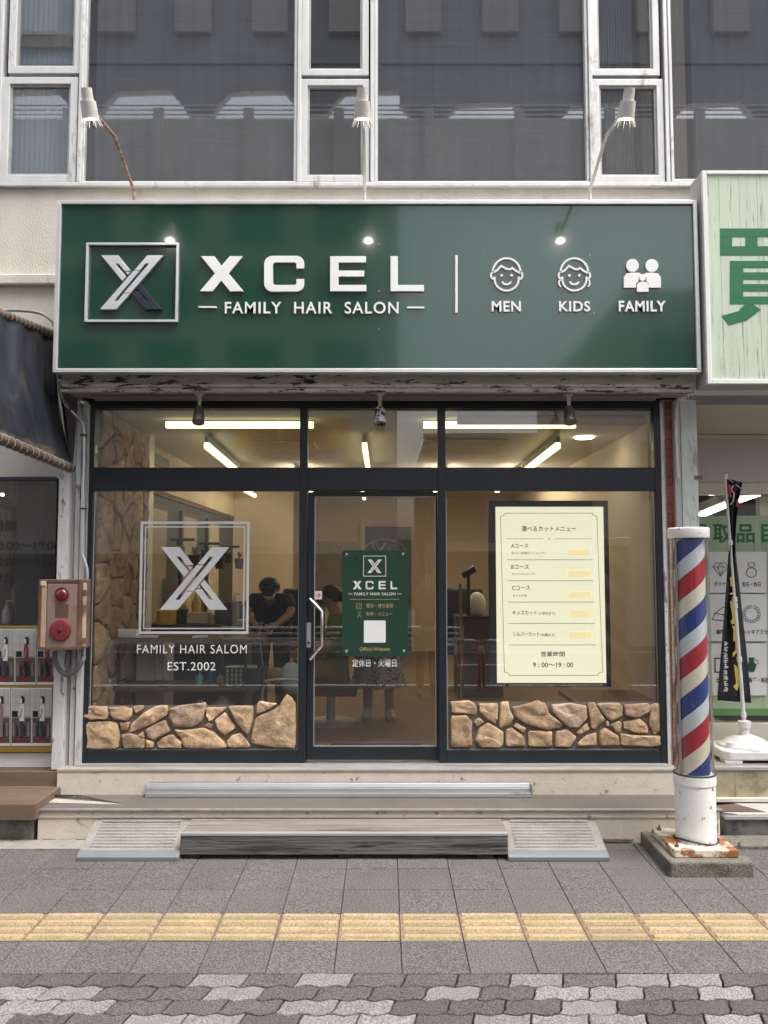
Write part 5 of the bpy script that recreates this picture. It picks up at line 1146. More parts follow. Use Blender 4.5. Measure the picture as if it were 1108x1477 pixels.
tag(MB().box(lx0 - .08, 5, 5.26, 5.47, gz(5.4) - .03, gz(5.4) + .02).obj('gutter_stone', MATS['mossy_concrete'], bevel=.004), 'mossy gutter kerb right of the barber pole plinth', 'kerb')
# big sign 買
yk = YS - .06
ks = thing('purchase_signboard', 'pale green plank signboard with one huge dark green character', 'sign', pv(1060, 553, yk))
kx = P(1016, 400, yk)[0]; kz1, kz0 = P(554, 247, yk)[1], P(554, 554, yk)[1]
m_pk = mat('printed_pale_planks', (.57, .64, .52), .25, var=.12, scale=4, stretch=(6, 1, .25), dirt=(.27, .31, .24), dirt_t=.60, dirt_scale=9, dirt_soft=.025, bump=0)
ksx = kx
kfb = MB().box(kx, kx + 2.0, yk + .02, yk + .2, kz0, kz1); part(kfb, 'box_body', m_grey, ks)
for x0_, x1_ in ((kx, kx + .03), (kx + 1.97, kx + 2.0)): part(MB().box(x0_, x1_, yk - .012, yk + .03, kz0, kz1), 'frame', m_white, ks, bevel=.003)
for z0_, z1_ in ((kz0, kz0 + .03), (kz1 - .025, kz1)): part(MB().box(kx + .03, kx + 1.97, yk - .012, yk + .03, z0_, z1_), 'frame', m_white, ks, bevel=.003)
xs_ = kx + .03; kk = 0
while xs_ < kx + 1.96:
    w_ = min((.085, .135, .12, .15, .11, .14)[kk % 6], kx + 1.97 - xs_); part(MB().box(xs_, xs_ + w_ - .0018, yk + .004 * 0, yk + .018, kz0 + .03, kz1 - .025), 'plank', m_pk, ks); xs_ += w_; kk += 1
kmb = MB()
def kb(x0, y0, x1, y1):      # measured on an enlarged crop; the character is symmetrical about x = 1137
    for a, b in ([(x0, x1)] if x1 > 1137 else [(x0, x1), (2274 - x1, 2274 - x0)]):
        kmb.prism(pp(conv([(a, y0), (b, y0), (b, y1), (a, y1)], 600, 240, 2.181), yk - .002), yk - .002, yk)
kb(957, 195, 1317, 222); kb(957, 251, 1317, 280); kb(957, 222.5, 995, 250.5); kb(1037, 222.5, 1075, 250.5)
kb(988, 297, 1286, 319); kb(1030.5, 333, 1243, 356); kb(1030.5, 370, 1243, 393); kb(988, 409, 1286, 433); kb(988, 319.5, 1030, 408.5)
for sg_ in (1, -1):
    kmb.prism(pp(conv([(1137 + sg_ * (x - 1137), y) for x, y in ((1035, 433.5), (1062, 433.5), (1086, 451), (1040, 485), (985, 500), (961, 470), (1015, 455))], 600, 240, 2.181), yk - .002), yk - .002, yk)
part(kmb, 'character', m_gtxt, ks)

# nobori flag with water base
fb = thing('flag_stand', 'leaning white flag pole standing in a white water base', 'flag stand', pv(1075, 1080, 6.05))
zf = ZR; yf_ = 6.08
cx = P(1076, 1060, yf_)[0]
pts = [(cx - .20, yf_ - .19), (cx + .20, yf_ - .19), (cx + .24, yf_ - .15), (cx + .24, yf_ + .17), (cx + .2, yf_ + .2), (cx - .2, yf_ + .2), (cx - .24, yf_ + .17), (cx - .24, yf_ - .15)]
m_plast = mat('white_plastic', (.66, .66, .64), .45, var=.05, dirt=(.45, .44, .41), dirt_t=.66)
part(MB().slab(pts, zf + .018, zf + .085), 'water_tank', m_plast, fb, bevel=.015, seg=3) if False else part(MB().slab(pts, zf + .018, zf + .085), 'water_tank', m_plast, fb, bevel=.012)
for sx, sy in ((-.17, -.14), (.17, -.14), (-.17, .15), (.17, .15)): part(MB().box(cx + sx - .06, cx + sx + .06, yf_ + sy - .05, yf_ + sy + .05, zf + .001, zf + .018), 'foot', m_plast, fb)
part(MB().lathe([(.19, zf + .083), (.185, zf + .10), (.16, zf + .105), (.13, zf + .135), (.07, zf + .16), (.035, zf + .165), (.033, zf + .21), (.043, zf + .215), (.045, zf + .26), (.03, zf + .265), (0, zf + .265)], (cx - .01, yf_, 0), 32), 'dome', m_plast, fb, smooth=True)
part(MB().lathe([(.035, zf + .09), (.035, zf + .125), (0, zf + .127)], (cx - .14, yf_ - .08, 0), 18), 'filler_cap', m_plast, fb, smooth=True)
pb0, pt0 = Vector((cx - .01, yf_, zf + .25)), Vector(pv(1045.5, 684, yf_ + .02))
part(MB().tube([pb0, pb0.lerp(pt0, .48)], .0135, 12), 'pole', m_plast, fb, smooth=True); part(MB().tube([pb0.lerp(pt0, .48), pt0], .0105, 12), 'pole', m_plast, fb, smooth=True)
for f in (.03, .25, .465, .49, .72, .99): c = pb0.lerp(pt0, f); part(MB().tube([c - (pt0 - pb0).normalized() * .018, c + (pt0 - pb0).normalized() * .018], .019, 12), 'clip', m_plast, fb)
rod0, rod1 = Vector(pv(1034, 679, yf_ + .02)), Vector(pv(1071, 706, yf_ + .02))
part(MB().tube([rod0, rod1], .004, 8), 'cross_rod', m_alu, fb)
m_flag = lined('flag_cloth', (.022, .022, .028))
fl = thing('nobori_flag', 'twisted black banner flag with yellow and white lettering', 'flag', pv(1058, 1000, yf_))
rows = [(690, 1048, 1071), (715, 1050, 1067), (745, 1052, 1063), (775, 1055, 1061), (800, 1051, 1061), (840, 1048, 1066), (880, 1045, 1070), (940, 1040, 1077), (1000, 1035, 1083), (1010, 1035, 1084)]
vs = []; fs = []; NN = 14
for r_, (py, a, b) in enumerate(rows):
    for i in range(NN + 1):
        u = i / NN; py_ = py + (u * 6 if r_ == 0 else 0) + (u * 4 if r_ >= 8 else 0)
        vs.append(pv(a + (b - a) * u, py_, yf_ + .035 + .022 * math.sin(u * 9 + r_ * .8) * (1 + (5 - abs(r_ - 4)) * .12)))
for r_ in range(len(rows) - 1):
    for i in range(NN): a = r_ * (NN + 1) + i; fs.append((a, a + 1, a + NN + 2, a + NN + 1))
o = part(MB().add(vs, fs), 'cloth', m_flag, fl, smooth=True); s__ = o.modifiers.new('s', 'SOLIDIFY'); s__.thickness = .002
yn = yf_ + .004
m_yel = flat('flag_yellow_print', (.55, .42, .06), .6); m_wpr = flat('flag_white_print', (.55, .55, .55), .6); m_rpr = flat('flag_red_print', (.42, .02, .04), .6)
for q in ([(1053, 833), (1058, 830), (1058, 845), (1054, 846)], [(1052, 857), (1058, 853), (1059, 858)], [(1053, 868), (1060, 862), (1061, 890), (1064, 897), (1056, 901), (1054, 896), (1057, 892)], [(1056, 903), (1062, 902), (1064, 940), (1057, 948), (1057, 942), (1061, 938), (1061, 925), (1058, 925), (1058, 908)], [(1059, 958), (1064, 962), (1068, 984), (1063, 997), (1058, 990), (1062, 986)]):
    part(MB().prism(pp(q, yn), yn, yn + .0015), 'yellow_mark', m_yel, fl)
rg = random.Random(5)
for k in range(9):
    y_ = 926 + k * 8.2; mb = MB()
    for j in range(3):
        mb.ribbon(pp([(1043.5 + rg.uniform(0, 2), y_ + j * 2.3 + rg.uniform(-.6, .6)), (1050.5 - rg.uniform(0, 2), y_ + j * 2.3 + rg.uniform(-1, .6))], yn), .0055, yn, yn + .0015)
    mb.ribbon(pp([(1047 + rg.uniform(-1.5, 1.5), y_ - .5), (1046.5 + rg.uniform(-2, 2), y_ + 6)], yn), .005, yn - .0016, yn - .0002)
    part(mb, 'white_mark', m_wpr, fl)
part(MB().prism(pp([(1050, 697), (1055, 700), (1055, 718), (1051, 716)], yn), yn, yn + .0015), 'red_mark', m_rpr, fl)
part(MB().prism(pp([(1063, 720), (1067, 724), (1065, 732), (1061, 730)], yn), yn, yn + .0015), 'red_mark', m_rpr, fl)
part(MB().ribbon(pp([(1058, 700), (1055, 706), (1059, 712), (1058, 722), (1054, 728)], yn), .008, yn, yn + .0015), 'white_mark', m_wpr, fl)
# ------------------------------------------------------------------ salon interior
FZ = .355; XL, XR, YB = wx - .13, 2.16, 14.0; CZ = 2.93
room = thing('salon_interior', 'cream walled salon interior with wood floor behind the glass', 'room', (0, 9, FZ))
part(MB().box(XL - .1, 2.3, YG + .075, YB, FZ - .1, FZ), 'wood_floor', mat('brown_floor', (.20, .125, .075), .35, var=.2, scale=3, stretch=(4, .4, 1)), room)
part(MB().box(XL - .1, 2.3, YG + .06, YB + .1, CZ, CZ + .1), 'ceiling', m_ceil, room)
part(MB().box(XL - .1, XL - .002, YG + .06, YB, FZ, CZ), 'left_wall', m_cream, room)
part(MB().box(XR, XR + .12, YG + .06, YB, FZ, CZ), 'right_wall', m_cream, room)
part(MB().box(XL, XR, YB, YB + .1, FZ, CZ), 'back_wall', m_cream, room)
part(MB().box(XL, -1.35, 12.2, 12.3, FZ, CZ), 'partition', m_cream, room)
part(MB().box(wx - .1, wx + .03, 7.22, 7.38, FZ, CZ), 'white_column', m_white, room, bevel=.004)
m_grn = mat('dark_olive_panel', (.055, .062, .045), .7, var=.1)
part(MB().box(XL, XL + .03, 7.5, 12.0, 1.1, 2.45), 'green_wall_panel', m_grn, room)
for z in (2.45, 1.08): part(MB().box(XL, XL + .05, 7.5, 12.0, z, z + .05), 'panel_trim', m_wood_dk, room)
part(MB().box(-.32, .46, YB - .05, YB - .001, FZ, 2.45), 'dark_doorway', mat('dark_grey_doorway', (.10, .10, .095), .7), room)
part(MB().box(-.40, -.32, YB - .08, YB - .001, FZ, 2.5), 'door_jamb', m_cream, room)
part(MB().box(-1.3, -.46, YB - .05, YB - .002, 1.2, 2.2), 'back_mirror', mat('pale_mirror_face', (.36, .33, .28), .2), room)
for i, y in enumerate((7.9, 9.2, 10.5)):
    t = thing('wall_mirror', ['nearest tall framed mirror on the green wall panel', 'second tall framed mirror on the green wall panel', 'farthest tall framed mirror on the green wall panel'][i], 'mirror', (XL + .04, y, 1.2), group='mirrors on the green wall')
    part(MB().box(XL + .031, XL + .06, y - .36, y + .36, 1.12, 2.36), 'frame', m_wood_dk, t, bevel=.004)
    part(MB().box(XL + .061, XL + .066, y - .31, y + .31, 1.16, 2.31), 'mirror', mat('mirror_glass', (.6, .52, .38), .25, .3, var=.05, bump=0), t)
    for j, dy in enumerate((.5,)):
        w_ = thing('wall_planter', ['pair of small black planters on a bracket nearest the window', 'pair of small black planters on a bracket, middle', 'pair of small black planters on a bracket, farthest'][i], 'planter', (XL + .2, y + dy, 1.9), group='black wall planters')
        part(MB().box(XL + .05, XL + .30, y + dy - .015, y + dy + .015, 2.02, 2.05), 'bracket', m_black, w_)
        for xx, zz in ((XL + .14, 1.88), (XL + .30, 1.80)):
            part(MB().lathe([(0, zz - .06), (.05, zz - .06), (.065, zz + .08), (.06, zz + .08), (.05, zz)], (xx, y + dy, 0), 14), 'pot', m_black, w_)
            lf = MB(); rg2 = random.Random(int(y * 10 + xx * 7))
            for k in range(14):
                a = rg2.uniform(0, 6.28); r = rg2.uniform(.02, .07); p = Vector((xx, y + dy, zz + .08)); q = p + Vector((math.cos(a) * r, math.sin(a) * r, rg2.uniform(.03, .10))); u = Vector((-math.sin(a), math.cos(a), 0)) * .012
                lf.add([p, p.lerp(q, .6) + u, q, p.lerp(q, .6) - u], [(0, 1, 2, 3)])
            part(lf, 'leaves', mat('dark_leaf', (.02, .04, .015), .6), w_)
m_tube = emit('warm_tube', (1, .88, .44), 1.2); m_fill_tube = emit('warm_fill_tube', (1, .84, .60), 10.5)
m_tubeh = mat('grey_tube_housing', (.30, .29, .27), .6)
def tube(a, b, lab, mt=None):
    a, b = Vector(a), Vector(b); t = thing('ceiling_tube_lamp', lab, 'ceiling lamp', (a + b) / 2, group='tube lamps on the salon ceiling')
    d = (b - a).normalized(); u = d.cross(Vector((0, 0, 1))) * .022; k = Vector((0, 0, .045))
    def bar(A, B, u_, z0, z1): return MB().add([A - u_ + Vector((0, 0, z0)), A + u_ + Vector((0, 0, z0)), B + u_ + Vector((0, 0, z0)), B - u_ + Vector((0, 0, z0)), A - u_ + Vector((0, 0, z1)), A + u_ + Vector((0, 0, z1)), B + u_ + Vector((0, 0, z1)), B - u_ + Vector((0, 0, z1))], [(0, 1, 2, 3), (7, 6, 5, 4), (0, 4, 5, 1), (1, 5, 6, 2), (2, 6, 7, 3), (3, 7, 4, 0)])
    part(bar(a, b, u, -.05, 0), 'tube', mt or m_tube, t); part(bar(a - d * .01, b + d * .01, u * .8, .002, .06), 'housing', m_tubeh, t)
def z_at(px, py, y): return P(px, py, y)[1]
yq1 = 6.55; zt1 = P(554, 612, yq1)[1] + .02
tube((P(240, 614, yq1)[0], yq1, zt1), (P(452, 614, yq1)[0], yq1, zt1), 'long left tube lamp running parallel to the window')
tube((P(611, 614, yq1)[0], yq1, zt1), (P(830, 614, yq1)[0], yq1, zt1), 'long right tube lamp running parallel to the window')
tube((-1.55, 7.15, 2.84), (-1.62, 9.1, 2.84), 'left tube lamp receding into the salon'); tube((-.17, 7.15, 2.84), (-.17, 9.1, 2.84), 'middle tube lamp receding into the salon'); tube((1.52, 7.15, 2.84), (1.55, 9.1, 2.84), 'right tube lamp receding into the salon')
tube((-1.9, 10.6, 2.84), (-1.9, 12.1, 2.84), 'farthest left tube lamp at the back of the salon')
for x_, n_ in ((-1.0, 'left of centre'), (.7, 'right of centre'), (1.55, 'beside the right wall')): tube((x_, 9.3, 2.84), (x_, 11.3, 2.84), 'added out of sight fill tube half way back in the salon, ' + n_, m_fill_tube)  # strong tubes added out of sight behind the transom to brighten the salon
tube((-.3, 11.0, 2.84), (-.3, 12.6, 2.84), 'farthest middle tube lamp at the back of the salon')
t = thing('downlight', 'round lit downlight near the right salon wall', 'ceiling lamp', (P(843, 636, 7.4)[0], 7.4, CZ)); part(MB().lathe([(0, CZ - .012), (.08, CZ - .012), (.09, CZ - .002)], (P(843, 636, 7.4)[0], 7.4, 0), 24), 'lamp_disc', emit('warm_disc', (1, .92, .75), 9), t)
tag(MB().box(.35, 1.15, 7.5, 8.3, CZ - .03, CZ - .002).obj('air_vent', m_ceil, bevel=.01), 'square ceiling air unit right of the door', 'air vent'); tag(MB().box(-1.25, -.65, 7.6, 8.2, CZ - .02, CZ - .002).obj('ceiling_hatch', m_ceil, bevel=.006), 'square ceiling hatch left of the door', 'hatch')
t = thing('roller_blind', 'rolled up cream blind at the top of the right bay', 'blind', (1.2, YG + .14, 2.85)); a, b = P(660, 598, YG + .14)[0], P(930, 598, YG + .14)[0]
part(MB().tube([(a, YG + .16, 2.84), (b, YG + .16, 2.84)], .035, 16), 'roll', m_cream, t, smooth=True); part(MB().box(a, b + .03, YG + .12, YG + .20, 2.875, 2.925), 'headrail', m_cream, t)

# black table with shelf behind the left window
tb = thing('display_table', 'long dark wood table with black legs and lower shelf behind the left window', 'table', (-1.3, 6.45, FZ))
ty = 6.35; tx0, tx1 = P(152, 921, ty)[0], P(375, 921, ty)[0]; tz = P(554, 921, ty)[1]; sz = P(554, 992, ty)[1]
part(MB().box(tx0, tx1, ty, ty + .45, tz - .035, tz), 'tabletop', m_wood_dk, tb, bevel=.004); part(MB().box(tx0, tx1, ty, ty + .42, sz - .03, sz), 'lower_shelf', m_wood_dk, tb, bevel=.004)
for xx in (tx0, tx0 + .09, tx1 - .12, tx1 - .02):
    for yy in (ty + .005, ty + .42): part(MB().box(xx, xx + .02, yy, yy + .02, FZ, tz - .036), 'leg', m_black, tb)
t = thing('low_cabinet', 'pale grey cabinet under the dark table', 'cabinet', (-1.55, 6.95, FZ)); part(MB().box(P(172, 960, 6.85)[0], P(238, 960, 6.85)[0], 6.85, 7.15, FZ, P(554, 928, 6.85)[1]), 'body', m_white, t, bevel=.01); part(MB().lathe([(0, -.01), (.01, -.01), (.01, 0)], (P(225, 990, 6.85)[0], 6.85, P(225, 990, 6.85)[1]), 10, 'y'), 'knob', m_black, t)
cl = MB(); n = 12; vs = []
for i in range(n + 1):
    for j in range(7): vs.append((P(224 + 22 * i / n * (.55 + .45 * j / 6), 960, 6.8)[0], 6.78 + .02 * math.sin(i * 1.7 + j * .3), tz - .05 - j * .055))
tag(MB().add(vs, [(i * 7 + j, i * 7 + j + 1, i * 7 + j + 8, i * 7 + j + 7) for i in range(n) for j in range(6)]).obj('hanging_towel', m_white, smooth=True), 'white towel hanging under the dark table', 'towel')
def bottle(px, py, y, h, r, m, lab, pump=True, nm='bottle'):
    x, z = P(px, py, y); t = thing(nm, lab, 'bottle', (x, y, z))
    part(MB().lathe([(0, 0), (r, 0), (r, h * .6), (r * .35, h * .78), (r * .35, h * .86), (0, h * .86)], (x, y, z), 16), 'body', m, t, smooth=True)
    if pump: part(MB().tube([(x, y, z + h * .86), (x, y, z + h), (x + r * 1.2, y, z + h * .99)], r * .2, 8), 'pump', m, t)
    return t
m_yb = mat('yellow_plastic', (.62, .36, .02), .35); m_teal = mat('teal_plastic', (.12, .42, .38), .35); m_blue = mat('blue_liquid', (.02, .13, .28), .2); m_clr = mat('cloudy_plastic', (.45, .47, .48), .3)
bottle(283, 893, 7.9, .27, .045, m_yb, 'orange pump bottle on the counter behind the logo decal'); bottle(264, 893, 7.9, .22, .035, m_yb, 'narrow yellow bottle left of the orange pump bottle'); bottle(240, 900, 7.6, .2, .09, m_yb, 'wide yellow bottles at the left end of the counter', False); bottle(338, 893, 7.9, .24, .045, mat('pale_yellow_plastic', (.45, .38, .1), .4), 'pale yellow bottle at the right end of the counter'); bottle(346, 893, 8.0, .2, .05, mat('dark_green_plastic', (.01, .05, .035), .4), 'dark green bottle at the right end of the counter', False)
bottle(288, 991, 6.55, .13, .03, m_teal, 'small teal spray bottle on the lower shelf'); bottle(305, 991, 6.6, .24, .032, m_blue, 'blue spray bottle on the lower shelf'); bottle(317, 991, 6.65, .12, .03, m_clr, 'small clear jar beside the blue bottle', False)
for i, (px, h, r) in enumerate(((289, .2, .075), (322, .24, .085), (344, .15, .055), (361, .15, .055))): bottle(px, 1042, 6.5, h, r, m_clr, ['cloudy jug on the floor, leftmost under the shelf', 'largest cloudy jug under the shelf', 'small cloudy bottle right of the largest jug', 'rightmost pinkish cloudy bottle under the shelf'][i], False, 'jug')
t = thing('counter', 'dark counter along the green wall behind the logo decal', 'counter', (-1.6, 8.0, FZ)); cx0, cx1 = P(200, 900, 7.8)[0], P(356, 900, 7.8)[0]; cz_ = P(554, 899, 7.75)[1]
part(MB().box(cx0, cx1, 7.6, 8.2, cz_ - .04, cz_), 'top', m_wood_dk, t); part(MB().box(cx0, cx1, 7.65, 8.2, FZ, cz_ - .041), 'base', m_dark, t)
for i, (px, y0, w_, h, m, lab) in enumerate(((257, 7.7, .12, .13, m_black, 'black square box on the counter'), (285, 7.7, .2, .10, m_cream, 'cream box on the counter under the orange bottle'), (325, 7.7, .2, .2, mat('striped_dark_box', (.12, .12, .12), .5), 'dark striped box on the counter'))):
    x = P(px, 895, y0)[0]; tag(MB().box(x - w_ / 2, x + w_ / 2, y0, y0 + .15, cz_ + .001, cz_ + h).obj('box', m, bevel=.004), lab, 'box')
t = thing('tissue_basket', 'white basket with papers on the left end of the dark table', 'basket', (P(185, 920, 6.45)[0], 6.45, tz)); a, b = P(165, 910, 6.4)[0], P(197, 910, 6.4)[0]
part(MB().box(a, b, 6.4, 6.5, tz + .001, tz + .062), 'basket_body', m_white, t, bevel=.004)
gr = MB(); 
for k in range(8): gr.box(a + .01 + k * .021, a + .014 + k * .021, 6.397, 6.3995, tz + .01, tz + .055)
part(gr, 'basket_slots', mat('soft_pink_grey', (.45, .4, .4), .6), t)
for i, (px, w_) in enumerate(((215, .16), (290, .12))): x = P(px, 918, 6.45)[0]; tag(MB().slab([(x - w_ / 2, 6.4), (x + w_ / 2, 6.42), (x + w_ / 2 - .02, 6.5), (x - w_ / 2 + .01, 6.48)], tz + .001, tz + .014).obj('paper_pile', m_white), ['flat white papers on the dark table beside the basket', 'crumpled pale papers at the middle of the dark table'][i], 'paper')
t = thing('black_basket', 'black plastic basket with square holes on the lower shelf', 'basket', (P(340, 991, 6.4)[0], 6.4, sz)); a, b = P(325, 985, 6.4)[0], P(357, 985, 6.4)[0]; bz1 = P(554, 964, 6.4)[1]
part(MB().box(a + .004, b - .004, 6.41, 6.55, sz + .004, bz1 - .01), 'lining', flat('basket_lining', (.60, .62, .40), .6), t)
g = MB()
for k in range(6): xx = a + (b - a) * k / 5; g.box(xx - .006, xx + .006, 6.395, 6.405, sz + .001, bz1)
for k in range(5): zz = sz + (bz1 - sz) * k / 4; g.box(a - .006, b + .006, 6.394, 6.406, zz - .005 + .006, zz + .005 + .001)
part(g, 'lattice', m_black, t); part(MB().box(b + .006, b + .12, 6.40, 6.55, sz + .001, bz1), 'side', m_black, t)
tag(MB().slab([(a, 6.4), (b + .08, 6.41), (b + .05, 6.5), (a + .05, 6.5)], bz1 + .002, bz1 + .016).obj('folded_cloth', mat('pale_green_cloth', (.5, .52, .36), .8)), 'pale folded cloth on top of the black basket', 'cloth')
t = thing('hair_dryer_poster', 'grey poster with a round figure leaning left of the decal logo', 'poster', pv(242, 880, 8.1)); part(MB().prism(pp([(226, 835), (256, 835), (256, 872), (226, 872)], 8.1), 8.1, 8.12), 'sheet', m_conduit, t); part(MB().prism(pp(circ(247, 848, 7), 8.09), 8.085, 8.09), 'face_print', m_skinp, t)
# grey cord-like walking frame near the door
t = thing('wheeled_trolley', 'chrome trolley frame with bag beside the left mullion', 'trolley', pv(425, 1040, 6.5))
part(MB().tube(smooth_path([pv(378, 1045, 6.5), pv(379, 995, 6.5), pv(385, 982, 6.5), pv(425, 980, 6.5), pv(431, 985, 6.5)]), .011, 8), 'handle_frame', m_alu, t, smooth=True)
part(MB().tube([pv(374, 912, 6.6), pv(381, 980, 6.6)], .006, 6), 'stick', m_lumber, t)
part(MB().ell(pv(420, 978, 6.7), (.09, .06, .13)), 'bag', m_clr, t, smooth=True); part(MB().ell(pv(398, 975, 6.9), (.09, .06, .07)), 'yellow_cloth', mat('mustard_cloth', (.4, .26, .04), .8), t, smooth=True)
t = thing('green_umbrella', 'folded green umbrella leaning by the stone clad wall', 'umbrella', pv(200, 918, 7.0)); part(MB().tube([pv(203, 918, 7.0), pv(199, 890, 7.0), pv(194, 868, 7.0)], [.02, .045, .012], 10), 'canopy', mat('green_nylon', (.03, .16, .06), .5), t, smooth=True)
# things seen through the right window
t = thing('styling_station', 'dark styling station with brush stand left of the menu board', 'station', pv(690, 1000, 9.0)); part(MB().box(P(660, 900, 9)[0], P(725, 900, 9)[0], 9.0, 9.5, FZ, P(554, 893, 9)[1]), 'body', m_wood_dk, t); part(MB().box(P(658, 900, 9)[0], P(727, 900, 9)[0], 8.98, 9.52, P(554, 893, 9)[1] + .001, P(554, 889, 9)[1]), 'top', m_black, t)
part(MB().tube([pv(676, 889, 9.1), pv(676, 826, 9.1)], .02, 8), 'stand_rod', m_black, t); part(MB().tube([pv(667, 830, 9.1), pv(685, 820, 9.1)], .04, 8), 'lamp_arm', m_black, t)
part(MB().ell(pv(688, 872, 9.2), (.10, .08, .14)), 'towel_pile', m_white, t, smooth=True)
tag(MB().tube([pv(664, 842, 6.3), pv(666, 1030, 6.3)], .012, 8).obj('brass_pole', mat('brass', (.35, .23, .08), .4, .6)), 'thin brass pole standing behind the left edge of the right window', 'pole')
t = thing('wood_bench', 'brown wooden bench top behind the lower right stones', 'bench', pv(900, 1015, 6.4)); part(MB().box(P(830, 1010, 6.3)[0], P(948, 1010, 6.3)[0], 6.3, 6.9, P(554, 1012, 6.3)[1] - .04, P(554, 1012, 6.3)[1]), 'seat', mat('orange_brown_wood', (.22, .10, .045), .5, var=.2, stretch=(.2, 1, 1)), t, bevel=.004)
for xx in (P(840, 1010, 6.3)[0], P(935, 1010, 6.3)[0]): part(MB().box(xx, xx + .05, 6.35, 6.4, FZ, P(554, 1012, 6.3)[1] - .041), 'leg', m_wood_dk, t)
t = thing('entrance_mat', 'dark entrance mat just inside the door', 'mat', (0, 6.3, FZ)); part(MB().box(-.42, .30, 6.15, 6.6, FZ + .001, FZ + .016), 'mat_body', m_rubber, t, bevel=.003)
tag(MB().box(-.5, .4, 6.02, 6.07, FZ + .001, FZ + .03).obj('door_sill', m_alu, bevel=.003), 'pale metal strip across the floor inside the door', 'sill')
for i, (xx, yy) in enumerate(((-.95, 9.6), (.95, 9.8))):
    t = thing('barber_chair', ['black barber chair left of the doorway axis', 'black barber chair right of the doorway axis'][i], 'chair', (xx, yy, FZ), group='barber chairs')
    part(MB().lathe([(0, FZ), (.3, FZ), (.3, FZ + .03), (.05, FZ + .06), (.05, FZ + .4), (0, FZ + .4)], (xx, yy, 0), 20), 'pedestal', m_alu, t, smooth=True)
    part(MB().box(xx - .28, xx + .28, yy - .28, yy + .28, FZ + .401, FZ + .52), 'seat', m_rubber, t, bevel=.03); part(MB().box(xx - .25, xx + .25, yy + .22, yy + .34, FZ + .53, FZ + 1.15), 'backrest', m_rubber, t, bevel=.03)
    for s_ in (-1, 1): part(MB().box(xx + s_ * .31 - .03, xx + s_ * .31 + .03, yy - .22, yy + .25, FZ + .68, FZ + .73), 'armrest', m_alu, t, bevel=.01)
# neon-like etched oval above the plaque
t = thing('oval_window_sign', 'old outlined oval sign with a slanted X standing behind the door plaque', 'sign', pv(555, 800, 6.8))
part(MB().ribbon(pp([(555 + 30 * math.cos(R(a)), 795 + 17 * math.sin(R(a))) for a in range(0, 360, 12)], 6.8), .008, 6.8, 6.806, True), 'oval_outline', m_cream, t)
part(MB().ribbon(pp([(536, 783), (542, 783), (551, 800), (545, 800)], 6.8), .006, 6.797, 6.799, True), 'letter_outline', m_cream, t); part(MB().ribbon(pp([(556, 783), (545, 800)], 6.8), .016, 6.79, 6.796), 'letter_outline', m_cream, t)
text_px('lettering', 'ACEL', (558, 786, 580, 796), 6.79, m_conduit, t)

# ------------------------------------------------------------------ people
def skin_mesh(name, v, e, r, m, sub=2):
    me = bpy.data.meshes.new(name); me.from_pydata(v, e, []); o = bpy.data.objects.new(name, me); COL.objects.link(o)
    md = o.modifiers.new('skin', 'SKIN'); md.use_smooth_shade = True
    for sv, rr in zip(me.skin_vertices[0].data, r): sv.radius = (rr, rr) if not isinstance(rr, tuple) else rr
    me.skin_vertices[0].data[0].use_root = True
    s_ = o.modifiers.new('sub', 'SUBSURF'); s_.levels = sub; s_.render_levels = sub
    dg = bpy.context.evaluated_depsgraph_get(); dg.update(); nm = bpy.data.meshes.new_from_object(o.evaluated_get(dg)); bpy.data.objects.remove(o)
    nm.materials.clear(); nm.materials.append(m); nm.polygons.foreach_set('use_smooth', [True] * len(nm.polygons)); return nm
def join_mesh(me, mb, m):
    bm = bmesh.new(); bm.from_mesh(me); t2 = mb.mesh('t'); bm.from_mesh(t2); bm.to_mesh(me); bm.free(); me.polygons.foreach_set('use_smooth', [True] * len(me.polygons)); return me
m_skin = mat('skin', (.42, .25, .17), .5, var=.06, bump=0); m_skin2 = mat('skin_light', (.50, .32, .23), .5, var=.06, bump=0); m_hair = mat('black_hair', (.012, .011, .011), .45, bump=.4, bscale=90)
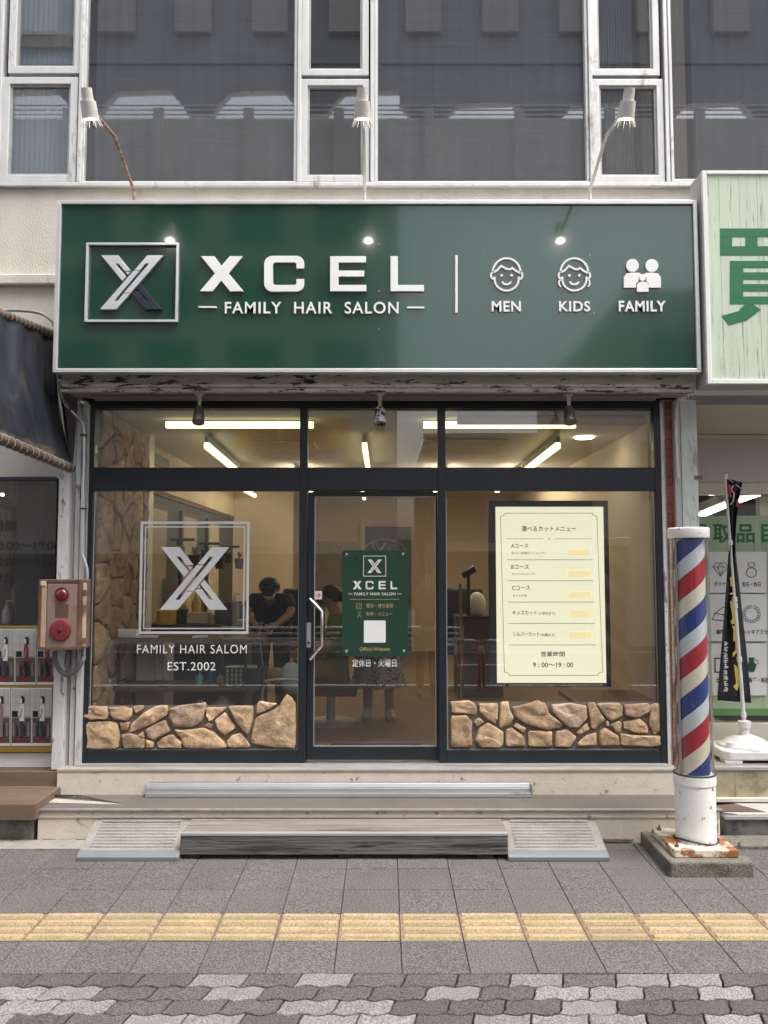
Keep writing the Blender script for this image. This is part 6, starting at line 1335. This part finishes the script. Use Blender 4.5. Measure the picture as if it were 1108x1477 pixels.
def person(label, J, shirt, trousers, skin=m_skin, cap=None, hair='short', skirt=None, look=Vector((0, -1, -.1)), sleeve=.55, mask=False, shoes=None):
    """J: joint positions (world). pelvis chest neck head, shoulder/elbow/wrist/hand and hip/knee/ankle/toe for L and R"""
    J = {k: Vector(v) for k, v in J.items()}; t = thing('person', label, 'person', (J['pelvis'].x, J['pelvis'].y, min(J['ankL'].z, J['ankR'].z) - .08))
    look = look.normalized()
    ks = ['pelvis', 'belly', 'chest', 'neck', 'chin', 'head', 'crown']; J['belly'] = J['pelvis'].lerp(J['chest'], .5)
    up = (J['head'] - J['neck']).normalized(); J['chin'] = J['neck'].lerp(J['head'], .55) + look * .02; J['crown'] = J['head'] + up * .055
    v = [J[k] for k in ks]; r = [.135, .12, .13, .052, .058, .082, .070]; e = [(i, i + 1) for i in range(6)]; r[0] = .08; r[1] = .075; r[2] = .075
    for s_ in 'LR':
        b = len(v); v += [J['sh' + s_], J['el' + s_], J['wr' + s_], J['ha' + s_]]; r += [.058, .042, .027, .036]; e += [(2, b), (b, b + 1), (b + 1, b + 2), (b + 2, b + 3)]
        b = len(v); v += [J['hip' + s_], J['knee' + s_], J['ank' + s_], J['toe' + s_]]; r += [.085, .058, .040, .034]; e += [(0, b), (b, b + 1), (b + 1, b + 2), (b + 2, b + 3)]
    me = skin_mesh('body', [tuple(x) for x in v], e, r, skin, 2)
    ex = MB(); h = J['head']; side = look.cross(up).normalized()
    ex.ell(tuple(h + look * .083 - up * .01), (.014, .014, .020), 8, 6)
    for s_ in (-1, 1): ex.ell(tuple(h + side * s_ * .078 - up * .012), (.014, .016, .028), 8, 6)
    ex.ell(tuple(h + look * .078 - up * .048), (.022, .010, .007), 8, 6)
    for s_ in 'LR':
        w_, a = J['wr' + s_], J['ha' + s_]; d = (a - w_).normalized(); n_ = d.cross(Vector((0, 1, 0))); n_ = n_.normalized() if n_.length > .1 else Vector((1, 0, 0)); pn = d.cross(n_)
        for k, (off, ln_) in enumerate(((-.027, .055), (-.009, .066), (.009, .062), (.026, .048))):
            p0 = a + n_ * off + d * .012; p1 = p0 + d * ln_ * .5; p2 = p1 + (d * .75 + pn * .5).normalized() * ln_ * .32; p3 = p2 + (d * .3 + pn * .8).normalized() * ln_ * .28
            ex.tube([p0, p1, p2, p3], [.0085, .008, .0075, .005], 7)
        ex.tube([a - d * .02 + n_ * .025, a + n_ * .048 + d * .008, a + n_ * .050 + d * .036], [.010, .0095, .006], 7)
    join_mesh(me, ex, skin); o = bpy.data.objects.new('body', me); COL.objects.link(o); keep(o, t)
    for s_ in (-1, 1): part(MB().ell(tuple(h + look * .076 + side * s_ * .03 + up * .008), (.011, .009, .007), 8, 6), 'eye', m_black, t)
    # shirt
    v = [J['pelvis'] + Vector((0, 0, .04)), J['belly'], J['chest'], J['chest'].lerp(J['neck'], .75)]; r = [(.168, .135), (.152, .122), (.165, .127), .062]; e = [(0, 1), (1, 2), (2, 3)]
    for s_ in 'LR': b = len(v); v += [J['sh' + s_], J['sh' + s_].lerp(J['el' + s_], sleeve), J['sh' + s_].lerp(J['el' + s_], sleeve + .2)]; r += [.078, .068, .066]; e += [(2, b), (b, b + 1), (b + 1, b + 2)]
    me = skin_mesh('shirt', [tuple(x) for x in v], e, r, shirt, 2); o = bpy.data.objects.new('shirt', me); COL.objects.link(o); keep(o, t)
    if skirt:
        p = J['pelvis']; fz = min(J['ankL'].z, J['ankR'].z); n = 40; prof = [(.13, p.z + .12), (.17, p.z), (.20, p.z - .3), (.235, fz + .22), (.23, fz + .22)]
        vs = []; fs = []
        for q, (rr, z) in enumerate(prof):
            for k in range(n): a = 2 * math.pi * k / n; w_ = rr * (1 + (.05 * q * math.sin(a * 7) if q > 1 else 0)); vs.append((p.x + w_ * math.cos(a), p.y + w_ * .75 * math.sin(a), z))
        for q in range(len(prof) - 1):
            for k in range(n): k2 = (k + 1) % n; fs.append((q * n + k, q * n + k2, (q + 1) * n + k2, (q + 1) * n + k))
        part(MB().add(vs, fs), 'skirt', skirt, t, smooth=True)
    else:
        v = [J['pelvis']]; r = [(.165, .13)]; e = []
        for s_ in 'LR': b = len(v); v += [J['hip' + s_], J['knee' + s_], J['ank' + s_] + Vector((0, 0, .02))]; r += [.105, .078, .062]; e += [(0, b), (b, b + 1), (b + 1, b + 2)]
        me = skin_mesh('trousers', [tuple(x) for x in v], e, r, trousers, 2); o = bpy.data.objects.new('trousers', me); COL.objects.link(o); keep(o, t)
    for s_ in 'LR':
        a, b = J['ank' + s_], J['toe' + s_]; part(MB().tube([a + (a - b) * .25 - Vector((0, 0, .035)), a.lerp(b, .4) - Vector((0, 0, .02)), b + (b - a) * .2 - Vector((0, 0, .01))], [.042, .050, .034], 12), 'shoe', shoes or m_black, t, smooth=True)
    c = h + up * .03 - look * .014
    mb = MB(); vs = []; fs = []; n, m_ = 24, 10; low = .16 if hair == 'long' else .02
    for i in range(m_ + 1):
        th = math.pi * (.5 + (.12 if hair != 'long' else .25)) * i / m_
        for k in range(n):
            a = 2 * math.pi * k / n; d = side * math.cos(a) + look * math.sin(a); front = max(0, math.sin(a))
            tt = th * (1 - (.48 if cap else .30) * front); vs.append(tuple(c + (d * math.sin(tt) * .095 + up * math.cos(tt) * .10) - (up * .03 * (1 - front) * i / m_)))
    for i in range(m_):
        for k in range(n): k2 = (k + 1) % n; fs.append((i * n + k, i * n + k2, (i + 1) * n + k2, (i + 1) * n + k))
    part(MB().add(vs, fs), 'cap' if cap else 'hair', cap or m_hair, t, smooth=True)
    if cap:
        q = [h + look * .07 + up * .045 + side * k for k in (-.06, .06)] + [h + look * .165 + up * .025 + side * k for k in (.045, -.045)]
        part(MB().add([tuple(x) for x in q] + [tuple(x + up * .008) for x in q], [(0, 1, 2, 3), (7, 6, 5, 4), (0, 4, 5, 1), (1, 5, 6, 2), (2, 6, 7, 3), (3, 7, 4, 0)]), 'cap_peak', cap, t)
    if hair == 'bun': part(MB().ell(tuple(c - look * .10 - up * .035), (.05, .05, .055)), 'hair_bun', m_hair, t, smooth=True)
    if mask: part(MB().ell(tuple(h + look * .055 - up * .05), (.055, .045, .042)), 'face_mask', m_white, t, smooth=True)
    return t
def stand(x, y, fz, hgt, face=-1, lean=0.):
    k = hgt / 1.72; z = lambda a: fz + a * k; f = face
    J = dict(pelvis=(x, y, z(.93)), chest=(x, y + f * lean * .6, z(1.30)), neck=(x, y + f * lean * .85, z(1.46)), head=(x, y + f * (lean * 1.15 + .02), z(1.60)))
    for s_, sg_ in (('L', -1), ('R', 1)):
        J['sh' + s_] = (x + sg_ * .175 * k, y + f * lean * .75, z(1.39)); J['el' + s_] = (x + sg_ * .23 * k, y + f * lean * .6, z(1.10)); J['wr' + s_] = (x + sg_ * .22 * k, y + f * (.08 + lean * .5), z(.87)); J['ha' + s_] = (x + sg_ * .215 * k, y + f * (.11 + lean * .5), z(.80))
        J['hip' + s_] = (x + sg_ * .09, y, z(.86)); J['knee' + s_] = (x + sg_ * .10, y + f * .02, z(.47)); J['ank' + s_] = (x + sg_ * .10, y, z(.085)); J['toe' + s_] = (x + sg_ * .12, y + f * .15, z(.045))
    return J
# barber bending over his work
bxp = P(388, 850, 7.4)[0]; J = stand(bxp, 7.62, FZ, 1.66, -1, .14); hz = P(388, 848, 7.4)[1]
J['head'] = (bxp + .01, 7.36, hz); J['neck'] = (bxp, 7.46, hz - .09); J['chest'] = (bxp, 7.53, hz - .23)
for s_, sg_ in (('L', -1), ('R', 1)):
    J['sh' + s_] = (bxp + sg_ * .165, 7.52, hz - .12); J['el' + s_] = (bxp + sg_ * .20, 7.42, P(388, 884, 7.4)[1]); J['wr' + s_] = (bxp + sg_ * .09, 7.2, P(388, 901, 7.2)[1]); J['ha' + s_] = (bxp + sg_ * .045, 7.14, P(388, 905, 7.15)[1])
person('barber in black cap and dark shirt bending over his work inside the left window', J, mat('charcoal_shirt', (.035, .035, .038), .8), mat('black_trousers', (.02, .02, .022), .8), cap=m_black, look=Vector((0, -.88, -.5)), mask=True)
# seated customer
cxp = P(478, 865, 7.5)[0]; cy_ = 7.5; hz = P(478, 862, 7.5)[1]
J = dict(pelvis=(cxp + .06, cy_, hz - .62), chest=(cxp + .05, cy_, hz - .27), neck=(cxp + .03, cy_, hz - .12), head=(cxp, cy_, hz))
for s_, sg_ in (('L', -1), ('R', 1)):
    J['sh' + s_] = (cxp + .06, cy_ + sg_ * .16, hz - .19); J['el' + s_] = (cxp - .02, cy_ + sg_ * .2, hz - .44); J['wr' + s_] = (cxp - .22, cy_ + sg_ * .14, hz - .50); J['ha' + s_] = (cxp - .29, cy_ + sg_ * .10, hz - .50)
    J['hip' + s_] = (cxp + .02, cy_ + sg_ * .09, hz - .64); J['knee' + s_] = (cxp - .36, cy_ + sg_ * .10, hz - .62); J['ank' + s_] = (cxp - .36, cy_ + sg_ * .10, FZ + .09); J['toe' + s_] = (cxp - .50, cy_ + sg_ * .11, FZ + .05)
person('seated customer with dark bun in green top and yellow apron behind the door glass', J, mat('green_top', (.16, .22, .07), .8), mat('mustard_apron', (.34, .21, .03), .8), look=Vector((-1, -.1, -.15)), hair='bun', skin=m_skin)
t = thing('salon_chair', 'brown salon chair under the seated customer', 'chair', (cxp, cy_, FZ)); sz_ = hz - .76
part(MB().box(cxp - .25, cxp + .24, cy_ - .24, cy_ + .24, sz_ - .09, sz_), 'seat', m_wood_dk, t, bevel=.02); part(MB().box(cxp + .22, cxp + .28, cy_ - .22, cy_ + .22, sz_, sz_ + .42), 'backrest', m_wood_dk, t, bevel=.02)
part(MB().lathe([(0, FZ + .001), (.24, FZ + .001), (.24, FZ + .03), (.04, FZ + .05), (.04, sz_ - .09)], (cxp, cy_, 0), 20), 'pedestal', m_alu, t, smooth=True)
# woman in patterned skirt
m_skirt = bpy.data.materials.new('patterned_skirt'); m_skirt.use_nodes = True; t_ = m_skirt.node_tree; b = t_.nodes['Principled BSDF']; b.inputs['Roughness'].default_value = .9
tc = nd(t_, 'ShaderNodeTexCoord'); vo = nd(t_, 'ShaderNodeTexVoronoi', Scale=34); t_.links.new(tc.outputs['Object'], vo.inputs['Vector']); cr = nd(t_, 'ShaderNodeValToRGB'); cr.color_ramp.elements[0].color = (.10, .10, .07, 1); cr.color_ramp.elements[0].position = .32; cr.color_ramp.elements[1].color = (.42, .38, .30, 1); cr.color_ramp.elements[1].position = .42
t_.links.new(vo.outputs['Distance'], cr.inputs[0]); t_.links.new(cr.outputs[0], b.inputs['Base Color'])
J = stand(P(546, 1000, 7.75)[0], 7.75, FZ, 1.50); J['knL'] = J['kneeL']
for k in list(J):
    if k in ('haL', 'haR', 'wrL', 'wrR'): J[k] = (J['pelvis'][0] + (-.05 if k.endswith('L') else .05), J['pelvis'][1] - .2, J['pelvis'][2] + (.12 if k[0] == 'h' else .10))
    if k in ('elL', 'elR'): J[k] = (J['pelvis'][0] + (-.19 if k.endswith('L') else .19), J['pelvis'][1] - .02, J['pelvis'][2] + .14)
J.pop('knL')
person('woman standing behind the door plaque in a long patterned skirt and pale sandals', J, mat('taupe_top', (.2, .17, .14), .8), None, skirt=m_skirt, skin=m_skin2, hair='long', shoes=mat('beige_sandal', (.45, .38, .28), .6))
# photographer, mirrored in the glass
J = stand(.62, -.22, gz(-.2) - .0, 1.74, 1)
for s_, sg_ in (('L', -1), ('R', 1)):
    J['el' + s_] = (.62 + sg_ * .26, -.10, 1.30); J['wr' + s_] = (.62 + sg_ * .10, .06, 1.52); J['ha' + s_] = (.62 + sg_ * .055, .10, 1.56)
person('photographer in dark shirt and navy trousers holding up a phone, mirrored in the glass', J, mat('black_shirt', (.018, .018, .02), .8), mat('navy_trousers', (.02, .028, .05), .8), look=Vector((0, 1, 0)), sleeve=.6)
t = thing('phone', 'white phone held up by the mirrored photographer', 'phone', (.62, .13, 1.52)); part(MB().box(.58, .66, .125, .134, 1.50, 1.66), 'body', m_white, t, bevel=.004); part(MB().box(.586, .654, .122, .1245, 1.506, 1.654), 'screen', m_black, t)

# ------------------------------------------------------------------ across the street (mirrored in glass and sign)
m_op1 = mat('opposite_beige_wall', (.60, .56, .50), .8, var=.08, scale=1.5); m_op2 = mat('opposite_grey_wall', (.20, .20, .21), .8, var=.1, scale=1.5); m_op3 = mat('walkway_panel', (.78, .74, .67), .8, var=.12, scale=1.2)
YO = -8.0
opp_pav = MB().box(-30, 30, -9.6, -7.55, -.2, -.05).obj('opposite_pavement', MATS['gutter_concrete'] if 'gutter_concrete' in MATS else m_step, kind='structure')
ob = thing('opposite_building', 'tall beige building across the street carrying an orange sign', 'building', (-6, YO, 0))
part(MB().box(-16, .32, YO - 8, YO, -.2, 11.0), 'wall', m_op1, ob)
for i in range(7):
    for j in range(3):
        x = -13.6 + i * 2.0; z = 5.9 + j * 1.75
        w_ = part(MB().box(x, x + 1.2, YO - .02, YO + .04, z, z + 1.1), 'window', m_navy, ob); setpar(MB().box(x + .06, x + 1.14, YO + .041, YO + .045, z + .06, z + 1.04).obj('pane', m_dark), w_)
part(MB().box(-15, -.1, YO, YO + .02, .1, 2.1), 'shop_opening', m_dark, ob)
for x in (-11, -7.4, -3.6, -1.0): part(MB().box(x, x + .35, YO + .02, YO + .1, 0, 2.2), 'pier', m_op1, ob)
t = thing('orange_sign', 'orange shop sign with dark red characters across the street', 'sign', (-2.2, YO + .1, 4.2), group=None)
V = lambda px: (px - 554) / F * 19.8
part(MB().box(V(338), V(504), YO + .02, YO + .14, 4.15, 5.35), 'panel', mat('orange_sheet', (.72, .34, .06), .5, var=.04), t); part(MB().box(V(338) + .01, V(504) - .01, YO + .141, YO + .146, 4.30, 4.60), 'white_band', flat('cream_band', (.6, .55, .48), .5), t)
m_torr = flat('dark_red_print', (.30, .03, .02), .5)
text_at('lettering', '鳥貴族', V(338) + .5, V(504) - .45, 4.72, 5.22, YO + .155, m_torr, t, back=True); text_at('lettering', 'TORIKIZOKU', V(338) + .3, V(504) - .4, 4.34, 4.56, YO + .155, m_torr, t, back=True, bold=.02)
t = thing('optician_sign', 'white optician sign with glasses outline across the street', 'sign', (-3.5, YO + .1, 2.5))
part(MB().box(V(283), V(402), YO + .02, YO + .12, 2.28, 2.72), 'panel', m_op1 if False else flat('pale_sign_sheet', (.50, .50, .50), .5), t)
text_at('lettering', 'メガネ・コンタクト', V(283) + .1, V(375), 2.34, 2.56, YO + .13, m_conduit, t, back=True)
for s_ in (-1, 1): part(MB().ribbon([(V(385) + s_ * .12 + .11 * math.cos(R(a)), 2.55 + .075 * math.sin(R(a))) for a in range(0, 360, 20)], .015, YO + .125, YO + .13, True), 'glasses_outline', m_torr, t)
ob2 = thing('low_grey_building', 'low grey corrugated building at the corner across the street', 'building', (5, YO, 0))
part(MB().box(.98, 5.0, YO - 7, YO, -.2, 4.9), 'wall', m_op2, ob2)
for i in range(26): part(MB().box(1.0 + i * .155, 1.06 + i * .155, YO, YO + .03, 2.3, 4.3), 'corrugation', m_op2, ob2)
part(MB().box(.95, 5.05, YO - .05, YO + .12, 4.9, 5.0), 'roof_edge', m_conduit, ob2); part(MB().box(1.4, 2.3, YO + .03, YO + .08, 2.9, 3.7), 'window', m_navy, ob2)
part(MB().box(1.2, 4.8, YO + .001, YO + .02, .1, 2.1), 'shop_opening', m_dark, ob2); part(MB().box(1.0, 5, YO + .01, YO + .25, 2.15, 2.35), 'shop_canopy', m_op1, ob2)
ob3 = thing('gabled_building', 'taller pale building with sloped roof across the street at right', 'building', (9, YO, 0))
part(MB().prism([(5.02, -.2), (16, -.2), (16, 8.6), (5.6, 8.2), (5.02, 7.4)], YO - 7, YO), 'wall', m_op1, ob3)
for i in range(4):
    for j in range(2): part(MB().box(6.2 + i * 2.3, 7.5 + i * 2.3, YO, YO + .05, 3.4 + j * 2.4, 4.8 + j * 2.4), 'window', m_navy, ob3)
wk = thing('elevated_walkway', 'roofed elevated walkway with parapet wall high across the street', 'walkway', (0, YO, 11))
part(MB().box(-18, 18, YO - 1.2, YO, 11.05, 12.95), 'parapet', m_op3, wk)
for i in range(16): part(MB().box(-17 + i * 2.25, -16.75 + i * 2.25, YO, YO + .12, 11.0, 13.2), 'pier', m_op3, wk)
for z in (13.08, 13.2, 13.32, 13.44): part(MB().tube([(-18, YO - .2, z), (18, YO - .2, z)], .022, 6), 'rail', m_white, wk)
m_op4 = mat('walkway_beam_grey', (.42, .42, .43), .8, var=.1, scale=1.2)
for i in range(12):
    x0_ = -17 + i * 2.9; L0 = 13.84 if x0_ < -.5 else 13.52
    part(MB().prism([(x0_, 14.6), (x0_, L0), (x0_ + .25, L0 - .28), (x0_ + .45, L0 - .62), (x0_ + 1.05, L0 - .62), (x0_ + 1.25, L0 - .28), (x0_ + 1.5, L0), (x0_ + 2.9, L0 + .04), (x0_ + 2.9, 14.6)], YO - .5, YO - .25), 'haunched_beam', m_op4, wk)
part(MB().box(-18, 18, YO - .6, YO - .2, 14.55, 15.4), 'edge_beam', m_op4, wk)
for i in range(18): part(MB().box(-17 + i * 1.95, -16.1 + i * 1.95, YO - .25, YO - .05, 15.3, 17.2), 'rib_panel', m_op1, wk)
part(MB().box(-18, 18, YO - .6, YO - .3, 15.4, 19), 'roof_face', m_op4, wk)
# side street wall glimpsed between the two
tag(MB().box(-.6, 1.6, -30, -29.8, -.2, 3.2).obj('far_wall', m_op2), 'low grey wall closing the side street across the road', 'wall')
# guard rail and hooped barriers at the kerb
gr_ = thing('guard_rail', 'grey horizontal pipe guard rail along the kerb behind the camera', 'guard rail', (-1.5, -1.5, -.15))
for z in (.80, .71, .62, .53): part(MB().tube([(-2.6, -1.5, z), (1.25, -1.5, z)], .022, 8), 'rail', m_white, gr_, smooth=True)
for x in (-2.6, -1.3, 0, 1.25): part(MB().tube([(x, -1.5, -.15), (x, -1.5, .84)], .03, 8), 'post', m_grey, gr_, smooth=True)
m_rb = mat('red_barrier_paint', (.38, .04, .03), .4)
for i, x in enumerate((1.35, 1.72)):
    t = thing('hoop_barrier', ['red and white hoop barrier nearest the guard rail', 'red and white hoop barrier further from the guard rail'][i], 'barrier', (x, -1.35, -.12), group='hoop barriers at the kerb')
    pts = smooth_path([(x - .22, -1.35, -.13), (x - .22, -1.35, .40), (x - .16, -1.35, .56), (x, -1.35, .61), (x + .16, -1.35, .56), (x + .22, -1.35, .40), (x + .22, -1.35, -.13)], 8)
    n = len(pts); cuts = [0, 8, 14, 20, 28, 34, 40, n - 1]
    for k in range(len(cuts) - 1): part(MB().tube(pts[cuts[k]:cuts[k + 1] + 1], .026, 10), 'hoop_segment', m_rb if k % 2 == 0 else m_white, t, smooth=True)
    part(MB().tube([(x - .22, -1.35, .22), (x + .22, -1.35, .22)], .018, 8), 'cross_bar', m_white, t)
